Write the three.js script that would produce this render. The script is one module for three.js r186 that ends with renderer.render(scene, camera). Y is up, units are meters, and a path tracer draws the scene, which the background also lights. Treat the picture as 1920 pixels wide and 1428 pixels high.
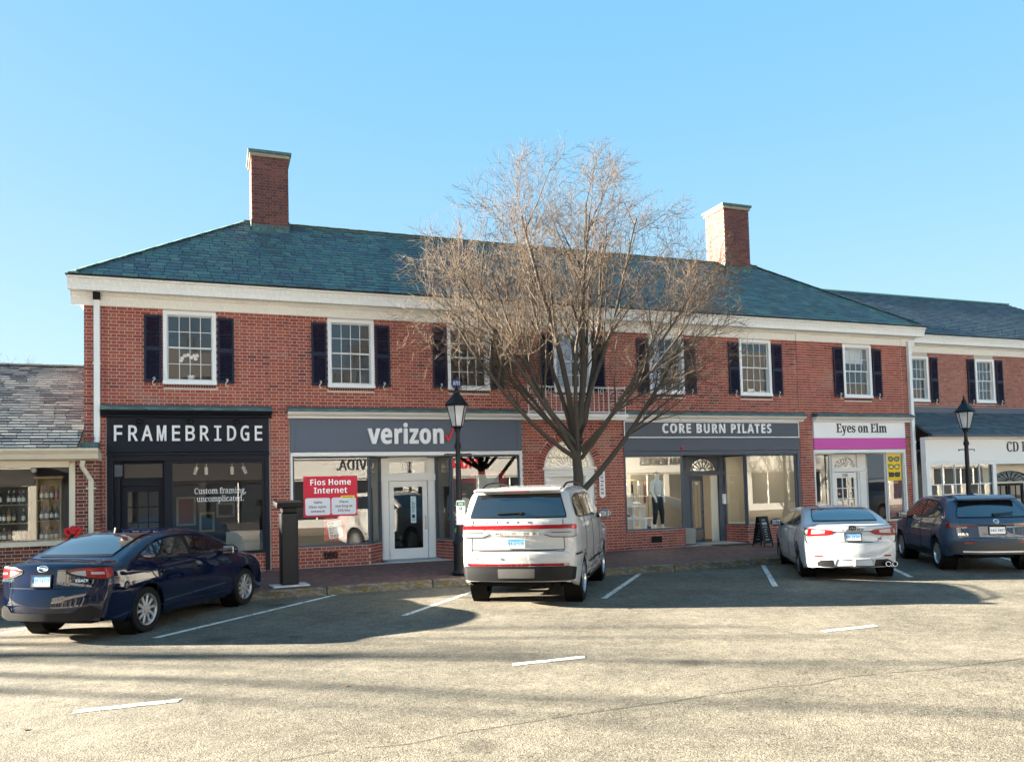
import * as THREE from 'three';
import { mergeGeometries, mergeVertices } from 'three/addons/utils/BufferGeometryUtils.js';
import { RoundedBoxGeometry } from 'three/addons/geometries/RoundedBoxGeometry.js';
import { FontLoader } from 'three/addons/loaders/FontLoader.js';
import { TextGeometry } from 'three/addons/geometries/TextGeometry.js';
import { MarchingCubes } from 'three/addons/objects/MarchingCubes.js';

// ------------------------------------------------------------------ camera, sky, sun, exposure
const scene = new THREE.Scene();
const renderer = new THREE.WebGLRenderer({ antialias: true });
renderer.toneMapping = THREE.LinearToneMapping;
renderer.toneMappingExposure = 13.2;
renderer.shadowMap.enabled = true;
const camera = new THREE.PerspectiveCamera(2 * Math.atan(849 / 1500) * 180 / Math.PI, 1920 / 1698, 0.1, 600);
camera.setViewOffset(1920, 1698, 0, 0, 1920, 1428);
camera.position.set(0, 1.95, 20.52);
camera.rotation.order = 'YXZ';
camera.rotation.set(0.0466, -0.3573, -0.026);

const SUN = new THREE.Vector3(-3.1, 1.03, -1.64).normalize();
const sun = new THREE.DirectionalLight(new THREE.Color().setRGB(1, 0.89, 0.71), 5);
sun.position.copy(SUN).multiplyScalar(80);
sun.castShadow = true;
Object.assign(sun.shadow.camera, { left: -60, right: 60, top: 50, bottom: -50, near: 1, far: 220 });
sun.shadow.mapSize.set(4096, 4096);
scene.add(sun, sun.target);

const SKY_LEVEL = 0.096;
{
  const w = 1024, h = 512, data = new Float32Array(w * h * 4), d = new THREE.Vector3();
  const mix = (a, b, t) => a + (b - a) * t;
  for (let j = 0; j < h; j++) for (let i = 0; i < w; i++) {
    const el = ((j + 0.5) / h - 0.5) * Math.PI, az = ((i + 0.5) / w - 0.5) * 2 * Math.PI;
    d.set(Math.cos(el) * Math.cos(az), Math.sin(el), Math.cos(el) * Math.sin(az));
    const e = Math.max(0, Math.sin(el)), t = Math.pow(1 - e, 3.4), g = Math.max(0, d.dot(SUN));
    const glow = Math.pow(g, 3) * (0.25 + 0.75 * t) * 0.62;
    const low = Math.exp(-e * 4.6) * 0.72;
    let c = [mix(0.15, 0.4, t), mix(0.46, 0.73, t), mix(0.79, 0.93, t)];
    c = [mix(c[0], 0.78, low), mix(c[1], 0.93, low), mix(c[2], 1.0, low)];
    c = [mix(c[0], 1.0, glow), mix(c[1], 1.03, glow), mix(c[2], 1.02, glow)];
    const o = (j * w + i) * 4;
    data[o] = c[0]; data[o + 1] = c[1]; data[o + 2] = c[2]; data[o + 3] = 1;
  }
  const sky = new THREE.DataTexture(data, w, h, THREE.RGBAFormat, THREE.FloatType);
  sky.mapping = THREE.EquirectangularReflectionMapping;
  sky.magFilter = THREE.LinearFilter; sky.wrapS = THREE.RepeatWrapping; sky.needsUpdate = true;
  scene.background = sky; scene.environment = sky;
  scene.backgroundIntensity = SKY_LEVEL; scene.environmentIntensity = SKY_LEVEL;
}

// ------------------------------------------------------------------ helpers
function rngOf(seed) { let a = seed | 0; return () => { a = (a + 0x6d2b79f5) | 0; let t = Math.imul(a ^ (a >>> 15), 1 | a); t = (t + Math.imul(t ^ (t >>> 7), 61 | t)) ^ t; return ((t ^ (t >>> 14)) >>> 0) / 4294967296; }; }
const rng = rngOf(7);
const V = (x, y, z) => new THREE.Vector3(x, y, z);
const lerp = (a, b, t) => a + (b - a) * t, clamp = (x, a, b) => Math.min(b, Math.max(a, x));
const hex = (h) => new THREE.Color(h);
function mat(color, roughness = 0.7, more = {}) { return new THREE.MeshPhysicalMaterial({ color, roughness, ...more }); }
const names = new Map();
function numbered(n) { const k = names.get(n) ?? 0; names.set(n, k + 1); return k ? n + '_' + String(k).padStart(3, '0') : n; }
function mesh(name, geo, material, parent, label) {
  const m = new THREE.Mesh(Array.isArray(geo) ? merge(geo) : geo, material);
  m.name = name; m.castShadow = m.receiveShadow = true;
  if (label) m.userData.label = label;
  if (parent) parent.add(m); else { m.name = numbered(name); scene.add(m); }
  return m;
}
function thing(name, label, category, pos = [0, 0, 0], turn = 0, group) {
  const g = new THREE.Group(); g.name = numbered(name); g.position.set(...pos); g.rotation.y = turn;
  g.userData = { label, category }; if (group) g.userData.group = group;
  scene.add(g); return g;
}
function part(name, parent, pos = [0, 0, 0], turn = 0) { const g = new THREE.Group(); g.name = name; g.position.set(...pos); g.rotation.y = turn; parent.add(g); return g; }
function tag(m, label, category, group) { m.userData.label = label; m.userData.category = category; if (group) m.userData.group = group; return m; }
function struct(name, geo, material) { const m = mesh(name, geo, material); m.userData.kind = 'structure'; return m; }
function merge(list) {
  const l = list.map((g) => (g.index ? g.toNonIndexed() : g)), keys = ['position', 'normal', 'uv'];
  for (const g of l) for (const k of Object.keys(g.attributes)) if (!keys.includes(k)) g.deleteAttribute(k);
  return l.length === 1 ? l[0] : mergeGeometries(l);
}
const box = (x0, x1, y0, y1, z0, z1) => new THREE.BoxGeometry(x1 - x0, y1 - y0, z1 - z0).translate((x0 + x1) / 2, (y0 + y1) / 2, (z0 + z1) / 2);
const rbox = (x0, x1, y0, y1, z0, z1, r = 0.01, seg = 2) => new RoundedBoxGeometry(x1 - x0, y1 - y0, z1 - z0, seg, Math.min(r, (x1 - x0) / 2.01, (y1 - y0) / 2.01, (z1 - z0) / 2.01)).translate((x0 + x1) / 2, (y0 + y1) / 2, (z0 + z1) / 2);
const cyl = (r0, r1, y0, y1, n = 16, x = 0, z = 0, open = false) => new THREE.CylinderGeometry(r1, r0, y1 - y0, n, 1, open).translate(x, (y0 + y1) / 2, z);
function tube(pts, r, sides = 6, closed = false, seg) { const c = new THREE.CatmullRomCurve3(pts.map((p) => (p.isVector3 ? p : V(...p))), closed, 'catmullrom', 0.5); return new THREE.TubeGeometry(c, seg ?? pts.length * 4, r, sides, closed); }
function bar(a, b, r, sides = 6) { const A = a.isVector3 ? a : V(...a), B = b.isVector3 ? b : V(...b), L = A.distanceTo(B); const g = new THREE.CylinderGeometry(r, r, L, sides); g.translate(0, L / 2, 0); g.applyQuaternion(new THREE.Quaternion().setFromUnitVectors(V(0, 1, 0), B.clone().sub(A).normalize())); return g.translate(A.x, A.y, A.z); }
const lathe = (pts, n = 24) => new THREE.LatheGeometry(pts.map((p) => new THREE.Vector2(...p)), n);
function extrude(pts, depth, holes = [], bevel = 0) {
  const s = new THREE.Shape(pts.map((p) => new THREE.Vector2(...p)));
  for (const h of holes) s.holes.push(new THREE.Path(h.map((p) => new THREE.Vector2(...p))));
  return new THREE.ExtrudeGeometry(s, { depth: depth - 2 * bevel, bevelEnabled: bevel > 0, bevelSize: bevel, bevelThickness: bevel, bevelSegments: 2, steps: 1, curveSegments: 16 }).translate(0, 0, bevel);
}
const rect = (x0, x1, y0, y1) => [[x0, y0], [x1, y0], [x1, y1], [x0, y1]];
// many small coloured faces in one geometry
class Soup {
  constructor() { this.p = []; this.c = []; this.n = []; this.i = []; }
  quad(a, b, c, d, col) {
    const k = this.p.length / 3, u = [b[0] - a[0], b[1] - a[1], b[2] - a[2]], v = [d[0] - a[0], d[1] - a[1], d[2] - a[2]];
    const n = [u[1] * v[2] - u[2] * v[1], u[2] * v[0] - u[0] * v[2], u[0] * v[1] - u[1] * v[0]], l = Math.hypot(...n) || 1;
    for (const q of [a, b, c, d]) { this.p.push(...q); this.n.push(n[0] / l, n[1] / l, n[2] / l); this.c.push(...col); }
    this.i.push(k, k + 1, k + 2, k, k + 2, k + 3);
  }
  block(x0, x1, y0, y1, z0, z1, col) { // open at the back (z0)
    this.quad([x0, y0, z1], [x1, y0, z1], [x1, y1, z1], [x0, y1, z1], col);
    this.quad([x0, y1, z1], [x1, y1, z1], [x1, y1, z0], [x0, y1, z0], col);
    this.quad([x0, y0, z0], [x1, y0, z0], [x1, y0, z1], [x0, y0, z1], col);
    this.quad([x0, y0, z0], [x0, y0, z1], [x0, y1, z1], [x0, y1, z0], col);
    this.quad([x1, y0, z1], [x1, y0, z0], [x1, y1, z0], [x1, y1, z1], col);
  }
  build() {
    const g = new THREE.BufferGeometry();
    g.setAttribute('position', new THREE.Float32BufferAttribute(this.p, 3)); g.setAttribute('normal', new THREE.Float32BufferAttribute(this.n, 3)); g.setAttribute('color', new THREE.Float32BufferAttribute(this.c, 3)); g.setIndex(this.i);
    return g;
  }
}
const soupMat = (roughness, more = {}) => new THREE.MeshStandardMaterial({ vertexColors: true, roughness, ...more });

// ------------------------------------------------------------------ textures
function noiseGrid(n, seed) { const r = rngOf(seed), a = new Float32Array(n * n); for (let i = 0; i < n * n; i++) a[i] = r(); return (x, y) => { const xi = Math.floor(x), yi = Math.floor(y), fx = x - xi, fy = y - yi, sx = fx * fx * (3 - 2 * fx), sy = fy * fy * (3 - 2 * fy), w = (k) => ((k % n) + n) % n, x0 = w(xi), x1 = w(xi + 1), y0 = w(yi) * n, y1 = w(yi + 1) * n; return lerp(lerp(a[y0 + x0], a[y0 + x1], sx), lerp(a[y1 + x0], a[y1 + x1], sx), sy); }; }
function dataTex(size, fn, srgb = true, rep = 1) {
  const d = new Uint8Array(size * size * 4);
  for (let j = 0; j < size; j++) for (let i = 0; i < size; i++) { const c = fn(i / size, j / size, i, j), o = (j * size + i) * 4; d[o] = clamp(c[0], 0, 255); d[o + 1] = clamp(c[1], 0, 255); d[o + 2] = clamp(c[2], 0, 255); d[o + 3] = 255; }
  const t = new THREE.DataTexture(d, size, size); t.wrapS = t.wrapT = THREE.RepeatWrapping; t.magFilter = THREE.LinearFilter; t.repeat.set(rep, rep);
  if (srgb) t.colorSpace = THREE.SRGBColorSpace; t.needsUpdate = true; return t;
}
function canvasTex(w, h, draw) { const c = document.createElement('canvas'); c.width = w; c.height = h; const x = c.getContext('2d'); draw(x, w, h); const t = new THREE.CanvasTexture(c); t.colorSpace = THREE.SRGBColorSpace; return t; }
function uvMetres(g, scale = 1, flat = true) { const p = g.attributes.position, uv = new Float32Array(p.count * 2); for (let i = 0; i < p.count; i++) { uv[2 * i] = p.getX(i) * scale; uv[2 * i + 1] = (flat ? p.getZ(i) : p.getY(i)) * scale; } g.setAttribute('uv', new THREE.BufferAttribute(uv, 2)); return g; }
const fonts = {};
for (const f of ['sans_bold', 'sans_regular', 'serif_bold', 'serif_regular', 'sans_mono_regular']) fonts[f] = await new FontLoader().loadAsync('fonts/droid/droid_' + f + '.typeface.json');
function textWidth(s, font, size) { let w = 0; const d = fonts[font].data; for (const ch of s) w += (d.glyphs[ch] ?? d.glyphs['?']).ha * size / d.resolution; return w; }
// each letter its own part, from x0 to x1, baseline y, face at z
function letters(parent, text, font, x0, x1, y, z, cap, m, { depth = 0.04, bevel = 0, name = 'letter', track = 0 } = {}) {
  const d = fonts[font].data, size = cap / 0.72, ks = [...text].map((ch) => (d.glyphs[ch] ?? d.glyphs['?']).ha * size / d.resolution);
  const total = ks.reduce((a, b) => a + b, 0) + track * (text.length - 1), sx = (x1 - x0) / total;
  let x = x0;
  [...text].forEach((ch, i) => {
    if (ch !== ' ') {
      const g = new TextGeometry(ch, { font: fonts[font], size, depth, curveSegments: 6, bevelEnabled: bevel > 0, bevelSize: bevel, bevelThickness: Math.min(bevel, 0.008), bevelSegments: 2 });
      const l = mesh(name, g, m, parent); l.position.set(x, y, z); l.scale.x = sx;
    }
    x += (ks[i] + track) * sx;
  });
}

// ------------------------------------------------------------------ materials
const M = {
  mortar: mat(new THREE.Color().setRGB(0.56, 0.48, 0.42), 0.95),
  white: mat(new THREE.Color().setRGB(0.8, 0.8, 0.79), 0.5),
  cream: mat(new THREE.Color().setRGB(0.66, 0.6, 0.48), 0.55),
  sash: mat(new THREE.Color().setRGB(0.6, 0.61, 0.6), 0.5),
  navyShutter: mat(new THREE.Color().setRGB(0.017, 0.02, 0.042), 0.5, { specularIntensity: 0.4 }),
  charcoal: mat(new THREE.Color().setRGB(0.013, 0.015, 0.024), 0.5, { specularIntensity: 0.35 }),
  slateBlue: mat(new THREE.Color().setRGB(0.118, 0.142, 0.19), 0.55, { specularIntensity: 0.4 }),
  coreGrey: mat(new THREE.Color().setRGB(0.095, 0.108, 0.135), 0.55, { specularIntensity: 0.4 }),
  black: mat(new THREE.Color().setRGB(0.006, 0.006, 0.0075), 0.45, { specularIntensity: 0.4 }),
  iron: mat(new THREE.Color().setRGB(0.007, 0.008, 0.011), 0.38, { specularIntensity: 0.5 }),
  letter: mat(new THREE.Color().setRGB(0.82, 0.82, 0.84), 0.45),
  darkLetter: mat(new THREE.Color().setRGB(0.02, 0.022, 0.03), 0.5),
  red: mat(new THREE.Color().setRGB(0.7, 0.015, 0.02), 0.45),
  magenta: mat(new THREE.Color().setRGB(0.6, 0.075, 0.38), 0.6),
  copper: null,
  interior: mat(new THREE.Color().setRGB(0.14, 0.135, 0.13), 0.9),
  interiorWarm: mat(new THREE.Color().setRGB(0.38, 0.35, 0.3), 0.9),
  interiorDark: mat(new THREE.Color().setRGB(0.13, 0.13, 0.135), 0.9),
  floorWood: mat(new THREE.Color().setRGB(0.13, 0.085, 0.05), 0.6),
  glass: new THREE.MeshPhysicalMaterial({ color: 0xffffff, roughness: 0.0, transmission: 1, thickness: 0, ior: 1.95 }),
  shopGlass: new THREE.MeshPhysicalMaterial({ color: 0xf4f8f6, roughness: 0.0, transmission: 1, thickness: 0, ior: 2.0 }),
  steel: mat(new THREE.Color().setRGB(0.5, 0.5, 0.5), 0.35, { metalness: 0.9 }),
};
{
  const a = noiseGrid(64, 3), b = noiseGrid(256, 4);
  // verdigris with streaks
  M.copper = mat(0xffffff, 0.75, { map: dataTex(256, (u, v) => { const s = a(u * 64, v * 6), k = b(u * 256, v * 40), t = clamp(s * 0.8 + k * 0.5 - 0.2, 0, 1); return [lerp(44, 112, t), lerp(66, 140, t), lerp(68, 136, t)]; }) });
  const st = noiseGrid(32, 9), sf = noiseGrid(128, 10);
  M.paintWorn = mat(0xffffff, 0.5, { map: dataTex(256, (u, v) => { const k = sf(u * 20, v * 128) * 0.5 + st(u * 32, v * 32) * 0.5, t = clamp((k - 0.3) * 1.4, 0, 1); return [lerp(222, 240, t), lerp(222, 240, t), lerp(217, 238, t)]; }) });
}
const BRICKS = [[0.15, 0.038, 0.038], [0.25, 0.052, 0.038], [0.28, 0.058, 0.04], [0.32, 0.07, 0.045], [0.3, 0.074, 0.055], [0.35, 0.085, 0.055], [0.34, 0.095, 0.06], [0.39, 0.115, 0.075]];
const BRICKS_DARK = [[0.12, 0.04, 0.035], [0.15, 0.05, 0.04], [0.09, 0.033, 0.03], [0.17, 0.055, 0.045], [0.11, 0.04, 0.04]];
const SLATES = [[0.066, 0.135, 0.15], [0.072, 0.15, 0.156], [0.06, 0.115, 0.142], [0.08, 0.165, 0.167], [0.058, 0.138, 0.142], [0.068, 0.12, 0.152], [0.094, 0.18, 0.178], [0.06, 0.095, 0.11]];
const matsOf = (list, rough) => list.map((c) => new THREE.MeshStandardMaterial({ color: new THREE.Color().setRGB(...c), roughness: rough }));
const brickMats = matsOf(BRICKS, 0.88), slateMats = matsOf(SLATES, 0.6), paverMats = matsOf([[0.14, 0.062, 0.05], [0.12, 0.05, 0.042], [0.16, 0.075, 0.06], [0.1, 0.045, 0.04], [0.13, 0.065, 0.058]], 0.85);
const brickSoup = soupMat(0.88), slateSoup = soupMat(0.6);
const pickTone = (list, r) => { const k = Math.floor(r() * list.length); return k; };
const jitter = (c, r, a = 0.12) => { const k = 1 + (r() - 0.5) * 2 * a; return [c[0] * k, c[1] * k, c[2] * k]; };

// bricks in Flemish bond between x0..x1, y0..y1, clear of the openings (functions or rectangles)
function layBricks(x0, x1, y0, y1, openings, r, course = 0.08, long = 0.212, short = 0.1, joint = 0.014) {
  const out = [], rows = Math.round((y1 - y0) / course), ch = (y1 - y0) / rows;
  for (let k = 0; k < rows; k++) {
    const ya = y0 + k * ch + joint / 2, yb = y0 + (k + 1) * ch - joint / 2;
    let cuts = [[x0, x1]];
    for (const o of openings) {
      const span = typeof o === 'function' ? o((ya + yb) / 2) : (o[2] < yb && o[3] > ya ? [o[0], o[1]] : null);
      if (!span) continue;
      cuts = cuts.flatMap(([a, b]) => (span[1] <= a || span[0] >= b ? [[a, b]] : [[a, span[0]], [span[1], b]].filter(([p, q]) => q - p > 0.03)));
    }
    const period = long + short + 2 * joint;
    let x = x0 - (k % 2 ? (long + short) / 2 + joint : 0) - period, isLong = true;
    while (x < x1) {
      const w = isLong ? long : short;
      for (const [a, b] of cuts) { const p = Math.max(x, a), q = Math.min(x + w, b); if (q - p > 0.035) out.push({ x: p, w: q - p, y: ya, h: yb - ya, whole: q - p > w - 1e-6, long: isLong, row: k }); }
      x += w + joint; isLong = !isLong;
    }
  }
  return out;
}
// pale lime bloom in scattered patches on old brick
const bloom = (c, n) => (n > 0.8 ? c.map((v, i) => lerp(v, [0.42, 0.33, 0.29][i], (n - 0.8) * 1.6)) : c);
// the bricks of a wall facing +z at z: the first "singles" whole ones that pass "near" as parts, the others joined
function buildBricks(list, z, parent, { palette = BRICKS, mats = brickMats, singles = 0, near = () => true, seed = 1, depth = 0.01, back = 0.004, soup = null } = {}) {
  const r = rngOf(seed), wn = noiseGrid(64, 500 + Math.floor(seed)), s = soup ?? new Soup(); let left = singles; const geos = new Map();
  for (const b of list) {
    const wear = wn(b.x * 0.55, b.y * 1.1) * 0.6 + wn(b.x * 1.7 + 20, b.y * 3) * 0.4, k = clamp(Math.floor((r() * 0.7 + wear * 0.6 - 0.15) * palette.length), 0, palette.length - 1), d = depth + (r() - 0.5) * 0.004;
    if (left > 0 && b.whole && near(b)) {
      const key = b.long + b.h.toFixed(4); if (!geos.has(key)) geos.set(key, new RoundedBoxGeometry(b.w, b.h, 0.02, 1, 0.003));
      const m = mesh('brick', geos.get(key), mats[k], parent); m.position.set(b.x + b.w / 2, b.y + b.h / 2, z + d - 0.01); left--;
    } else s.block(b.x, b.x + b.w, b.y, b.y + b.h, z - back, z + d, bloom(jitter(palette[k], r, 0.12), wn(b.x * 2.2 + 7, b.y * 2.6 + 3), b.y));
  }
  if (soup) return null;
  const m = mesh('brickwork', s.build(), brickSoup, parent); m.userData.kind = 'stuff'; return m;
}
// ------------------------------------------------------------------ ground, road, pavements
{
  const coarse = noiseGrid(24, 21), mid = noiseGrid(160, 22), fine = noiseGrid(1024, 23), grit = noiseGrid(2048, 24), wander = noiseGrid(40, 25);
  const seams = [0.31, 0.78], rs = rngOf(88), stains = [...Array(26)].map(() => [rs(), rs(), 0.004 + rs() * rs() * 0.018]);
  const asphalt = dataTex(2048, (u, v) => {
    const c = coarse(u * 24, v * 24), m = mid(u * 160, v * 160), f = fine(u * 1024, v * 1024), g = grit(u * 2048, v * 2048);
    let k = 0.86 + (c - 0.5) * 0.2 + (m - 0.5) * 0.16 + (f - 0.5) * 0.2 + (g - 0.5) * 0.36;
    if (g > 0.94) k += 0.16; if (f < 0.12) k -= 0.2;
    for (const s of seams) { const d = Math.abs(v - s - (wander(u * 40, s * 90) - 0.5) * 0.006 - 0.004 * Math.sin(u * 6.283 * 2)); if (d < 0.0008 && mid(u * 160, s * 70) > 0.3) k *= 0.66; }
    k = Math.max(0.25, k);
    for (const [px, py, pr] of stains) { const d = Math.hypot((u - px) * 1.0, v - py) / (pr * (0.6 + 0.8 * mid(u * 160, v * 160))); if (d < 1) k *= 0.72 + 0.28 * d * d; }
    return [107 * k, 102 * k, 91 * k];
  }, true, 1);
  asphalt.repeat.set(1 / 20, 1 / 20); asphalt.offset.set(0.13, 0.07);
  const bump = dataTex(512, (u, v) => { const k = noiseBump(u, v); return [k, k, k]; }, false, 1); bump.repeat.set(1 / 1.3, 1 / 1.3);
  function noiseBump(u, v) { return 255 * clamp(0.5 + (fine(u * 170, v * 170) - 0.5) * 0.9 + (grit(u * 400, v * 400) - 0.5) * 0.4, 0, 1); }
  const sheet = (x0, x1, z0, z1, y) => uvMetres(new THREE.PlaneGeometry(x1 - x0, z1 - z0).rotateX(-Math.PI / 2).translate((x0 + x1) / 2, y, (z0 + z1) / 2));
  struct('ground', sheet(-300, 300, -300, 300, -0.03), mat(new THREE.Color().setRGB(0.13, 0.12, 0.09), 1));
  struct('road', sheet(-150, 150, 4.2, 19.6, 0), mat(0xffffff, 0.9, { specularIntensity: 0.5, map: asphalt, bumpMap: bump, bumpScale: 0.0035 }));
  // pavement bed and brick pavers
  const bed = struct('pavement', box(-40, 60, -0.02, 0.138, -1.4, 4.34), mat(new THREE.Color().setRGB(0.1, 0.075, 0.06), 0.95));
  const soup = new Soup(), r = rngOf(31), pal = paverMats.map((m) => m.color.toArray()); let singles = 300;
  const long = 0.2, wide = 0.098, j = 0.006, geo = new RoundedBoxGeometry(wide, 0.02, long, 1, 0.003);
  for (let i = 0, x = -4.6; x < 27; i++, x += wide + j) for (let k = 0, z = 0.02 - (i % 2 ? 0.1 : 0) - 1.3; z < 4.32; k++, z += long + j) {
    const a = Math.max(z, -1.28), b = Math.min(z + long, 4.325); if (b - a < 0.03) continue;
    const t = Math.floor(r() * pal.length), y = 0.15 + (r() - 0.5) * 0.003;
    if (singles > 0 && b - a > long - 1e-6 && x > 1.3 && x < 5.6 && z > 2.6) { const m = mesh('brick', geo, paverMats[t], bed); m.position.set(x + wide / 2, y - 0.01, z + long / 2); singles--; continue; }
    const c = jitter(pal[t], r, 0.12);
    soup.quad([x, y, b], [x + wide, y, b], [x + wide, y, a], [x, y, a], c);
    soup.quad([x, 0.13, b], [x + wide, 0.13, b], [x + wide, y, b], [x, y, b], c);
    soup.quad([x, 0.13, a], [x, 0.13, b], [x, y, b], [x, y, a], c);
    soup.quad([x + wide, 0.13, b], [x + wide, 0.13, a], [x + wide, y, a], [x + wide, y, b], c);
  }
  const pm = mesh('brick_paving', soup.build(), soupMat(0.85), bed); pm.userData.kind = 'stuff';
  // granite kerb stones
  const kn = noiseGrid(64, 41), kerbTex = dataTex(256, (u, v) => { const k = kn(u * 64, v * 64) * 0.5 + kn(u * 21 + 9, v * 17) * 0.5, moss = clamp((kn(u * 12 + 3, v * 8 + 5) - 0.5) * 4, 0, 1); return [lerp(60 + 80 * k, 80 + 40 * k, moss), lerp(57 + 76 * k, 72 + 37 * k, moss), lerp(52 + 68 * k, 50 + 29 * k, moss)]; });
  kerbTex.repeat.set(0.6, 2);
  const kerbMat = mat(0xffffff, 0.9, { map: kerbTex }), kerb = struct('kerb', box(-40, 60, -0.02, 0.11, 4.36, 4.47), kerbMat);
  let x = -9.2; const rk = rngOf(43);
  while (x < 30) { const L = 1.5 + rk() * 0.9, g = rbox(x, x + L - 0.015, -0.03, 0.152 + rk() * 0.01, 4.335, 4.5 + rk() * 0.012, 0.025, 2); const p = g.attributes.position; uvMetres(g, 1, false); mesh('kerb_stone', g, kerbMat, kerb); x += L; }
  // opposite pavement and kerb
  struct('pavement', box(-60, 80, -0.02, 0.15, 19.7, 25.2), mat(new THREE.Color().setRGB(0.22, 0.16, 0.13), 0.9));
  struct('kerb', box(-60, 80, -0.02, 0.155, 19.5, 19.7), kerbMat);
  // painted lines
  const pn = noiseGrid(128, 51), paint = mat(0xffffff, 0.7, { map: dataTex(256, (u, v) => { const k = pn(u * 128, v * 128) * 0.6 + pn(u * 30, v * 30) * 0.4; const w = pn(u * 11 + 40, v * 11) * 0.5 + pn(u * 45, v * 45) * 0.5, t = w > 0.66 ? 0.5 : k > 0.7 ? 0.68 : 0.88 + k * 0.1; return [222 * t, 221 * t, 214 * t]; }) });
  function stripe(x0, z0, x1, z1, w, slant = 0) {
    const d = V(x1 - x0, 0, z1 - z0).normalize(), n = V(-d.z, 0, d.x).multiplyScalar(w / 2), y = 0.005, s = d.clone().multiplyScalar(slant);
    const P = [[x0 + n.x - s.x, y, z0 + n.z - s.z], [x1 + n.x - s.x, y, z1 + n.z - s.z], [x1 - n.x + s.x, y, z1 - n.z + s.z], [x0 - n.x + s.x, y, z0 - n.z + s.z]];
    const g = new THREE.BufferGeometry(); g.setAttribute('position', new THREE.Float32BufferAttribute(P.flat(), 3)); g.setAttribute('normal', new THREE.Float32BufferAttribute([0, 1, 0, 0, 1, 0, 0, 1, 0, 0, 1, 0], 3)); g.setIndex(V(P[1][0] - P[0][0], 0, P[1][2] - P[0][2]).cross(V(P[2][0] - P[0][0], 0, P[2][2] - P[0][2])).y > 0 ? [0, 1, 2, 0, 2, 3] : [0, 2, 1, 0, 3, 2]);
    return uvMetres(g);
  }
  for (const [x0, z0, x1, z1] of [[-4.3, 8.0, -1.5, 4.6], [-0.8, 8.07, 2.2, 4.56], [2.82, 7.85, 5.5, 4.56], [6.43, 7.74, 8.95, 4.56], [9.95, 7.95, 12.3, 4.56], [13.1, 8.15, 15.6, 4.56], [16.7, 8.15, 19.2, 4.56]]) struct('parking_line', stripe(x0, z0, x1, z1, 0.105), paint);
  for (let k = -2; k < 6; k++) struct('lane_dash', stripe(-1.23 + 4.34 * k, 12.02, -0.33 + 4.34 * k, 12.02, 0.12, 0.02), paint);
}

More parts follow.
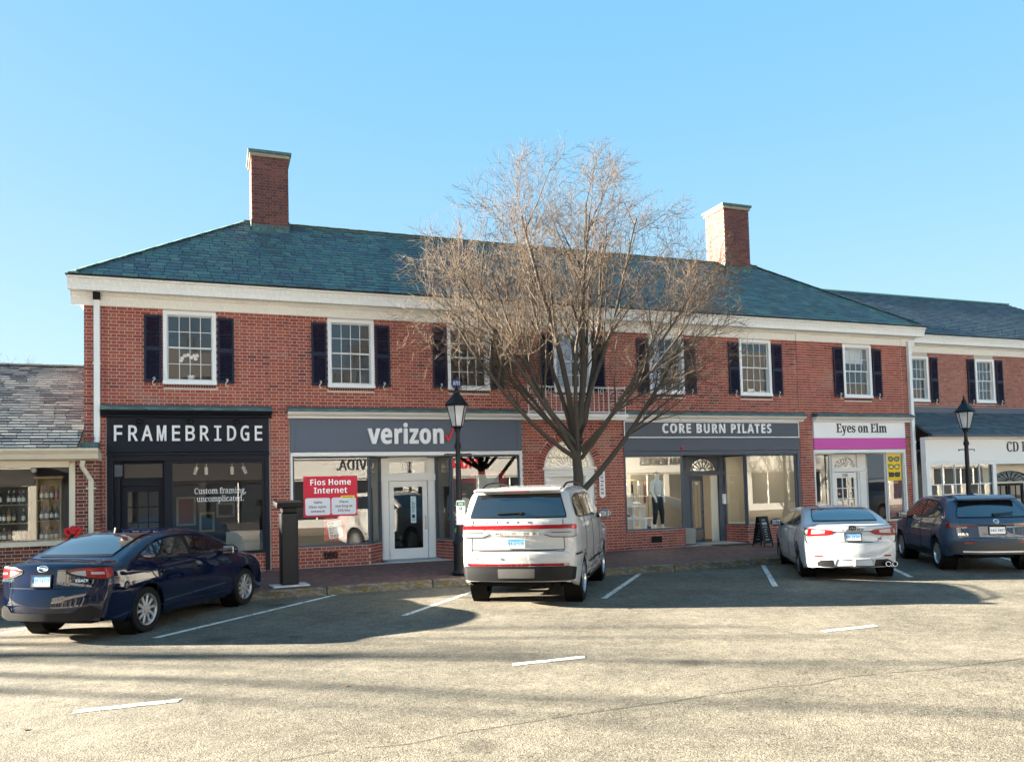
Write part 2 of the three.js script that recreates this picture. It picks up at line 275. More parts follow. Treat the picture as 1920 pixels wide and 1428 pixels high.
// ------------------------------------------------------------------ the two-storey brick building
const bld = thing('brick_building', 'two-storey red brick row of shops with hipped slate roof and two chimneys', 'building');
const WX = [-0.52, 3.32, 6.47, 9.56, 12.63, 15.81, 19.85], WY0 = 4.7, WY1 = 6.42, WH = 0.585;
const BAYS = { fb: [-2.31, 1.27], vz: [1.78, 7.95], cb: [11.1, 17.36], ey: [17.93, 21.74] };
const ARCH = { x: 9.38, r: 0.78, spring: 2.53 };
{
  const arc = []; for (let k = 0; k <= 24; k++) { const a = Math.PI * k / 24; arc.push([ARCH.x + ARCH.r * Math.cos(a), ARCH.spring + ARCH.r * Math.sin(a)]); }
  const holes = [...WX.map((x) => rect(x - WH, x + WH, WY0, WY1)), ...Object.values(BAYS).map(([a, b]) => rect(a, b, 0.16, 3.93)), [[ARCH.x - ARCH.r, 0.16], [ARCH.x + ARCH.r, 0.16], ...arc]];
  const wall = mesh('wall', extrude(rect(-2.78, 22.13, 0.1, 6.9), 0.3, holes).translate(0, 0, -0.3), M.mortar, bld);
  // pilaster strips at the piers, 2 cm proud
  const PIL = [[1.3, 1.75], [17.4, 17.9], [-2.78, -2.34], [21.77, 22.13]];
  for (const [a, b] of PIL) mesh('pilaster', box(a, b, 0.15, 6.5, 0.001, 0.02), M.mortar, wall);
  const outArch = (y) => { const R = ARCH.r + 0.2; if (y < ARCH.spring) return [ARCH.x - ARCH.r, ARCH.x + ARCH.r]; const d = y - ARCH.spring; return d < R ? [ARCH.x - Math.sqrt(R * R - d * d), ARCH.x + Math.sqrt(R * R - d * d)] : null; };
  const openings = [...WX.map((x) => [x - WH, x + WH, WY0 - 0.1, WY1 + 0.2]), ...Object.values(BAYS).map(([a, b]) => [a, b, 0, 3.95]), outArch];
  const near = (b) => b.y > 4.75 && b.x < 2.9 && b.x > -2.3;
  const pil = PIL.map(([a, b]) => [a, b, 0, 9]);
  buildBricks(layBricks(-2.78, 22.13, 0.15, 6.55, [...openings, ...pil], rng), 0, wall, { singles: 300, near, seed: 5 });
  for (const [a, b] of PIL) buildBricks(layBricks(a, b, 0.15, 6.55, openings, rng), 0.02, wall, { seed: 6 + a });
  // upright bricks under each window and round the arch
  const up = new Soup(), r = rngOf(77);
  for (const x of WX) for (let k = 0; k < 20; k++) { const w = (2 * WH) / 20; up.block(x - WH + k * w + 0.006, x - WH + (k + 1) * w - 0.006, WY0 - 0.1, WY0 - 0.01, -0.004, 0.022, jitter([0.15, 0.05, 0.042], r, 0.2)); }
  const n = 34, R0 = ARCH.r + 0.004, R1 = ARCH.r + 0.196;
  for (let k = 0; k < n; k++) {
    const a = Math.PI * (k + 0.08) / n, b = Math.PI * (k + 0.92) / n, q = (R, t) => [ARCH.x + R * Math.cos(t), ARCH.spring + R * Math.sin(t)], c = jitter(BRICKS[Math.floor(r() * 6)], r, 0.15), z = 0.014;
    up.quad([...q(R0, a), z], [...q(R1, a), z], [...q(R1, b), z], [...q(R0, b), z], c);
    up.quad([...q(R1, a), z], [...q(R1, a), -0.004], [...q(R1, b), -0.004], [...q(R1, b), z], c);
    up.quad([...q(R0, a), -0.004], [...q(R0, a), z], [...q(R0, b), z], [...q(R0, b), -0.004], c);
  }
  const um = mesh('upright_brickwork', up.build(), brickSoup, wall); um.userData.kind = 'stuff';
  // the other walls, floors and partitions
  mesh('side_wall', [box(-2.78, -2.48, 0.1, 6.9, -7.4, -0.301), box(21.83, 22.13, 0.1, 6.9, -7.4, -0.301), box(-2.78, 22.13, 0.1, 6.9, -7.7, -7.401)], mat(new THREE.Color().setRGB(0.2, 0.07, 0.05), 0.9), bld);
  mesh('floor_slab', box(-2.47, 21.82, 3.97, 4.3, -7.39, -0.302), M.interior, bld);
  mesh('ceiling', box(-2.47, 21.82, 6.6, 6.7, -7.39, -0.302), M.interior, bld);
  mesh('ground_floor', box(-2.47, 21.82, 0.11, 0.18, -7.39, -1.45), M.floorWood, bld);
  mesh('partition', [1.4, 8.2, 10.6, 17.55].map((x) => box(x, x + 0.12, 0.19, 3.96, -7.38, -0.32)), M.interior, bld);
  mesh('upper_partition', [box(-2.46, 21.8, 4.31, 6.59, -4.4, -4.3), ...[1.5, 5, 8, 11, 14.2, 17.8].map((x) => box(x, x + 0.1, 4.31, 6.59, -4.29, -0.32))], M.interior, bld);
}
// cornice, frieze, gutter
function corniceRun(x0, x1, y, out = 0.55) {
  const prof = [[0, -0.55], [0.035, -0.55], [0.035, -0.34], [0.06, -0.33], [0.1, -0.28], [0.12, -0.26], [out - 0.2, -0.26], [out - 0.2, -0.29], [out - 0.11, -0.29], [out - 0.09, -0.18], [out - 0.035, -0.06], [out, -0.04], [out, 0], [0, 0]];
  return extrude(prof, x1 - x0).rotateY(Math.PI / 2).applyMatrix4(new THREE.Matrix4().makeScale(1, 1, -1)).translate(x0, y, 0);
}
function fixFlip(g) { // after a mirrored matrix the winding is inside out
  const h = g.index ? g.toNonIndexed() : g, p = h.attributes.position.array, n = h.attributes.normal.array, u = h.attributes.uv.array;
  for (let i = 0; i < p.length; i += 9) for (let k = 0; k < 3; k++) { [p[i + 3 + k], p[i + 6 + k]] = [p[i + 6 + k], p[i + 3 + k]]; [n[i + 3 + k], n[i + 6 + k]] = [n[i + 6 + k], n[i + 3 + k]]; }
  for (let i = 0; i < u.length; i += 6) for (let k = 0; k < 2; k++) [u[i + 2 + k], u[i + 4 + k]] = [u[i + 4 + k], u[i + 2 + k]];
  h.computeVertexNormals(); return h;
}
{
  const c = mesh('cornice', fixFlip(corniceRun(-3.05, 22.36, 7.02)), M.paintWorn, bld);
  for (const [a, b] of [[-2.81, -2.3], [1.28, 1.77], [17.38, 17.92], [21.75, 22.15]]) mesh('frieze_block', box(a, b, 6.46, 6.7, 0.036, 0.06), M.paintWorn, c);
  mesh('side_eave', [box(-3.05, -2.79, 6.76, 7.015, -7.7, -0.002), box(22.14, 22.36, 6.76, 7.015, -7.7, -0.002), box(-2.82, -2.785, 6.47, 6.759, -7.7, -0.002)], M.paintWorn, bld);
  mesh('drip_edge', box(-3.08, 22.39, 7.021, 7.05, 0.2, 0.585), M.black, bld);
}
// hipped roof: front slope laid with slates, one by one
const RZ = -3.3, RY = 9.82, EY = 7.05, EZ = 0.56, RXL = 0.85, RXR = 18.5;
function slateRoof(parent, x0, x1, xr0, xr1, ey, ez, ry, rz, { exposure = 0.21, palette = SLATES, mats = slateMats, singles = 0, near = () => true, seed = 3, soupM = slateSoup, tone = null } = {}) {
  const run = ez - rz, rise = ry - ey, L = Math.hypot(run, rise), pitch = Math.atan2(rise, run);
  const deck = mesh('roof', extrude([[x0, 0], [x1, 0], [xr1, L], [xr0, L]], 0.05).translate(0, 0, -0.05), mat(new THREE.Color().setRGB(0.03, 0.035, 0.04), 0.9), parent);
  deck.position.set(0, ey, ez); deck.rotation.x = -(Math.PI / 2 - pitch);
  const s = new Soup(), r = rngOf(seed), rows = Math.round(L / exposure), ex = L / rows; let left = singles; const geos = new Map();
  for (let k = 0; k < rows; k++) {
    const ya = k * ex, yb = Math.min(L, (k + 1) * ex + 0.02), e0 = (y) => lerp(x0, xr0, y / L), e1 = (y) => lerp(x1, xr1, y / L);
    let x = x0 - r() * 0.3;
    while (x < x1) {
      const w = 0.24 + Math.floor(r() * 3) * 0.06, a = x, b = x + w - 0.016, sag = (r() - 0.5) * 0.018; x += w;
      const A = clamp(a, e0(ya), e1(ya)), B = clamp(b, e0(ya), e1(ya)), C = clamp(b, e0(yb), e1(yb)), D = clamp(a, e0(yb), e1(yb));
      if (B - A < 0.02 && C - D < 0.02) continue;
      const t = Math.floor(r() * palette.length), whole = A === a && B === b && C === b && D === a;
      const col = tone ? tone((a + b) / 2, ya / L, r) : null;
      if (left > 0 && whole && near((a + b) / 2, ya) && !col) {
        const key = w.toFixed(3); if (!geos.has(key)) { const ss = new Soup(); slate(ss, -w / 2 + 0.008, w / 2 - 0.008, w / 2 - 0.008, -w / 2 + 0.008, 0, ex + 0.02, [1, 1, 1]); const g = ss.build(); g.deleteAttribute('color'); geos.set(key, g); }
        const m = mesh('slate', geos.get(key), mats[t], deck); m.position.set(a + w / 2 - 0.008, ya + sag, 0); left--;
      } else slate(s, A, B, C, D, ya + sag, yb, jitter(col ?? palette[t], r, 0.12));
    }
  }
  function slate(S, A, B, C, D, ya, yb, c) {
    const zt = 0.036, zb = 0.006;
    S.quad([A, ya, zt], [B, ya, zt], [C, yb, zb], [D, yb, zb], c);
    S.quad([A, ya, 0], [B, ya, 0], [B, ya, zt], [A, ya, zt], c);
    S.quad([A, ya, 0], [A, ya, zt], [D, yb, zb], [D, yb, 0], c);
    S.quad([B, ya, zt], [B, ya, 0], [C, yb, 0], [C, yb, zb], c);
  }
  const m = mesh('slates', s.build(), soupM, deck); m.userData.kind = 'stuff';
  return deck;
}
{
  const deck = slateRoof(bld, -3.05, 22.36, RXL, RXR, EY, EZ, RY, RZ, { singles: 300, near: (x, y) => x > -1.6 && x < 5.2 && y < 3.6 });
  const q = (a, b, c, d) => { const g = new THREE.BufferGeometry(); g.setAttribute('position', new THREE.Float32BufferAttribute([...a, ...b, ...c, ...a, ...c, ...d], 3)); g.setAttribute('uv', new THREE.Float32BufferAttribute(new Array(12).fill(0), 2)); g.computeVertexNormals(); return g; };
  const zb = 2 * RZ - EZ;
  mesh('rear_roof', [q([22.36, EY, zb], [-3.05, EY, zb], [RXL, RY - 0.01, RZ], [RXR, RY - 0.01, RZ]), q([-3.05, EY, zb], [-3.05, EY, EZ - 0.01], [RXL, RY - 0.01, RZ], [RXL, RY - 0.01, RZ]), q([22.36, EY, EZ - 0.01], [22.36, EY, zb], [RXR, RY - 0.01, RZ], [RXR, RY - 0.01, RZ])], mat(new THREE.Color().setRGB(0.06, 0.085, 0.1), 0.7), bld);
  // ridge and hip caps in overlapping slates
  const cap = (a, b, n) => { const A = V(...a), B = V(...b), out = []; for (let i = 0; i < n; i++) { const p = A.clone().lerp(B, i / n), e = A.clone().lerp(B, (i + 1.12) / n); const g = new THREE.BoxGeometry(0.26, 0.022, p.distanceTo(e)); const m = new THREE.Matrix4().lookAt(p, e, V(0, 1, 0)).setPosition(p.clone().lerp(e, 0.5).add(V(0, 0.03 + (i % 2) * 0.006, 0))); out.push(g.applyMatrix4(m)); } return out; };
  const capM = mat(new THREE.Color().setRGB(0.07, 0.15, 0.15), 0.6);
  for (const [a, b, n] of [[[-2.95, EY + 0.05, EZ - 0.09], [RXL, RY, RZ], 20], [[22.26, EY + 0.05, EZ - 0.09], [RXR, RY, RZ], 20], [[RXL, RY, RZ], [RXR, RY, RZ], 60]]) mesh('ridge_cap', cap(a, b, n), capM, bld);
}
// chimneys
function chimney(x0, x1, z0, z1, top, seed) {
  const c = part('chimney', bld), y0 = 8.9;
  mesh('core', box(x0, x1, y0, top - 0.02, z0, z1), mat(new THREE.Color().setRGB(0.22, 0.17, 0.145), 0.95), c);
  const s = new Soup(), r = rngOf(seed), W = x1 - x0, D = z1 - z0;
  const lay = layBricks(0, W, y0, top - 0.14, [], r, 0.08), layS = layBricks(0, D, y0, top - 0.14, [], r, 0.08);
  const dk = () => jitter(BRICKS_DARK[Math.floor(r() * 5)], r, 0.18);
  for (const b of lay) { s.block(x0 + b.x, x0 + b.x + b.w, b.y, b.y + b.h, z1 - 0.004, z1 + 0.01, dk()); }
  const side = new Soup();
  for (const b of layS) side.block(b.x, b.x + b.w, b.y, b.y + b.h, -0.004, 0.01, dk());
  const f = mesh('brickwork', s.build(), brickSoup, c); f.userData.kind = 'stuff';
  for (const [x, a] of [[x0, -1], [x1, 1]]) { const m = mesh('brickwork', side.build(), brickSoup, c); m.userData.kind = 'stuff'; m.rotation.y = a * Math.PI / 2; m.position.set(x, 0, a < 0 ? z0 : z1); }
  mesh('corbel', [box(x0 - 0.05, x1 + 0.05, top - 0.14, top - 0.05, z0 - 0.05, z1 + 0.05)], mat(new THREE.Color().setRGB(0.3, 0.26, 0.2), 0.9), c);
  mesh('cap', rbox(x0 - 0.1, x1 + 0.1, top - 0.05, top + 0.035, z0 - 0.1, z1 + 0.1, 0.02), M.copper, c);
  mesh('flashing', [box(x0 - 0.02, x1 + 0.02, 9.2, 9.62, z1 + 0.011, z1 + 0.03), box(x0 - 0.03, x0 - 0.011, 9.35, 9.75, z0, z1 + 0.03), box(x1 + 0.011, x1 + 0.03, 9.35, 9.75, z0, z1 + 0.03)], M.copper, c);
}
chimney(1.06, 2.05, -3.85, -2.75, 11.72, 61);
chimney(16.86, 17.9, -3.85, -2.75, 11.8, 62);
// downspouts
{
  const ds = part('downspout', bld);
  mesh('pipe', [rbox(-2.57, -2.44, 3.42, 6.62, 0.03, 0.13, 0.012), tube([[-2.505, 3.46, 0.08], [-2.51, 3.32, 0.1], [-2.56, 3.2, 0.2], [-2.68, 3.16, 0.3]], 0.062, 8)], M.white, ds);
  mesh('outlet', rbox(-2.58, -2.43, 6.58, 6.76, 0.07, 0.17, 0.01), M.black, ds);
  mesh('strap', [rbox(-2.59, -2.42, 5.1, 5.13, 0.025, 0.135, 0.004)], M.white, ds);
  const d2 = part('downspout', bld);
  mesh('pipe', rbox(21.96, 22.09, 0.35, 6.62, 0.03, 0.15, 0.02), M.white, d2);
  mesh('strap', [6.2, 4.1, 3.2, 1.2].map((y) => rbox(21.94, 22.11, y, y + 0.035, 0.022, 0.158, 0.004)), M.white, d2);
}
// sash windows and shutters
const PANE = new Map();
function sashWindow(parent, x, y0, y1, half, z, cols = 4, rows = 4, fm = M.white, gm = M.glass) {
  const w = part('window', parent, [x, 0, z]);
  mesh('frame', extrude(rect(-half, half, y0, y1), 0.12, [rect(-half + 0.075, half - 0.075, y0 + 0.07, y1 - 0.075)], 0.008).translate(0, 0, -0.08), fm, w);
  mesh('sill', rbox(-half - 0.02, half + 0.02, y0 - 0.03, y0 + 0.05, -0.06, 0.06, 0.01), fm, w);
  const ym = (y0 + y1) / 2, bars = [], x0 = -half + 0.075, x1 = half - 0.075, sash = [];
  for (const [a, b, zz] of [[y0 + 0.07, ym + 0.02, -0.1], [ym - 0.02, y1 - 0.075, -0.065]]) {
    sash.push(extrude(rect(x0, x1, a, b), 0.035, [rect(x0 + 0.035, x1 - 0.035, a + 0.045, b - 0.035)]).translate(0, 0, zz - 0.01));
    const pa = a + 0.045, pb = b - 0.035, qa = x0 + 0.035, qb = x1 - 0.035, R = rows / 2, pw = (qb - qa) / cols, ph = (pb - pa) / R;
    for (let i = 1; i < cols; i++) bars.push(box(qa + i * pw - 0.009, qa + i * pw + 0.009, pa, pb, zz - 0.002, zz + 0.02));
    for (let j = 1; j < R; j++) bars.push(box(qa, qb, pa + j * ph - 0.009, pa + j * ph + 0.009, zz - 0.001, zz + 0.019));
    const key = pw.toFixed(3) + ph.toFixed(3); if (!PANE.has(key)) PANE.set(key, new THREE.PlaneGeometry(pw - 0.016, ph - 0.016));
    for (let i = 0; i < cols; i++) for (let j = 0; j < R; j++) { const m = mesh('pane', PANE.get(key), gm, w); m.position.set(qa + (i + 0.5) * pw, pa + (j + 0.5) * ph, zz + 0.008); m.rotation.set((rng() - 0.5) * 0.006, (rng() - 0.5) * 0.008, 0); }
  }
  mesh('sash', sash, M.sash, w); mesh('muntin', bars, M.sash, w);
  return w;
}
const shutterGeo = (() => {
  const w = 0.37, h = 1.6, f = [extrude(rect(0, w, 0, h), 0.035, [rect(0.045, w - 0.045, 0.07, h * 0.47), rect(0.045, w - 0.045, h * 0.53, h - 0.06)], 0.003)], s = [];
  for (const [a, b] of [[0.07, h * 0.47], [h * 0.53, h - 0.06]]) { const n = Math.round((b - a) / 0.042); for (let k = 0; k < n; k++) s.push(new THREE.BoxGeometry(w - 0.09, 0.052, 0.007).rotateX(-0.75).translate(w / 2, a + (k + 0.5) * (b - a) / n, 0.016)); }
  return { frame: merge(f), louvres: merge(s) };
})();
const hookGeo = tube([[0, 0.11, 0], [0.03, 0.13, 0.01], [0.045, 0.1, 0.015], [0.01, 0.05, 0.02], [-0.01, 0, 0.015], [0.02, -0.05, 0.01], [0.055, -0.03, 0.005]], 0.011, 6);
function shutter(parent, x, y, z, scale = 1, m = M.navyShutter) {
  const s = part('shutter', parent, [x, y, z]); s.scale.x = scale;
  mesh('shutter_frame', shutterGeo.frame, m, s); mesh('louvres', shutterGeo.louvres, m, s);
  const k = mesh('shutter_hook', hookGeo, M.cream, parent); k.position.set(x + 0.185 * scale, y - 0.02, z + 0.05);
}
WX.forEach((x) => { sashWindow(bld, x, WY0, WY1, WH, 0.0); shutter(bld, x - WH - 0.04 - 0.37, 4.71, 0.03); shutter(bld, x + WH + 0.04, 4.71, 0.03); });
{ // blinds and curtains seen behind the upper glass
  const linen = mat(new THREE.Color().setRGB(0.6, 0.6, 0.58), 0.9), blue = mat(new THREE.Color().setRGB(0.42, 0.5, 0.62), 0.9);
  mesh('blind', box(WX[6] - 0.5, WX[6] + 0.5, 5.85, 6.36, -0.25, -0.24), linen, bld);
  const curtain = (x0, x1) => { const g = new THREE.PlaneGeometry(x1 - x0, 1.56, 40, 1), p = g.attributes.position; for (let i = 0; i < p.count; i++) p.setZ(i, 0.025 * Math.sin((p.getX(i)) * 55)); g.computeVertexNormals(); return g.translate((x0 + x1) / 2, 5.56, -0.26); };
  mesh('curtain', curtain(WX[4] - 0.5, WX[4] - 0.05), blue, bld); mesh('curtain', curtain(WX[3] - 0.5, WX[3] + 0.1), blue, bld);
}
// white iron balcony railing above the arched door
{
  const b = part('balcony', bld, [0, 0, 0]), z = 0.42, x0 = 8.02, x1 = 10.98, y0 = 4.06, y1 = 4.78, m = mat(new THREE.Color().setRGB(0.74, 0.73, 0.7), 0.5);
  mesh('balcony_floor', [rbox(x0 - 0.06, x1 + 0.06, 3.93, 4.02, 0.001, 0.5, 0.01), box(x0 - 0.02, x1 + 0.02, 3.86, 3.93, 0.001, 0.42)], M.white, b);
  mesh('rail', [rbox(x0, x1, y1 - 0.03, y1, z - 0.02, z + 0.02, 0.006), rbox(x0, x1, y0, y0 + 0.025, z - 0.015, z + 0.015, 0.005), box(x0, x0 + 0.02, y1 - 0.025, y1 - 0.005, 0.003, z), box(x1 - 0.02, x1, y1 - 0.025, y1 - 0.005, 0.003, z)], m, b);
  for (const x of [x0, x0 + 0.52, x1 - 0.52, x1]) mesh('post', bar([x, 4.02, z], [x, y1 + 0.03, z], 0.014, 8), m, b);
  for (let x = x0 + 0.68; x < x1 - 0.55; x += 0.145) mesh('baluster', bar([x, y0, z], [x, y1 - 0.02, z], 0.009, 6), m, b);
  const scroll = (cx, cy, s, f) => tube([...Array(14)].map((_, k) => { const a = k / 13 * 5.2, r = s * (1 - k / 16); return [cx + f * r * Math.cos(a), cy + r * Math.sin(a), z]; }), 0.009, 5);
  for (const cx of [x0 + 0.26, x1 - 0.26]) mesh('scroll_panel', [scroll(cx + 0.1, 4.58, 0.11, 1), scroll(cx - 0.1, 4.58, 0.11, -1), scroll(cx + 0.1, 4.26, 0.1, 1), scroll(cx - 0.1, 4.26, 0.1, -1), bar([cx, y0, z], [cx, y1, z], 0.01), bar([cx - 0.24, 4.42, z], [cx + 0.24, 4.42, z], 0.008)], m, b);
  mesh('scroll_panel', [bar([9.2, y0, z], [9.8, y1, z], 0.009), bar([9.8, y0, z], [9.2, y1, z], 0.009)], m, b);
}
// copper hoods over the shopfronts
function hood(x0, x1, m) {
  const prof = (pts) => fixFlip(extrude(pts, x1 - x0).rotateY(Math.PI / 2).applyMatrix4(new THREE.Matrix4().makeScale(1, 1, -1)).translate(x0, 0, 0));
  const h = part('hood', bld);
  mesh('copper_cap', prof([[0.022, 4.03], [0.3, 4.03], [0.31, 4.06], [0.29, 4.1], [0.12, 4.15], [0.022, 4.17]]), M.copper, h);
  mesh('hood_moulding', prof([[0.022, 3.88], [0.1, 3.88], [0.12, 3.93], [0.2, 3.96], [0.25, 4.0], [0.27, 4.029], [0.022, 4.029]]).translate(0, 0, 0), m, h);
}
hood(-2.42, 1.34, M.charcoal); hood(1.72, 8.0, M.white); hood(11.02, 17.5, M.white); hood(17.9, 21.95, M.white);
// ------------------------------------------------------------------ shopfronts
const strip = (m, parent, name, list) => mesh(name, list.map((b) => rbox(...b, 0.006, 1)), m, parent);
// a flat run (riser, glass, panel) in plan from (xa,za) to (xb,zb): returns a group with local x along the run, z outward
function run(name, parent, xa, za, xb, zb) { const g = part(name, parent, [xa, 0, za], -Math.atan2(zb - za, xb - xa)); g.userData.len = Math.hypot(xb - xa, zb - za); const L = g.userData.len; delete g.userData.len; return [g, L]; }
function riser(parent, xa, za, xb, zb, y1, seed) {
  const [g, L] = run('stall_riser', parent, xa, za, xb, zb);
  mesh('riser_core', box(0, L, 0.15, y1, -0.2, 0), M.mortar, g);
  buildBricks(layBricks(0, L, 0.155, y1 - 0.005, [], rng), 0, g, { seed });
  return g;
}
function glazing(parent, xa, za, xb, zb, y0, y1, frame, { gm = M.shopGlass, fw = 0.05, name = 'shop_window' } = {}) {
  const [g, L] = run(name, parent, xa, za, xb, zb);
  mesh('window_frame', extrude(rect(0, L, y0, y1), 0.09, [rect(fw, L - fw, y0 + fw, y1 - fw)], 0.006).translate(0, 0, -0.07), frame, g);
  const p = mesh('pane', new THREE.PlaneGeometry(L - 2 * fw + 0.01, y1 - y0 - 2 * fw + 0.01), gm, g); p.position.set(L / 2, (y0 + y1) / 2, -0.02);
  return [g, L];
}
function fanlight(parent, cx, y0, rx, ry, z, m, gm = M.shopGlass, spokes = 8) {
  const f = part('fanlight', parent, [cx, y0, z]), at = (a, k) => V(rx * k * Math.cos(a), ry * k * Math.sin(a), 0), bars = [];
  for (let i = 0; i <= spokes; i++) { const a = Math.PI * i / spokes; bars.push(bar(at(a, 0.2), at(a, 0.99), 0.011, 6)); }
  for (const k of [0.2, 0.99]) bars.push(tube([...Array(17)].map((_, i) => at(Math.PI * i / 16, k)), k > 0.9 ? 0.025 : 0.012, 6));
  for (let i = 0; i < spokes; i++) { const a = Math.PI * i / spokes, b = Math.PI * (i + 1) / spokes, A = at(a, 0.66), B = at(b, 0.66), C = at((a + b) / 2, 0.8); bars.push(tube([A, C, B], 0.008, 5)); }
  mesh('tracery', bars, m, f);
  const s = new THREE.Shape(); for (let i = 0; i <= 32; i++) { const a = Math.PI * i / 32; s[i ? 'lineTo' : 'moveTo'](rx * Math.cos(a), ry * Math.sin(a)); }
  const p = mesh('pane', new THREE.ShapeGeometry(s), gm, f); p.position.z = -0.015; return f;
}
// panel with a half-round hole in it, for fanlights
const lunetteBoard = (x0, x1, y0, y1, cx, cy, rx, ry, d) => { const h = []; for (let i = 0; i <= 28; i++) { const a = Math.PI * i / 28; h.push([cx + rx * Math.cos(a), cy + ry * Math.sin(a)]); } return extrude(rect(x0, x1, y0, y1), d, [h]); };

{ // framing shop, dark painted
  const s = part('shopfront', bld), [a, b] = BAYS.fb, m = M.charcoal;
  strip(m, s, 'shopfront_frame', [[a, a + 0.13, 0.16, 3.04, -0.2, 0.03], [b - 0.1, b, 0.16, 3.04, -0.2, 0.03], [a + 0.13, b - 0.1, 2.86, 3.04, -0.2, 0.02], [-1.1, -0.99, 0.16, 2.86, -0.28, 0.0], [a + 0.13, -2.05, 0.16, 2.86, -0.3, -0.1], [a - 0.01, b + 0.01, 2.99, 3.05, -0.05, 0.06]]);
  strip(M.coreGrey, s, 'panel_box', [[-2.17, -2.0, 2.5, 2.78, -0.12, -0.05]]);
  riser(s, -0.99, -0.06, b - 0.1, -0.06, 0.58, 81);
  glazing(s, -0.99, -0.02, b - 0.1, -0.02, 0.59, 2.86, m, { fw: 0.06 });
  mesh('reveal', [box(-0.975, -0.94, 0.66, 2.78, -0.28, -0.1)], M.white, s);
  strip(m, s, 'transom_bar', [[-2.05, -1.1, 2.28, 2.42, -0.36, -0.22]]);
  glazing(s, -2.05, -0.3, -1.1, -0.3, 2.42, 2.86, m, { name: 'transom_window' });
  const d = part('door', s, [-2.05, 0, -0.32]);
  mesh('door_leaf', extrude(rect(0.01, 0.94, 0.17, 2.27), 0.05, [rect(0.13, 0.81, 1.05, 2.15)], 0.004), m, d);
  const bars = []; for (let i = 1; i < 3; i++) bars.push(box(0.13 + i * 0.2267 - 0.013, 0.13 + i * 0.2267 + 0.013, 1.05, 2.15, 0.01, 0.04)); for (let j = 1; j < 3; j++) bars.push(box(0.13, 0.81, 1.05 + j * 0.3667 - 0.013, 1.05 + j * 0.3667 + 0.013, 0.011, 0.039));
  mesh('muntin', bars, m, d); for (let i = 0; i < 3; i++) for (let j = 0; j < 3; j++) { const p = mesh('pane', new THREE.PlaneGeometry(0.205, 0.345), M.shopGlass, d); p.position.set(0.13 + (i + 0.5) * 0.2267, 1.05 + (j + 0.5) * 0.3667, 0.025); }
  mesh('door_handle', [cyl(0.025, 0.025, 1.02, 1.1, 10, 0.87, 0.09), box(0.84, 0.9, 0.95, 1.15, 0.05, 0.06)], M.steel, d);
  mesh('interior_wall', [box(-2.4, 1.36, 0.2, 3.9, -4.2, -4.1), box(-2.44, -2.34, 0.2, 3.9, -4.0, -0.35)], M.interiorDark, s);
}
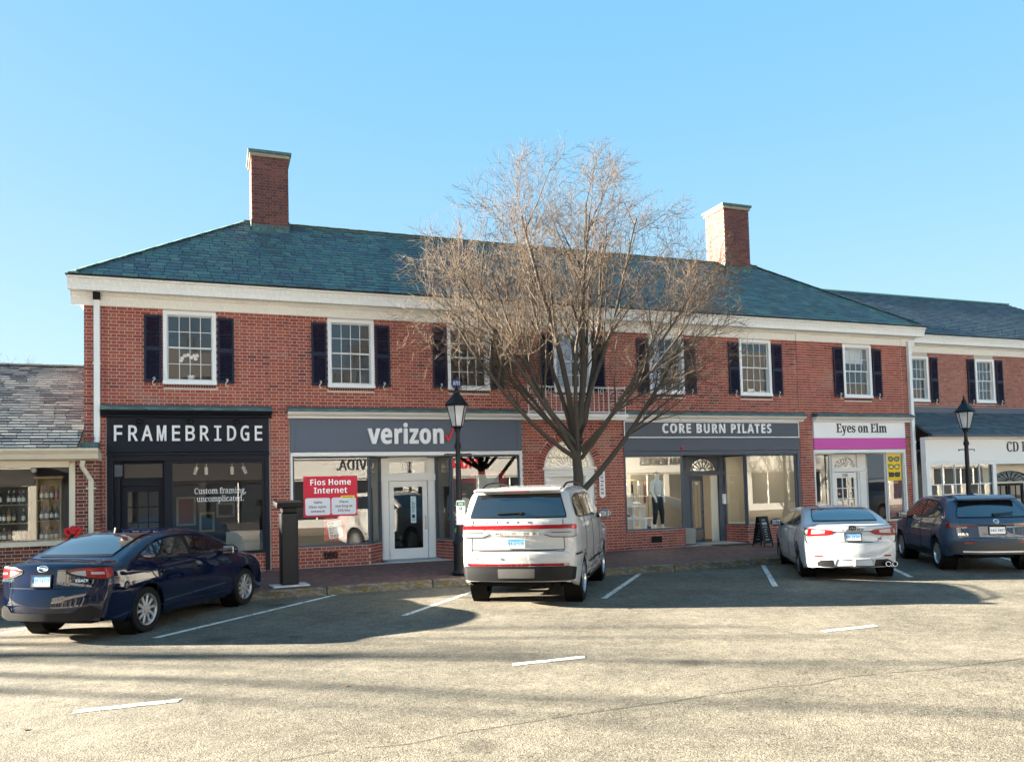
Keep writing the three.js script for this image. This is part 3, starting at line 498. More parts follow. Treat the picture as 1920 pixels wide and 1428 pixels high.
{ // phone shop
  const s = part('shopfront', bld), [a, b] = BAYS.vz, w = M.white, g = M.slateBlue;
  strip(w, s, 'shopfront_frame', [[a, a + 0.05, 0.6, 3.03, -0.15, 0.025], [b - 0.07, b, 0.15, 3.03, -0.15, 0.025], [a + 0.05, b - 0.07, 2.93, 3.03, -0.2, 0.03]]);
  riser(s, a, -0.03, 3.74, -0.03, 0.66, 82); riser(s, 3.74, -0.03, 4.17, -0.72, 0.66, 83); riser(s, 5.68, -0.72, 5.94, -0.03, 0.66, 84); riser(s, 5.94, -0.03, b - 0.07, -0.03, 0.66, 85);
  for (const [p, q, u, v] of [[a + 0.05, -0.05, 3.74, -0.05], [3.76, -0.08, 4.17, -0.74], [5.68, -0.74, 5.92, -0.08], [5.94, -0.05, b - 0.07, -0.05]]) glazing(s, p, q, u, v, 0.67, 2.92, M.coreGrey, { fw: 0.035 });
  mesh('vent', [extrude(rect(2.57, 2.9, 0.36, 0.52), 0.02, [rect(2.59, 2.88, 0.38, 0.5)]).translate(0, 0, -0.016), ...[...Array(9)].map((_, k) => box(2.6 + k * 0.032, 2.615 + k * 0.032, 0.38, 0.5, -0.018, 0.0))], M.black, s);
  strip(w, s, 'door_surround', [[4.19, 4.38, 0.16, 2.9, -0.86, -0.74], [5.46, 5.66, 0.16, 2.9, -0.86, -0.74], [4.18, 5.67, 2.28, 2.45, -0.86, -0.7], [4.38, 5.46, 2.84, 2.92, -0.86, -0.74], [4.22, 4.35, 0.4, 2.24, -0.735, -0.72], [5.49, 5.63, 0.4, 2.24, -0.735, -0.72]]);
  glazing(s, 4.38, -0.8, 5.46, -0.8, 2.45, 2.84, w, { name: 'transom_window', fw: 0.04 });
  const d = part('door', s, [4.4, 0, -0.82]);
  mesh('door_leaf', extrude(rect(0, 1.04, 0.19, 2.27), 0.05, [rect(0.12, 0.92, 0.46, 2.12)], 0.005), w, d);
  const p = mesh('pane', new THREE.PlaneGeometry(0.81, 1.67), M.shopGlass, d); p.position.set(0.52, 1.29, 0.02);
  mesh('door_handle', tube([[0.98, 0.98, 0.05], [0.98, 1.0, 0.11], [0.98, 1.3, 0.11], [0.98, 1.32, 0.05]], 0.014, 8), M.steel, d);
  const notice = canvasTex(128, 512, (c, W, H) => { c.fillStyle = '#b9d4dc'; c.fillRect(0, 0, W, H); c.fillStyle = '#c4202a'; c.font = 'bold 50px sans-serif'; c.fillText('v', 40, 60); c.fillStyle = '#24303a'; for (let k = 0; k < 9; k++) c.fillRect(26, 100 + k * 26, 40 + (k * 37) % 40, 9); c.fillRect(30, 350, 66, 66); c.fillRect(26, 450, 74, 9); });
  const nt = mesh('notice', new THREE.PlaneGeometry(0.15, 0.72), mat(0xffffff, 0.6, { map: notice }), d); nt.position.set(0.66, 1.5, 0.03);
  mesh('threshold', [box(4.18, 5.67, 0.15, 0.19, -0.9, -0.02), ...[...Array(14)].map((_, k) => box(4.22 + k * 0.1, 4.27 + k * 0.1, 0.19, 0.196, -0.7, -0.1))], mat(new THREE.Color().setRGB(0.36, 0.38, 0.4), 0.7), s);
  mesh('interior_wall', [box(1.53, 8.18, 0.2, 3.9, -5.6, -5.5)], M.interior, s);
  mesh('entry_ceiling', box(3.76, 5.92, 2.93, 2.99, -0.9, -0.2), w, s);
}
{ // pilates studio
  const s = part('shopfront', bld), [a, b] = BAYS.cb, m = M.coreGrey;
  strip(m, s, 'shopfront_frame', [[a, a + 0.04, 0.62, 2.98, -0.15, 0.02], [b - 0.1, b, 0.15, 2.98, -0.15, 0.025], [a + 0.04, b - 0.1, 2.86, 2.98, -0.2, 0.02]]);
  riser(s, a, -0.03, 13.09, -0.03, 0.68, 86); riser(s, 13.09, -0.03, 13.66, -0.86, 0.68, 87); riser(s, 15.13, -0.86, 15.35, -0.03, 0.68, 88); riser(s, 15.35, -0.03, b - 0.1, -0.03, 0.68, 89);
  for (const [p, q, u, v] of [[a + 0.04, -0.05, 13.09, -0.05], [13.11, -0.08, 13.66, -0.88], [15.13, -0.88, 15.33, -0.08], [15.35, -0.05, b - 0.1, -0.05]]) glazing(s, p, q, u, v, 0.69, 2.86, m, { fw: 0.035 });
  mesh('vent', box(11.95, 12.28, 0.32, 0.5, -0.018, 0.004), M.black, s);
  strip(m, s, 'door_surround', [[13.68, 13.86, 0.16, 2.86, -1.0, -0.88], [14.94, 15.13, 0.16, 2.86, -1.0, -0.88], [13.66, 15.15, 2.27, 2.38, -1.0, -0.84], [13.72, 13.82, 2.46, 2.8, -0.878, -0.86], [14.98, 15.09, 2.46, 2.8, -0.878, -0.86]]);
  mesh('fanlight_board', lunetteBoard(13.86, 14.94, 2.38, 2.86, 14.4, 2.4, 0.49, 0.4, 0.06).translate(0, 0, -0.98), m, s);
  fanlight(s, 14.4, 2.4, 0.49, 0.4, -0.95, m);
  const d = part('door', s, [13.88, 0, -0.95], 0.42);
  mesh('door_leaf', extrude(rect(0, 0.72, 0.19, 2.25), 0.05, [rect(0.1, 0.62, 0.62, 2.1)], 0.005), m, d);
  const p = mesh('pane', new THREE.PlaneGeometry(0.53, 1.49), M.shopGlass, d); p.position.set(0.36, 1.36, 0.02);
  mesh('door_handle', tube([[0.67, 1.0, 0.05], [0.67, 1.02, 0.1], [0.67, 1.2, 0.1], [0.67, 1.22, 0.05]], 0.012, 8), M.steel, d);
  mesh('kick_plate', box(0.08, 0.64, 0.28, 0.55, 0.051, 0.056), M.steel, d);
  mesh('house_number', new TextGeometry('10', { font: fonts.sans_bold, size: 0.09, depth: 0.004 }).translate(0.3, 1.97, 0.03), M.letter, d);
  mesh('door_side', box(14.68, 14.93, 0.19, 2.26, -0.99, -0.95), M.cream, s);
  mesh('letter_box', [rbox(15.02, 15.13, 1.35, 1.66, -0.88, -0.79, 0.01)], M.white, s);
  mesh('threshold', box(13.66, 15.15, 0.15, 0.185, -1.05, -0.02), mat(new THREE.Color().setRGB(0.3, 0.29, 0.27), 0.8), s);
  mesh('entry_ceiling', box(13.1, 15.34, 2.87, 2.95, -1.0, -0.2), m, s);
  mesh('interior_wall', [box(10.73, 17.54, 0.2, 3.9, -3.1, -3.0), box(15.2, 15.26, 0.19, 3.9, -2.99, -1.05), box(10.725, 10.75, 0.2, 3.9, -2.99, -0.33), box(17.5, 17.53, 0.2, 3.9, -2.99, -0.33)], M.interiorWarm, s);
  mesh('display_floor', [box(10.76, 13.6, 0.2, 0.66, -2.9, -0.25), box(15.3, 17.48, 0.2, 0.66, -2.9, -0.25)], mat(new THREE.Color().setRGB(0.32, 0.29, 0.25), 0.7), s);
}
{ // optician
  const s = part('shopfront', bld), [a, b] = BAYS.ey, w = M.white;
  strip(w, s, 'shopfront_frame', [[a, a + 0.04, 0.15, 2.99, -0.15, 0.02], [b - 0.06, b, 0.15, 2.99, -0.15, 0.025], [a + 0.04, b - 0.06, 2.88, 2.99, -0.2, 0.02]]);
  riser(s, a, -0.03, 18.61, -0.03, 0.62, 90); riser(s, 18.61, -0.03, 19.14, -0.56, 0.62, 91); riser(s, 20.6, -0.56, 20.95, -0.03, 0.62, 92); riser(s, 20.95, -0.03, b - 0.06, -0.03, 0.62, 93);
  for (const [p, q, u, v] of [[a + 0.04, -0.05, 18.61, -0.05], [18.63, -0.08, 19.14, -0.58], [20.6, -0.58, 20.93, -0.08], [20.95, -0.05, b - 0.06, -0.05]]) glazing(s, p, q, u, v, 0.63, 2.88, M.sash, { fw: 0.03 });
  strip(w, s, 'door_surround', [[19.15, 19.26, 0.16, 2.88, -0.7, -0.56], [20.22, 20.58, 0.16, 2.88, -0.7, -0.56], [19.13, 20.6, 2.28, 2.4, -0.7, -0.52], [20.28, 20.5, 0.3, 2.2, -0.555, -0.53], [20.25, 20.54, 2.18, 2.26, -0.555, -0.51]]);
  mesh('fanlight_board', lunetteBoard(19.26, 20.22, 2.4, 2.88, 19.74, 2.42, 0.44, 0.38, 0.06).translate(0, 0, -0.68), w, s);
  fanlight(s, 19.74, 2.42, 0.44, 0.38, -0.65, w);
  const d = part('door', s, [19.27, 0, -0.66]);
  mesh('door_leaf', extrude(rect(0, 0.93, 0.19, 2.26), 0.05, [rect(0.1, 0.83, 0.7, 2.08)], 0.005), w, d);
  const bars = []; for (let i = 1; i < 3; i++) bars.push(box(0.1 + i * 0.2433 - 0.014, 0.1 + i * 0.2433 + 0.014, 0.7, 2.08, 0.01, 0.045)); for (let j = 1; j < 4; j++) bars.push(box(0.1, 0.83, 0.7 + j * 0.345 - 0.014, 0.7 + j * 0.345 + 0.014, 0.011, 0.044));
  mesh('muntin', bars, w, d); for (let i = 0; i < 3; i++) for (let j = 0; j < 4; j++) { const p = mesh('pane', new THREE.PlaneGeometry(0.22, 0.32), M.shopGlass, d); p.position.set(0.1 + (i + 0.5) * 0.2433, 0.7 + (j + 0.5) * 0.345, 0.025); }
  mesh('house_number', new TextGeometry('146', { font: fonts.serif_bold, size: 0.1, depth: 0.006 }).translate(0.33, 2.12, 0.05), M.darkLetter, d);
  mesh('door_handle', cyl(0.03, 0.03, 0.98, 1.06, 12, 0.87, 0.09), M.steel, d);
  for (const [x, y, c] of [[0.2, 1.55, 0xc98a78], [0.72, 1.55, 0x9db29a], [0.72, 1.2, 0xd2b13c]]) mesh('sticker', new THREE.CylinderGeometry(0.045, 0.045, 0.004, 16).rotateX(Math.PI / 2).translate(x, y, 0.03), mat(hex(c), 0.6), d);
  mesh('threshold', box(19.1, 20.6, 0.15, 0.185, -0.75, -0.02), mat(new THREE.Color().setRGB(0.3, 0.29, 0.27), 0.8), s);
  mesh('entry_ceiling', box(18.63, 20.94, 2.89, 2.96, -0.7, -0.2), w, s);
  mesh('interior_wall', [box(17.68, 21.8, 0.2, 3.9, -4.2, -4.1), box(20.65, 20.7, 0.2, 3.9, -4.0, -0.66)], M.interior, s);
}
{ // arched white doorway
  const s = part('arched_doorway', bld), w = M.white, x = ARCH.x, r = ARCH.r;
  const ring = []; for (let i = 0; i <= 32; i++) { const a = Math.PI * i / 32; ring.push([x + (r - 0.002) * Math.cos(a), 2.53 + (r - 0.002) * Math.sin(a)]); }
  const inner = []; for (let i = 32; i >= 0; i--) { const a = Math.PI * i / 32; inner.push([x + (r - 0.08) * Math.cos(a), 2.53 + (r - 0.08) * Math.sin(a)]); }
  mesh('arch_frame', extrude([...ring, ...inner], 0.16).translate(0, 0, -0.24), w, s);
  fanlight(s, x, 2.54, r - 0.08, r - 0.08, -0.17, w, M.shopGlass, 9);
  strip(w, s, 'entablature', [[x - r, x + r, 2.3, 2.53, -0.28, -0.03], [x - r - 0.05, x + r + 0.05, 2.49, 2.56, -0.1, 0.05], [x - r, x - r + 0.26, 0.16, 2.3, -0.28, -0.06], [x + r - 0.26, x + r, 0.16, 2.3, -0.28, -0.06], [x - r, x + r, 2.38, 2.42, -0.03, -0.01], [x - r + 0.05, x - r + 0.2, 0.4, 2.2, -0.06, -0.045], [x + r - 0.2, x + r - 0.05, 0.4, 2.2, -0.06, -0.045]]);
  const d = part('door', s, [x - r + 0.26, 0, -0.25]);
  const dw = 2 * r - 0.52; mesh('door_leaf', [box(0, dw, 0.17, 2.3, -0.03, 0)], w, d);
  const panels = []; for (const px of [0.08, dw / 2 + 0.03]) for (const [a, b] of [[0.3, 0.85], [0.95, 1.6], [1.7, 2.15]]) panels.push(extrude(rect(px, px + dw / 2 - 0.11, a, b), 0.02, [rect(px + 0.035, px + dw / 2 - 0.145, a + 0.035, b - 0.035)], 0.004));
  mesh('door_panel', panels, w, d); mesh('door_handle', cyl(0.03, 0.03, 1.02, 1.08, 12, dw - 0.07, 0.05), M.steel, d);
  mesh('hall_wall', [box(8.33, 10.59, 0.2, 3.9, -2.6, -2.5), box(8.33, 8.36, 0.2, 3.9, -2.49, -0.33), box(10.56, 10.59, 0.2, 3.9, -2.49, -0.33)], M.interior, s);
  mesh('door_step', rbox(x - r - 0.02, x + r + 0.02, 0.14, 0.2, -0.35, 0.12, 0.015), mat(new THREE.Color().setRGB(0.33, 0.31, 0.29), 0.8), s);
}
// hall lantern, lit, seen through the fanlight
{
  const t = thing('hall_lantern', 'small lit brass lantern hanging behind the arched fanlight', 'lantern', [8.9, 2.86, -0.75]);
  mesh('lantern_body', [cyl(0.05, 0.07, 0.09, 0.12, 6), cyl(0.05, 0.05, -0.12, -0.1, 6), bar([0, 0.12, 0], [0, 0.99, 0], 0.008), ...[0, 1, 2, 3, 4, 5].map((k) => bar([0.05 * Math.cos(k * 1.047), -0.1, 0.05 * Math.sin(k * 1.047)], [0.065 * Math.cos(k * 1.047), 0.1, 0.065 * Math.sin(k * 1.047)], 0.005))], mat(new THREE.Color().setRGB(0.5, 0.33, 0.12), 0.35, { metalness: 0.8 }), t);
  mesh('bulb', new THREE.SphereGeometry(0.028, 12, 8), mat(0x000000, 0.5, { emissive: new THREE.Color().setRGB(1, 0.72, 0.34), emissiveIntensity: 3 }), t);
  const l = new THREE.PointLight(new THREE.Color().setRGB(1, 0.75, 0.4), 0.35); l.castShadow = true; t.add(l);
}
// ------------------------------------------------------------------ shop signs
const inset = (x0, x1, y0, y1, z, m, parent, fr = 0.012) => mesh('edge_trim', extrude(rect(x0, x1, y0, y1), 0.014, [rect(x0 + fr, x1 - fr, y0 + fr, y1 - fr)]).translate(0, 0, z), m, parent);
{
  const t = thing('shop_sign', 'charcoal fascia sign with widely spaced white capitals under three small lamps', 'sign');
  mesh('sign_board', rbox(-2.31, 1.27, 3.06, 3.876, -0.1, 0.05, 0.006), M.charcoal, t);
  letters(t, 'FRAMEBRIDGE', 'sans_mono_regular', -2.2, 1.14, 3.33, 0.055, 0.255, M.letter, { depth: 0.03, bevel: 0.009, track: 0.09 });
  for (const x of [-1.62, -0.52, 0.52]) { const l = part('sign_lamp', t, [x, 3.76, 0.1]); mesh('lamp_arm', tube([[0, 0.02, -0.05], [0, 0.05, 0.05], [0, 0.02, 0.12]], 0.012, 6), M.black, l); mesh('lamp_head', new THREE.SphereGeometry(0.075, 16, 10, 0, 6.3, 0, 1.9).rotateX(0.5).translate(0, 0, 0.1), M.black, l); }
}
{
  const t = thing('shop_sign', 'slate blue fascia sign with white lowercase lettering and a red tick', 'sign');
  mesh('sign_board', rbox(1.78, 7.95, 3.04, 3.876, -0.1, 0.05, 0.006), M.slateBlue, t);
  inset(1.9, 7.83, 3.09, 3.84, 0.05, M.slateBlue, t, 0.03);
  letters(t, 'verizon', 'sans_bold', 3.7, 5.74, 3.24, 0.055, 0.36, M.letter, { depth: 0.06, bevel: 0.01 });
  mesh('tick', extrude([[5.74, 3.44], [5.79, 3.46], [5.835, 3.375], [5.98, 3.71], [6.03, 3.74], [5.86, 3.3], [5.815, 3.3]], 0.06).translate(0, 0, 0.055), M.red, t);
}
{
  const t = thing('shop_sign', 'dark grey white-edged fascia sign with white capitals above a plain grey band', 'sign');
  mesh('sign_board', rbox(11.1, 17.36, 3.37, 3.876, -0.1, 0.05, 0.006), M.coreGrey, t);
  inset(11.11, 17.35, 3.375, 3.87, 0.05, M.white, t, 0.03);
  mesh('lower_band', rbox(11.1, 17.36, 2.99, 3.36, -0.1, 0.035, 0.006), M.coreGrey, t);
  letters(t, 'CORE BURN PILATES', 'sans_bold', 12.36, 16.28, 3.52, 0.055, 0.2, M.letter, { depth: 0.03, track: 0.03, bevel: 0.004 });
  mesh('red_mark', [tube([[13.02, 3.1, 0.05], [13.07, 3.12, 0.05], [13.03, 3.06, 0.05], [13.08, 3.02, 0.05], [13.02, 3.0, 0.05]], 0.014, 6)], M.red, t);
}
{
  const t = thing('shop_sign', 'white fascia sign with dark serif lettering over a magenta band', 'sign');
  mesh('sign_board', rbox(17.93, 21.74, 3.36, 3.876, -0.1, 0.05, 0.006), M.letter, t);
  mesh('magenta_band', rbox(17.93, 21.74, 3.0, 3.355, -0.1, 0.045, 0.006), M.magenta, t);
  letters(t, 'Eyes on Elm', 'serif_bold', 18.83, 20.94, 3.54, 0.051, 0.21, M.darkLetter, { depth: 0.015 });
}
{ // address board beside the arched door
  const t = thing('directory_board', 'narrow white directory board with pointed ends beside the arched door', 'sign', [10.37, 0, 0.016]);
  mesh('board', extrude([[-0.085, 1.72], [0, 1.66], [0.085, 1.72], [0.085, 2.42], [0, 2.5], [-0.085, 2.42]], 0.025, [], 0.003), M.letter, t);
  [2.35, 2.24, 2.13, 2.02, 1.91, 1.8].forEach((y, k) => mesh('name_line', [box(-0.055, 0.02 + (k % 3) * 0.014, y, y + 0.03, 0.025, 0.029), box(-0.05, 0.04, y - 0.035, y - 0.022, 0.025, 0.029)], M.darkLetter, t));
}
// ------------------------------------------------------------------ posters and lettering in the windows
const printed = (tex, r = 0.55) => mat(0xffffff, r, { map: tex });
function poster(name, label, x0, x1, y0, y1, z, tex, turn = 0, thick = 0.006) {
  const g = thing(name, label, 'poster', [(x0 + x1) / 2, (y0 + y1) / 2, z], turn);
  mesh('sheet', box(-(x1 - x0) / 2, (x1 - x0) / 2, -(y1 - y0) / 2, (y1 - y0) / 2, -thick / 2, thick / 2), M.letter, g);
  mesh('print', new THREE.PlaneGeometry(x1 - x0, y1 - y0), printed(tex), g).position.z = thick / 2 + 0.001; return g;
}
const rr = (c, x, y, w, h, r) => { c.beginPath(); c.roundRect(x, y, w, h, r); c.fill(); };
poster('window_poster', 'large red home internet poster with two white boxes in the phone shop window', 2.09, 3.43, 1.41, 2.43, -0.06, canvasTex(1024, 784, (c, W, H) => {
  c.fillStyle = '#d8143a'; c.fillRect(0, 0, W, H); c.fillStyle = '#fff'; c.textAlign = 'center';
  c.font = 'bold 158px sans-serif'; c.fillText('Fios Home', W / 2, 172); c.fillText('Internet', W / 2, 330);
  c.fillStyle = '#dfe4ec'; rr(c, 30, 420, 470, 330, 40); rr(c, 525, 420, 470, 330, 40); c.fillStyle = '#f2d23a'; rr(c, 700, 385, 270, 50, 14);
  c.fillStyle = '#33222a'; c.font = 'bold 30px sans-serif'; c.fillText('All-in pricing', 835, 422);
  c.fillStyle = '#6d1a28'; c.font = 'bold 66px sans-serif'; ['100%', 'fiber-optic', 'network'].forEach((s, k) => c.fillText(s, 265, 530 + k * 84)); ['Plans', 'starting at', '$35/mo'].forEach((s, k) => c.fillText(s, 760, 525 + k * 84));
}));
poster('window_poster', 'small red poster with a tilted white coupon below the home internet poster', 2.6, 3.17, 0.8, 1.4, -0.16, canvasTex(512, 540, (c, W, H) => {
  c.fillStyle = '#cf1630'; c.fillRect(0, 0, W, H); c.fillStyle = '#fff'; c.font = '34px sans-serif'; c.fillText('Get it today', 40, 46);
  c.save(); c.translate(230, 280); c.rotate(-0.14); c.fillStyle = '#e9e6e0'; rr(c, -150, -190, 320, 400, 30); c.fillStyle = '#3a3232'; c.font = 'bold 46px sans-serif'; ['Bring', 'your', 'device.', "We'll", 'pay'].forEach((s, k) => c.fillText(s, -120, -120 + k * 50)); c.fillStyle = '#c3142c'; c.font = 'bold 110px sans-serif'; c.fillText('Deal', -125, 190); c.restore();
}));
poster('window_poster', 'tall dark poster of a person in a white shirt with a green oval', 5.98, 6.62, 0.78, 2.35, -0.19, canvasTex(512, 1256, (c, W, H) => {
  c.fillStyle = '#3a302c'; c.fillRect(0, 0, W, H); c.fillStyle = '#7a1420'; c.fillRect(0, 0, W, 150); c.fillRect(0, 0, 50, H * 0.5);
  c.fillStyle = '#5b4034'; c.beginPath(); c.ellipse(270, 330, 75, 98, 0, 0, 7); c.fill(); c.fillRect(238, 400, 64, 70);
  c.fillStyle = '#2a211d'; c.beginPath(); c.ellipse(270, 262, 78, 50, 0, 0, 7); c.fill(); c.fillStyle = '#c9c2b4'; c.beginPath(); c.moveTo(120, 720); c.lineTo(140, 520); c.quadraticCurveTo(200, 440, 270, 450); c.quadraticCurveTo(350, 440, 410, 520); c.lineTo(430, 720); c.closePath(); c.fill();
  c.fillStyle = '#e8e2da'; c.fillRect(240, 368, 60, 12); c.fillStyle = '#fff'; c.font = 'bold 84px sans-serif'; ['Frontier', 'is joining', 'Verizon.'].forEach((s, k) => c.fillText(s, 60, 850 + k * 96));
  c.fillStyle = '#a9cf4a'; rr(c, 40, 1085, 400, 120, 55); c.fillStyle = '#233010'; c.font = 'bold 42px sans-serif'; c.fillText('Lightning', 90, 1140); c.fillText('more.', 90, 1185);
}), -0.0);
poster('window_poster', 'white and red display panel with a tick standing inside the phone shop', 6.7, 7.75, 0.8, 2.5, -0.75, canvasTex(512, 830, (c, W, H) => { c.fillStyle = '#b3162a'; c.fillRect(0, 0, W, H); c.fillStyle = '#d9d4cf'; c.fillRect(70, 40, 330, 420); c.fillStyle = '#9fc4a8'; c.fillRect(70, 460, 330, 300); c.strokeStyle = '#c8102e'; c.lineWidth = 26; c.beginPath(); c.moveTo(240, 440); c.lineTo(280, 500); c.lineTo(370, 360); c.stroke(); }), 0);
poster('window_poster', 'yellow poster with three pairs of black spectacles in the optician window', 20.99, 21.6, 1.95, 2.84, -0.06, canvasTex(512, 756, (c, W, H) => {
  c.fillStyle = '#e6bf1d'; c.fillRect(0, 0, W, H); c.lineWidth = 26; c.strokeStyle = '#191a1c';
  [150, 370, 590].forEach((y, k) => { for (const x of [150, 362]) { c.beginPath(); if (k === 2) c.roundRect(x - 84, y - 55, 168, 112, 30); else c.ellipse(x, y, 82, 62, 0, 0, 7); c.fillStyle = ['#7e8b86', '#d8c66a', '#3d4038'][k]; c.fill(); c.stroke(); } c.beginPath(); c.moveTo(232, y - 12); c.lineTo(280, y - 12); c.stroke(); c.beginPath(); c.moveTo(40, y - 50); c.lineTo(90, y - 48); c.moveTo(422, y - 48); c.lineTo(472, y - 50); c.stroke(); });
}));
poster('window_poster', 'plum display panel with cream lettering below the spectacles poster', 21.0, 21.6, 0.72, 1.94, -0.12, canvasTex(512, 1040, (c, W, H) => { c.fillStyle = '#5a1238'; c.fillRect(0, 0, W, H); c.fillStyle = '#c9a878'; c.fillRect(0, 0, W, 90); c.fillStyle = '#8d1c34'; c.fillRect(70, 0, W, 90); c.fillStyle = '#e8d9a8'; c.font = 'bold 92px sans-serif'; c.fillText('MOSCOT', 40, 80); c.strokeStyle = '#a3577f'; c.lineWidth = 8; c.strokeRect(100, 470, 330, 420); c.fillStyle = '#b9799a'; for (let k = 0; k < 4; k++) c.fillRect(150 + k * 60, 700, 26, 60); }));
{ // white lettering on the framing shop's glass
  const t = thing('window_lettering', 'two lines of white serif lettering on the framing shop window', 'lettering');
  letters(t, 'Custom framing,', 'serif_regular', -0.45, 0.73, 2.06, -0.036, 0.098, M.letter, { depth: 0.002 }); letters(t, 'uncomplicated.', 'serif_regular', -0.4, 0.68, 1.87, -0.036, 0.098, M.letter, { depth: 0.002 });
  const u = thing('window_lettering', 'white number 136 on the transom glass above the phone shop door', 'lettering');
  letters(u, '136', 'serif_regular', 4.72, 5.12, 2.56, -0.818, 0.16, M.letter, { depth: 0.002 });
  const a = thing('alarm_sign', 'round blue security sign at the foot of a tree-covered upper window', 'sign', [6.1, 4.83, 0.07]);
  mesh('disc', new THREE.CylinderGeometry(0.15, 0.15, 0.012, 8).rotateX(Math.PI / 2), mat(new THREE.Color().setRGB(0.02, 0.05, 0.2), 0.4), a); mesh('bracket', box(-0.02, 0.02, -0.13, 0.1, -0.03, -0.006), M.steel, a);
  letters(a, 'ADT', 'sans_bold', -0.1, 0.1, -0.035, 0.007, 0.08, M.letter, { depth: 0.003 });
}
// ------------------------------------------------------------------ things inside the shops
for (const [x, tilt] of [[-0.4, -0.3], [-0.18, 0], [0.42, 0], [0.68, 0.4]]) {
  const t = thing('spot_lamp', `white ${['sharply left-tilted', 'upright', 'upright', 'right-tilted'][[-0.3, 0, 0.4].indexOf(tilt) === 0 ? 0 : tilt ? 3 : 1]} spotlight on the framing shop ceiling track`, 'lamp', [x, 2.72, -0.6], 0, 'track spotlights in the framing shop');
  mesh('lamp_body', cyl(0.04, 0.045, -0.19, 0, 14).rotateZ(tilt), M.letter, t); mesh('stem', bar([0, 0, 0], [0, 0.08, 0], 0.01), M.letter, t);
}
tag(mesh('lamp_track', box(-0.8, 1.1, 2.8, 2.83, -0.63, -0.57), M.black), 'black ceiling lamp track inside the framing shop window', 'lamp track');
{
  const t = thing('cabinet', 'pale grey low cabinet with drawers in the framing shop window', 'cabinet', [0.72, 0.18, -1.0]), m = mat(new THREE.Color().setRGB(0.3, 0.31, 0.31), 0.6);
  mesh('carcass', rbox(-0.45, 0.45, 0, 0.92, -0.3, 0.25, 0.01), m, t);
  for (const y of [0.1, 0.38, 0.66]) { const d = mesh('drawer', rbox(-0.42, 0.42, y, y + 0.24, 0.25, 0.27, 0.006), m, t); mesh('knob', new THREE.SphereGeometry(0.022, 10, 8).translate(0, y + 0.12, 0.285), M.steel, d); }
  const f = [[-0.75, 1.2, 0.5, 0.8, 0x9a4a32], [-0.2, 1.0, 0.4, 0.55, 0x2c4a5c], [0.3, 1.4, 0.5, 0.4, 0x40382c]];
  f.forEach(([x, y, w, h, c], k) => { const p = thing('picture_frame', ['tall rust red framed picture on the framing shop wall', 'blue framed print on the framing shop wall', 'wide dark framed picture on the framing shop wall'][k], 'picture', [x, y, -3.95]); mesh('frame_moulding', extrude(rect(-w / 2, w / 2, 0, h), 0.04, [rect(-w / 2 + 0.05, w / 2 - 0.05, 0.05, h - 0.05)], 0.006), M.cream, p); mesh('picture', box(-w / 2 + 0.05, w / 2 - 0.05, 0.05, h - 0.05, 0, 0.01), mat(hex(c), 0.6), p); });
}
{ // potted orchid on the sill of the first upper window
  const t = thing('potted_orchid', 'white orchid in a small white pot on an upstairs window sill', 'plant', [-0.5, 4.8, -0.22]);
  mesh('pot', lathe([[0.001, 0], [0.06, 0], [0.085, 0.12], [0.075, 0.12], [0.06, 0.1], [0.001, 0.1]], 18), M.letter, t);
  mesh('stem', [tube([[0, 0.1, 0], [0.03, 0.3, 0], [0.0, 0.52, 0.01], [-0.1, 0.62, 0.01], [-0.2, 0.56, 0.02]], 0.006, 5), tube([[0, 0.1, 0], [-0.02, 0.3, 0.02], [0.05, 0.55, 0], [0.12, 0.6, 0]], 0.006, 5)], mat(new THREE.Color().setRGB(0.1, 0.16, 0.04), 0.6), t);
  const pet = []; const r = rngOf(5); for (const [x, y] of [[-0.2, 0.54], [-0.14, 0.6], [-0.07, 0.62], [0.0, 0.56], [0.07, 0.6], [0.13, 0.61], [-0.22, 0.48], [0.1, 0.53]]) for (let k = 0; k < 5; k++) pet.push(new THREE.SphereGeometry(0.03, 8, 6).scale(1, 0.7, 0.25).rotateZ(r() * 3).translate(x + 0.022 * Math.cos(k * 1.26), y + 0.022 * Math.sin(k * 1.26), 0.02 + r() * 0.02));
  mesh('flowers', pet, M.letter, t);
  mesh('leaves', [0, 1, 2, 3].map((k) => new THREE.SphereGeometry(0.09, 10, 6).scale(1, 0.25, 0.4).rotateZ(0.5).translate(0.08, 0.14, 0).rotateY(k * 1.6)), mat(new THREE.Color().setRGB(0.05, 0.1, 0.03), 0.5), t);
}
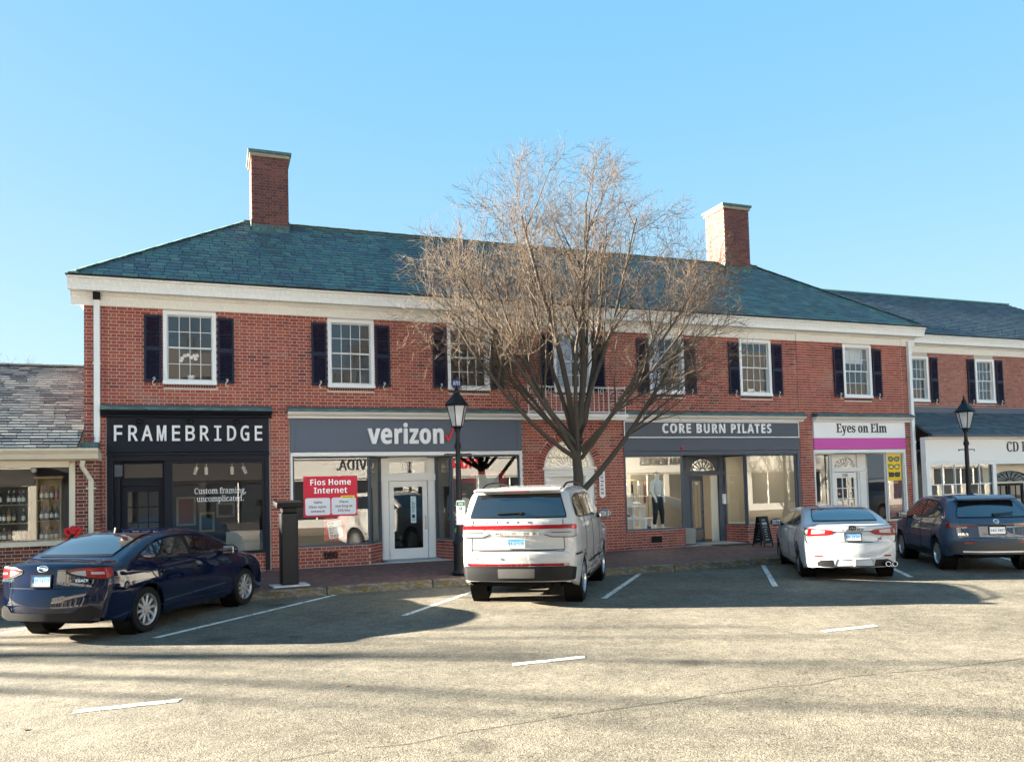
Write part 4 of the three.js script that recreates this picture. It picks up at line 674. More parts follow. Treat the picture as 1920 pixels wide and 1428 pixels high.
// ------------------------------------------------------------------ low building on the left (wine shop)
{
  const b = thing('low_shop_building', 'low shop with pale weathered slate roof and cream shop window', 'building'), Z = 0.4;
  const PALE = [[0.16, 0.185, 0.19], [0.19, 0.21, 0.21], [0.13, 0.155, 0.16], [0.21, 0.225, 0.22], [0.11, 0.13, 0.14], [0.075, 0.085, 0.1], [0.06, 0.065, 0.08]];
  slateRoof(b, -14, -2.81, -14, -2.81, 3.13, 0.8, 5.62, -4.0, { exposure: 0.165, palette: PALE, mats: matsOf(PALE, 0.7), singles: 300, near: (x) => x > -5.6, seed: 12 });
  mesh('rear_roof', extrude([[-14, 0], [-2.81, 0], [-2.81, 5.4], [-14, 5.4]], 0.05).rotateX(-(Math.PI / 2 - 0.476)).applyMatrix4(new THREE.Matrix4().makeScale(1, 1, -1)).translate(0, 3.12, -8.8), mat(new THREE.Color().setRGB(0.1, 0.11, 0.12), 0.8), b).geometry = fixFlip(b.children.at(-1).geometry);
  mesh('ridge_cap', [...Array(30)].map((_, k) => box(-14 + k * 0.373, -14 + (k + 1) * 0.373 - 0.008, 5.62, 5.66 + (k % 2) * 0.006, -4.12, -3.86)), mat(new THREE.Color().setRGB(0.14, 0.2, 0.19), 0.7), b);
  mesh('gutter', fixFlip(extrude([[0, 0], [0.05, 0.0], [0.16, 0.02], [0.2, 0.12], [0.27, 0.2], [0.28, 0.25], [0, 0.25]], 11.6).rotateY(Math.PI / 2).applyMatrix4(new THREE.Matrix4().makeScale(1, 1, -1)).translate(-14, 2.87, 0.56)), M.cream, b);
  mesh('soffit', [box(-14, -2.42, 2.86, 3.05, -0.02 + Z - 0.39, 0.56)], M.cream, b);
  mesh('copper_saddle', box(-2.79, -2.44, 3.121, 3.27, 0.04, 0.5), M.copper, b);
  const core = mesh('wall', [box(-2.9, -2.42, 0.15, 2.86, 0.045, Z), box(-14, -2.9, 0.15, 1.08, 0.05, Z), box(-14, -8.2, 1.08, 2.86, 0.05, Z), box(-14, -2.9, 2.8, 2.86, 0.05, Z)], M.mortar, b);
  const dk = BRICKS_DARK.map((c) => [c[0] * 1.2, c[1] * 1.1, c[2]]);
  buildBricks(layBricks(-2.9, -2.42, 0.15, 2.86, [], rng), Z, core, { palette: dk, seed: 101 });
  buildBricks(layBricks(-8.2, -2.9, 0.15, 1.0, [], rng), Z, core, { palette: dk, seed: 102 });
  { const m = mesh('brickwork', (() => { const s = new Soup(), r = rngOf(9); for (const q of layBricks(0, 0.355, 0.15, 2.86, [], r)) s.block(q.x, q.x + q.w, q.y, q.y + q.h, -0.004, 0.01, jitter(dk[Math.floor(r() * 5)], r)); return s.build(); })(), brickSoup, core); m.rotation.y = Math.PI / 2; m.position.set(-2.42, 0, Z); m.userData.kind = 'stuff'; }
  const s = part('shopfront', b);
  strip(M.cream, s, 'window_surround', [[-3.02, -2.9, 1.08, 2.8, 0.25, Z + 0.05], [-8.2, -3.02, 2.72, 2.86, 0.25, Z + 0.06], [-8.2, -2.88, 1.0, 1.1, 0.2, Z + 0.1], [-5.6, -5.5, 1.1, 2.72, 0.28, Z + 0.03]]);
  for (const [x0, x1] of [[-8.2, -5.6], [-5.5, -3.02]]) { const p = mesh('pane', new THREE.PlaneGeometry(x1 - x0, 1.62), M.shopGlass, s); p.position.set((x0 + x1) / 2, 1.91, Z - 0.05); }
  mesh('interior_wall', [box(-13.9, -2.85, 0.2, 3.0, -2.9, -2.8), box(-2.85, -2.83, 0.2, 3.0, -2.8, 0.03), box(-13.9, -13.8, 0.2, 3.0, -2.8, 0.03)], M.interiorDark, b);
  mesh('floor', box(-13.9, -2.86, 0.11, 0.2, -2.8, 0.04), M.floorWood, b); mesh('ceiling', box(-13.9, -2.86, 2.95, 3.0, -2.79, 0.02), M.interior, b);
  mesh('display_sill', box(-8.2, -3.03, 0.98, 1.06, -0.7, 0.04), M.cream, s);
  const ds = part('downspout', b); mesh('pipe', [bar([-2.72, 2.86, 0.62], [-2.74, 2.72, 0.6], 0.055, 10), bar([-2.74, 2.72, 0.6], [-2.58, 2.42, 0.47], 0.052, 10), rbox(-2.635, -2.525, 0.2, 2.44, Z + 0.015, Z + 0.11, 0.025)], M.cream, ds); mesh('strap', rbox(-2.68, -2.48, 2.22, 2.26, Z + 0.012, Z + 0.118, 0.005), M.cream, ds);
}
{ // shelves, bottles, lamps in the wine shop
  const wood = mat(new THREE.Color().setRGB(0.34, 0.24, 0.13), 0.6), t = thing('bottle_shelf', 'tall narrow wooden shelf of bottles in the wine shop window', 'shelf', [-3.5, 1.06, -0.05]);
  mesh('side', [box(-0.25, -0.22, 0, 1.42, -0.25, 0), box(0.22, 0.25, 0, 1.42, -0.25, 0)], wood, t); mesh('back', box(-0.22, 0.22, 0, 1.42, -0.25, -0.235), wood, t); mesh('crown', rbox(-0.29, 0.29, 1.42, 1.48, -0.27, 0.03, 0.01), wood, t);
  for (const y of [0, 0.46, 0.92]) mesh('shelf_board', box(-0.22, 0.22, y, y + 0.025, -0.235, 0), wood, t);
  const t2 = thing('bottle_rack', 'long dark rack stacked with bottles behind the wine shop window', 'rack', [-6.0, 1.06, -0.3]);
  for (const y of [0.0, 0.42, 0.84]) mesh('rack_board', box(-2.1, 2.05, y, y + 0.025, -0.3, 0), wood, t2); for (const x of [-2.08, -0.7, 0.7, 2.0]) mesh('rack_post', box(x, x + 0.04, 0, 1.25, -0.3, -0.26), wood, t2);
  const prof = lathe([[0.001, 0], [0.036, 0], [0.038, 0.02], [0.038, 0.19], [0.03, 0.22], [0.015, 0.25], [0.014, 0.31], [0.001, 0.315]], 14), lab = cyl(0.039, 0.039, 0.06, 0.15, 14, 0, 0, true), cap = cyl(0.0155, 0.0155, 0.26, 0.318, 10);
  const dark = mat(new THREE.Color().setRGB(0.012, 0.014, 0.012), 0.12), amber = mat(new THREE.Color().setRGB(0.28, 0.11, 0.02), 0.12), labs = [[0.7, 0.68, 0.62], [0.6, 0.5, 0.34], [0.66, 0.66, 0.66], [0.5, 0.12, 0.2]].map((c) => mat(new THREE.Color().setRGB(...c), 0.7)), caps = [[0.3, 0.02, 0.03], [0.02, 0.02, 0.02], [0.4, 0.3, 0.1]].map((c) => mat(new THREE.Color().setRGB(...c), 0.4)), r = rngOf(17);
  const put = (x, y, z, where, group) => { const k = Math.floor(r() * 4), am = r() < 0.15, j = Math.floor(r() * 3), g = thing('wine_bottle', `${am ? 'amber' : 'dark'} bottle with ${['cream', 'tan', 'white', 'crimson'][k]} label and ${['red', 'black', 'gold'][j]} cap on the ${where}`, 'bottle', [x, y, z], 0, group); mesh('bottle_glass', prof, am ? amber : dark, g); mesh('bottle_label', lab, labs[k], g); mesh('cap', cap, caps[j], g); };
  for (const y of [0.025, 0.485, 0.945]) for (let k = 0; k < 4; k++) put(-3.65 + k * 0.1, 1.06 + y, -0.1, 'tall narrow shelf', 'bottles on the narrow shelf');
  for (const y of [0.025, 0.445, 0.865]) for (let k = 0; k < 14; k++) if (r() < 0.86) put(-5.3 + k * 0.095 + r() * 0.02, 1.06 + y, -0.42 + r() * 0.05, 'long dark rack', 'bottles on the long rack');
  for (const x of [-4.55, -3.8]) { const l = thing('ceiling_lamp', 'small white globe spotlight under the wine shop ceiling', 'lamp', [x, 2.68, -0.1], 0, 'globe lamps in the wine shop'); mesh('lamp_head', new THREE.SphereGeometry(0.06, 14, 10), M.letter, l); mesh('stem', cyl(0.015, 0.015, 0.05, 0.28, 8), M.letter, l); }
}
{ // clipped evergreen with a red bow
  const t = thing('potted_evergreen', 'small clipped evergreen in a pot tied with a big red bow', 'plant', [-2.86, 0.15, 0.98]), r = rngOf(33), s = new Soup();
  mesh('pot', lathe([[0.001, 0], [0.16, 0], [0.22, 0.36], [0.24, 0.36], [0.24, 0.4], [0.2, 0.4], [0.19, 0.34], [0.001, 0.34]], 24), mat(new THREE.Color().setRGB(0.1, 0.09, 0.08), 0.7), t);
  for (let k = 0; k < 2600; k++) { const h = Math.pow(r(), 0.8), a = r() * 6.283, R = 0.33 * (1 - h * 0.72) * Math.sqrt(0.4 + 0.6 * r()), x = R * Math.cos(a), z = R * Math.sin(a), y = 0.42 + h * 0.78, l = 0.03 + r() * 0.03, d = V(Math.cos(a) + (r() - 0.5), 0.4 + r(), Math.sin(a) + (r() - 0.5)).normalize().multiplyScalar(l), n = V(r() - 0.5, r() - 0.5, r() - 0.5).cross(d).normalize().multiplyScalar(0.006); s.quad([x - n.x, y - n.y, z - n.z], [x + n.x, y + n.y, z + n.z], [x + d.x + n.x, y + d.y + n.y, z + d.z + n.z], [x + d.x - n.x, y + d.y - n.y, z + d.z - n.z], jitter([0.045, 0.07, 0.025], r, 0.4)); }
  const f = mesh('foliage', s.build(), soupMat(0.8, { side: THREE.DoubleSide }), t); f.userData.kind = 'stuff';
  t.scale.setScalar(0.9); mesh('trunk', cyl(0.03, 0.02, 0.3, 0.9, 8), mat(new THREE.Color().setRGB(0.1, 0.07, 0.05), 0.9), t);
  const red = mat(new THREE.Color().setRGB(0.55, 0.012, 0.015), 0.55, { side: THREE.DoubleSide }), loop = (sx) => tube([[0, 1.24, 0.05], [sx * 0.1, 1.36, 0.06], [sx * 0.16, 1.3, 0.05], [sx * 0.1, 1.2, 0.06], [0, 1.24, 0.05]], 0.035, 8);
  const ribbon = (sx) => tube([[sx * 0.02, 1.24, 0.06], [sx * 0.14, 1.1, 0.13], [sx * 0.24, 0.85, 0.2], [sx * 0.28, 0.62, 0.24]], 0.022, 6);
  mesh('bow', [loop(1), loop(-1), new THREE.SphereGeometry(0.06, 12, 8).translate(0, 1.26, 0.07), loop(1).rotateY(0.9), loop(-1).rotateY(-0.9), new THREE.SphereGeometry(0.07, 10, 8).translate(0, 1.36, 0.02)], red, t); mesh('ribbon', [ribbon(1), ribbon(-1)], red, t);
}
// ------------------------------------------------------------------ two-storey building on the right
{
  const b = thing('brick_annex', 'set-back brick building with blue-grey slate roof and lean-to shopfront', 'building'), Z = -0.8, X0 = 22.14, X1 = 34;
  const wins = [23.36, 26.58, 29.8, 32.6], H = 0.47, y0 = 4.72, y1 = 6.3;
  const wall = mesh('wall', extrude(rect(X0, X1, 0.1, 6.7), 0.3, wins.map((x) => rect(x - H, x + H, y0, y1))).translate(0, 0, Z - 0.3), M.mortar, b);
  const PALB = BRICKS.map((c) => [c[0] * 0.85 + 0.02, c[1] + 0.02, c[2] + 0.02]);
  buildBricks(layBricks(X0, X1, 4.3, 6.5, wins.map((x) => [x - H, x + H, y0 - 0.08, y1 + 0.2]), rng), Z, wall, { palette: PALB, seed: 111 });
  const up = new Soup(), r = rngOf(3); for (const x of wins) for (let k = 0; k < 16; k++) { const w = 2 * H / 16; up.block(x - H + k * w + 0.006, x - H + (k + 1) * w - 0.006, y0 - 0.08, y0 - 0.005, Z - 0.004, Z + 0.02, jitter([0.13, 0.05, 0.045], r, 0.2)); } mesh('upright_brickwork', up.build(), brickSoup, wall).userData.kind = 'stuff';
  mesh('side_wall', [box(X0, X1, 0.1, 6.7, -8.2, -8), box(X1 - 0.3, X1, 0.1, 6.7, -8, Z - 0.301), box(X0, X1 - 0.31, 6.55, 6.65, -8, Z - 0.302), box(X0, X1 - 0.31, 4.2, 4.4, -8, Z - 0.302), box(X0, X1 - 0.31, 4.41, 6.54, -4.4, -4.3)], M.interior, b);
  for (const x of wins) { sashWindow(b, x, y0, y1, H, Z, 4, 4, M.white); shutter(b, x + H + 0.08, 4.68, Z + 0.03, 0.9); if (x > 24) shutter(b, x - H - 0.08 - 0.333, 4.68, Z + 0.03, 0.9); }
  mesh('cornice', fixFlip(corniceRun(X0 + 0.02, X1 + 0.4, 7.0, 0.5)).translate(0, 0, Z), M.paintWorn, b);
  const DARKS = SLATES.map((c) => [c[0] * 0.85, c[1] * 0.72, c[2] * 0.85]);
  slateRoof(b, X0, 35, X0, 32.9, 7.02, -0.28, 9.55, -4.6, { palette: DARKS, mats: matsOf(DARKS, 0.55), singles: 200, near: (x, y) => x > 23 && x < 28, seed: 15, exposure: 0.19 });
  mesh('rear_roof', extrude([[X0, 0], [35, 0], [32.9, 5.0], [X0, 5.0]], 0.05).rotateX(-(Math.PI / 2 - 0.53)).applyMatrix4(new THREE.Matrix4().makeScale(1, 1, -1)), mat(new THREE.Color().setRGB(0.05, 0.07, 0.09), 0.8), b); b.children.at(-1).geometry = fixFlip(b.children.at(-1).geometry); b.children.at(-1).position.set(0, 7.02, -8.92);
  mesh('ridge_cap', box(X0, 32.95, 9.54, 9.6, -4.7, -4.5), mat(new THREE.Color().setRGB(0.1, 0.25, 0.23), 0.6), b);
  const gg = new THREE.ConeGeometry(0.035, 0.05, 5), guards = []; for (let k = 0; k < 16; k++) for (const [d, o] of [[0.55, 0], [0.85, 0.35]]) { const y = 7.02 + d * 0.505, z = -0.28 - d * 0.863; guards.push(gg.clone().translate(23.2 + k * 0.72 + o, y + 0.04, z)); }
  mesh('snow_guard', guards, M.black, b);
  // lean-to shop
  slateRoof(b, X0 + 0.02, X1, X0 + 0.02, X1, 3.42, 0.72, 4.32, -0.79, { palette: DARKS, mats: matsOf(DARKS, 0.6), seed: 16, exposure: 0.2, singles: 60, near: (x) => x < 25 });
  mesh('lead_flashing', [box(X0 + 0.02, X1, 4.3, 4.52, Z + 0.012, Z + 0.05), box(X0 + 0.02, X1, 3.36, 3.43, 0.6, 0.76)], mat(new THREE.Color().setRGB(0.1, 0.11, 0.14), 0.7), b);
  const s = part('shopfront', b), w = M.white, F = 0.45;
  strip(w, s, 'fascia', [[X0 + 0.02, X1, 2.52, 3.3, F - 0.2, F], [X0 + 0.02, X1, 3.3, 3.36, F - 0.2, F + 0.14], [X0 + 0.02, X1, 2.42, 2.52, F - 0.2, F - 0.02], [X0 + 0.02, X0 + 0.22, 0.15, 2.42, F - 0.2, F], [25.2, 25.36, 0.15, 2.42, F - 0.2, F], [X1 - 0.2, X1, 0.15, 2.42, F - 0.2, F]]);
  strip(w, s, 'stall_board', [[X0 + 0.22, 25.2, 0.15, 0.7, F - 0.2, F - 0.02]]); strip(w, s, 'stall_board', [[28.2, X1 - 0.2, 0.15, 0.7, F - 0.2, F - 0.02]]);
  const bars = []; for (let k = 0; k <= 5; k++) { const x = X0 + 0.22 + k * 0.568; bars.push(box(x, x + 0.03, 0.7, 2.42, F - 0.12, F - 0.06)); } bars.push(box(X0 + 0.22, 25.2, 1.75, 1.78, F - 0.119, F - 0.061), box(X0 + 0.22, 25.2, 1.2, 1.23, F - 0.119, F - 0.061)); mesh('muntin', bars, w, s);
  for (let k = 0; k < 5; k++) for (const [a, c] of [[0.71, 1.2], [1.23, 1.75], [1.78, 2.42]]) { const x = X0 + 0.235 + k * 0.568, p = mesh('pane', new THREE.PlaneGeometry(0.55, c - a), M.shopGlass, s); p.position.set(x + 0.284, (a + c) / 2, F - 0.09); p.rotation.y = (rng() - 0.5) * 0.02; }
  mesh('fanlight_board', lunetteBoard(25.36, 27.9, 1.72, 2.42, 26.7, 1.8, 0.95, 0.38, 0.06).translate(0, 0, F - 0.6), M.cream, s); fanlight(s, 26.7, 1.8, 0.95, 0.38, F - 0.56, M.black, M.shopGlass, 9);
  strip(M.letter, s, 'door_post', [[25.7, 25.8, 0.15, 1.75, F - 0.6, F - 0.48], [27.3, 27.4, 0.15, 1.75, F - 0.6, F - 0.48]]);
  for (const x of [25.82, 26.57]) { const d = part('door', s, [x, 0, F - 0.56]); mesh('door_leaf', extrude(rect(0, 0.72, 0.2, 1.74), 0.05, [rect(0.08, 0.64, 0.4, 1.66)], 0.004), M.black, d); const p = mesh('pane', new THREE.PlaneGeometry(0.57, 1.27), M.shopGlass, d); p.position.set(0.36, 1.03, 0.02); mesh('muntin', [box(0.08, 0.64, 0.8, 0.82, 0.01, 0.04), box(0.08, 0.64, 1.22, 1.24, 0.01, 0.04), box(0.35, 0.37, 0.4, 1.66, 0.011, 0.039)], M.black, d); }
  mesh('interior_wall', [box(X0 + 0.02, X1, 0.15, 3.3, -0.78, -0.75), box(X0 + 0.02, X1, 2.9, 2.95, -0.74, F - 0.21)], M.interior, s);
  const t = thing('shop_sign', 'pale fascia lettering with dark serif capitals on the lean-to shop', 'sign');
  letters(t, 'CD P', 'serif_bold', 25.88, 26.9, 2.85, F + 0.001, 0.25, M.darkLetter, { depth: 0.012 });
}
// ------------------------------------------------------------------ street lamps
function streetLamp(x, z, label, group) {
  const t = thing('street_lamp', label, 'street lamp', [x, 0.15, z], 0, group), m = M.iron;
  const flute = lathe([[0.001, 0], [0.2, 0], [0.2, 0.06], [0.17, 0.1], [0.155, 0.14], [0.15, 0.62], [0.165, 0.66], [0.165, 0.72], [0.12, 0.78], [0.085, 0.9], [0.075, 1.0], [0.072, 1.02], [0.055, 2.6], [0.052, 2.72], [0.075, 2.76], [0.075, 2.82], [0.05, 2.88], [0.045, 3.1], [0.07, 3.14], [0.085, 3.2], [0.001, 3.2]], 16);
  mesh('post', flute, m, t);
  mesh('ladder_bar', [bar([-0.3, 2.62, 0], [0.3, 2.62, 0], 0.014, 8), bar([-0.3, 2.62, 0], [-0.3, 2.57, 0], 0.012), bar([0.3, 2.62, 0], [0.3, 2.57, 0], 0.012)], m, t);
  const head = part('lantern', t, [0, 3.2, 0]), n = 6, ring = (R, y) => [...Array(n)].map((_, k) => V(R * Math.cos(k / n * 6.283), y, R * Math.sin(k / n * 6.283)));
  const lo = ring(0.12, 0.02), hi = ring(0.23, 0.48), bars = [];
  for (let k = 0; k < n; k++) { bars.push(bar(lo[k], hi[k], 0.013), bar(lo[k], lo[(k + 1) % n], 0.014), bar(hi[k], hi[(k + 1) % n], 0.017)); }
  mesh('lantern_frame', bars, m, head);
  const pg = new THREE.MeshPhysicalMaterial({ color: new THREE.Color().setRGB(0.85, 0.87, 0.9), roughness: 0.35, transmission: 0.65, thickness: 0 });
  for (let k = 0; k < n; k++) { const a = lo[k], b = lo[(k + 1) % n], c = hi[(k + 1) % n], d = hi[k], g = new THREE.BufferGeometry(); g.setAttribute('position', new THREE.Float32BufferAttribute([a, d, b, b, d, c].flatMap((v) => v.toArray()), 3)); g.computeVertexNormals(); mesh('pane', g, pg, head); }
  mesh('cap', [new THREE.CylinderGeometry(0.07, 0.29, 0.26, n).rotateY(Math.PI / 6 * 0 + 0.5236).translate(0, 0.62, 0), cyl(0.075, 0.075, 0.75, 0.8, 12), lathe([[0.06, 0.8], [0.05, 0.84], [0.02, 0.86], [0.03, 0.89], [0.015, 0.93], [0.001, 0.97]], 12), new THREE.CylinderGeometry(0.29, 0.27, 0.03, n).rotateY(0.5236).translate(0, 0.485, 0)], m, head);
  mesh('bulb', lathe([[0.001, 0.05], [0.05, 0.08], [0.06, 0.2], [0.05, 0.32], [0.001, 0.36]], 12), M.letter, head);
  return t;
}
{
  streetLamp(5.0, 3.75, 'black lantern street lamp with a small white parking notice on its post');
  streetLamp(20.0, 3.8, 'black lantern street lamp on the pavement near the lean-to shop');
  const t = thing('parking_notice', 'small white and green parking notice strapped to the lamp post', 'sign', [5.0, 1.5, 3.86]);
  mesh('plate', extrude([[-0.1, -0.26], [0.1, -0.26], [0.1, 0.22], [0.08, 0.26], [-0.08, 0.26], [-0.1, 0.22]], 0.006, [], 0.002), M.letter, t);
  const tex = canvasTex(160, 416, (c, W, H) => { c.fillStyle = '#eef0ee'; c.fillRect(0, 0, W, H); c.fillStyle = '#1d6b45'; c.fillRect(0, 0, W, 74); c.beginPath(); c.arc(80, 122, 30, 0, 7); c.fill(); c.fillStyle = '#fff'; c.font = 'bold 42px sans-serif'; c.textAlign = 'center'; c.fillText('NEW', 80, 54); c.fillText('P', 80, 138); c.fillStyle = '#2a6b50'; c.font = 'bold 22px sans-serif'; ['PAY', 'STATION', 'PARK', 'METER', '2 HOUR', '9 AM', '6 PM'].forEach((s, k) => c.fillText(s, 80, 188 + k * 32)); });
  const p = mesh('print', new THREE.PlaneGeometry(0.185, 0.48), printed(tex), t); p.position.set(0, -0.01, 0.008);
  mesh('strap', [rbox(-0.085, 0.085, 0.14, 0.165, -0.19, -0.001, 0.004), rbox(-0.085, 0.085, -0.17, -0.145, -0.19, -0.001, 0.004)], M.steel, t);
}
{ // pay station
  const t = thing('pay_station', 'dark grey parking pay station on a pale base plate at the kerb', 'pay station', [1.4, 0.15, 3.78], 0.12), m = mat(new THREE.Color().setRGB(0.013, 0.014, 0.017), 0.4, { specularIntensity: 0.4 });
  mesh('base_plate', rbox(-0.36, 0.36, 0, 0.03, -0.24, 0.24, 0.008), mat(new THREE.Color().setRGB(0.45, 0.46, 0.46), 0.5), t);
  mesh('column', [rbox(-0.17, 0.17, 0.03, 1.46, -0.14, 0.12, 0.025), rbox(-0.155, -0.135, 0.08, 1.42, 0.12, 0.128, 0.004), rbox(0.135, 0.155, 0.08, 1.42, 0.12, 0.128, 0.004)], m, t);
  mesh('neck', rbox(-0.14, 0.14, 1.46, 1.58, -0.12, 0.1, 0.02), M.black, t);
  mesh('head', new RoundedBoxGeometry(0.54, 0.11, 0.4, 3, 0.025).rotateX(0.12).translate(0, 1.64, 0), M.black, t);
}
{ // chalkboard
  const t = thing('chalkboard_sign', 'black A-frame chalkboard with white handwriting by the studio doorway', 'sign', [14.72, 0.15, 1.45], 0.3); t.scale.set(0.85, 0.88, 0.85);
  const tex = canvasTex(256, 512, (c, W, H) => { c.fillStyle = '#17171a'; c.fillRect(0, 0, W, H); c.fillStyle = '#dcdcd6'; c.textAlign = 'center'; c.font = 'bold 34px sans-serif'; c.fillText('THIS IS', 128, 60); c.font = 'bold 76px sans-serif'; c.fillText('1990', 128, 150); c.font = '30px sans-serif'; ['REFORMER', 'CLASSES', 'BURN', 'SCULPT', 'OPEN'].forEach((s, k) => c.fillText(s, 128, 205 + k * 50)); c.fillRect(70, 455, 26, 12); c.fillRect(104, 455, 90, 8); });
  for (const s of [1, -1]) { const f = part('board', t, [0, 0, s * 0.22], s > 0 ? 0 : Math.PI); mesh('board_frame', extrude(rect(-0.25, 0.25, 0.02, 1.0), 0.03, [rect(-0.21, 0.21, 0.16, 0.96), rect(-0.21, 0.21, 0.02, 0.12)], 0.004).rotateX(-0.2), M.black, f); const p = mesh('slate_face', new THREE.PlaneGeometry(0.42, 0.8).translate(0, 0.56, 0.012).rotateX(-0.2), printed(tex, 0.8), f); }
}
tag(mesh('door_mat', rbox(13.95, 15.3, 0.152, 0.165, 0.02, 0.62, 0.004), mat(new THREE.Color().setRGB(0.012, 0.013, 0.02), 0.95)), 'dark blue-black door mat outside the studio door', 'door mat');
// ------------------------------------------------------------------ studio window display
function sdfMesh(bones, res, c, half, k = 0.03) { // bones: [ax,ay,az,ra, bx,by,bz,rb]; smooth union of tapered capsules
  const mc = new MarchingCubes(res, new THREE.MeshStandardMaterial(), false, false, 400000), f = mc.field, n = mc.size;
  mc.isolation = 0;
  for (let z = 0; z < n; z++) for (let y = 0; y < n; y++) for (let x = 0; x < n; x++) {
    const px = c[0] + ((x - n / 2) / (n / 2)) * half, py = c[1] + ((y - n / 2) / (n / 2)) * half, pz = c[2] + ((z - n / 2) / (n / 2)) * half; let acc = 0;
    for (const b of bones) { const vx = b[4] - b[0], vy = b[5] - b[1], vz = b[6] - b[2], wx = px - b[0], wy = py - b[1], wz = pz - b[2], t = clamp((vx * wx + vy * wy + vz * wz) / (vx * vx + vy * vy + vz * vz + 1e-9), 0, 1); acc += Math.exp(-(Math.hypot(wx - t * vx, wy - t * vy, (wz - t * vz) * (b[8] ?? 1)) - lerp(b[3], b[7], t)) / k); }
    f[x + y * n + z * n * n] = k * Math.log(acc + 1e-30);
  }
  mc.update();
  const g = new THREE.BufferGeometry(), cnt = mc.count;
  g.setAttribute('position', new THREE.BufferAttribute(mc.positionArray.slice(0, cnt * 3), 3)); g.scale(half, half, half).translate(...c);
  const m = mergeVertices(g, 1e-4); m.computeVertexNormals(); const nn = m.attributes.normal, pp = m.attributes.position; let s = 0; for (let i = 0; i < Math.min(400, pp.count); i++) s += nn.getX(i) * (pp.getX(i) - c[0]) + nn.getZ(i) * (pp.getZ(i) - c[2]);
  if (s < 0) { const ix = m.index.array; for (let i = 0; i < ix.length; i += 3) [ix[i], ix[i + 1]] = [ix[i + 1], ix[i]]; m.computeVertexNormals(); }
  return m;
}
{
  const t = thing('mannequin', 'white mannequin in a cropped pale jacket, cap and black leggings in the studio window', 'mannequin', [12.42, 0.66, -0.42], 0.25);
  const legs = [[-0.08, 0.88, 0, 0.1, -0.13, 0.5, 0.03, 0.062], [-0.13, 0.5, 0.03, 0.06, -0.14, 0.2, 0, 0.042], [0.08, 0.88, 0, 0.1, 0.15, 0.5, 0.02, 0.062], [0.15, 0.5, 0.02, 0.06, 0.2, 0.2, -0.02, 0.042], [-0.06, 0.95, 0, 0.11, 0.06, 0.95, 0, 0.11]];
  const body = [[0, 1.0, 0, 0.1, 0, 1.15, 0, 0.1], [0, 1.15, 0, 0.105, 0, 1.36, 0, 0.11], [-0.12, 1.42, 0, 0.05, 0.12, 1.42, 0, 0.05], [0, 1.4, 0, 0.05, 0, 1.52, 0.01, 0.045], [0, 1.57, 0.02, 0.07, 0, 1.66, 0.01, 0.078],
    [-0.16, 1.41, 0, 0.045, -0.22, 1.16, -0.01, 0.036], [-0.22, 1.16, -0.01, 0.036, -0.17, 0.94, 0.09, 0.027], [-0.17, 0.94, 0.09, 0.026, -0.15, 0.84, 0.11, 0.026], [0.16, 1.41, 0, 0.045, 0.24, 1.17, -0.02, 0.036], [0.24, 1.17, -0.02, 0.036, 0.24, 0.93, 0.04, 0.027], [0.24, 0.93, 0.04, 0.026, 0.24, 0.83, 0.06, 0.026],
    [-0.14, 0.24, 0, 0.04, -0.14, 0.06, 0, 0.032], [-0.14, 0.04, 0, 0.034, -0.16, 0.025, 0.14, 0.026], [0.2, 0.24, -0.02, 0.04, 0.21, 0.06, -0.02, 0.032], [0.21, 0.04, -0.02, 0.034, 0.25, 0.025, 0.11, 0.026], ...legs];
  mesh('body', sdfMesh(body, 104, [0, 0.88, 0.02], 0.92, 0.012), M.letter, t);
  mesh('leggings', sdfMesh(legs.map((b) => b.map((v, i) => (i === 3 || i === 7 ? v + 0.012 : v))), 80, [0.03, 0.6, 0], 0.52, 0.012), mat(new THREE.Color().setRGB(0.012, 0.013, 0.016), 0.75), t);
  mesh('jacket', sdfMesh([[0, 1.13, 0, 0.125, 0, 1.36, 0, 0.128], [-0.13, 1.41, 0, 0.066, 0.13, 1.41, 0, 0.066], [-0.17, 1.4, 0, 0.062, -0.225, 1.16, -0.01, 0.054], [0.17, 1.4, 0, 0.062, 0.245, 1.17, -0.02, 0.054], [-0.225, 1.16, -0.01, 0.052, -0.19, 1.02, 0.05, 0.045], [0.245, 1.17, -0.02, 0.052, 0.245, 1.03, 0.02, 0.045], [0, 1.45, 0, 0.07, 0, 1.5, 0, 0.07]], 72, [0, 1.25, 0], 0.36, 0.012), mat(new THREE.Color().setRGB(0.62, 0.66, 0.68), 0.8), t);
  mesh('cap', [new THREE.SphereGeometry(0.092, 18, 10, 0, 6.3, 0, 1.5).translate(0, 1.665, 0.0), new THREE.CylinderGeometry(0.09, 0.09, 0.012, 18).scale(0.85, 1, 1).translate(0, 1.66, 0.09)], M.black, t);
  const c = thing('cube_shelf', 'white stepped cube shelf with shoes in the studio window', 'shelf', [11.25, 0.66, -0.65]), w = M.letter, bx = (x, y, n) => mesh(n, extrude(rect(x, x + 0.38, y, y + 0.36), 0.34, [rect(x + 0.025, x + 0.355, y + 0.025, y + 0.335)]).translate(0, 0, -0.17), w, c);
  for (const [x, y] of [[0, 0], [0.4, 0], [0, 0.37], [0.4, 0.37], [0, 0.74], [0.8, 0]]) bx(x, y, 'cube');
  const shoeG = sdfMesh([[0, 0.035, -0.09, 0.035, 0, 0.03, 0.1, 0.032], [0, 0.08, -0.08, 0.035, 0, 0.05, 0.0, 0.035]], 36, [0, 0.05, 0], 0.17, 0.012);
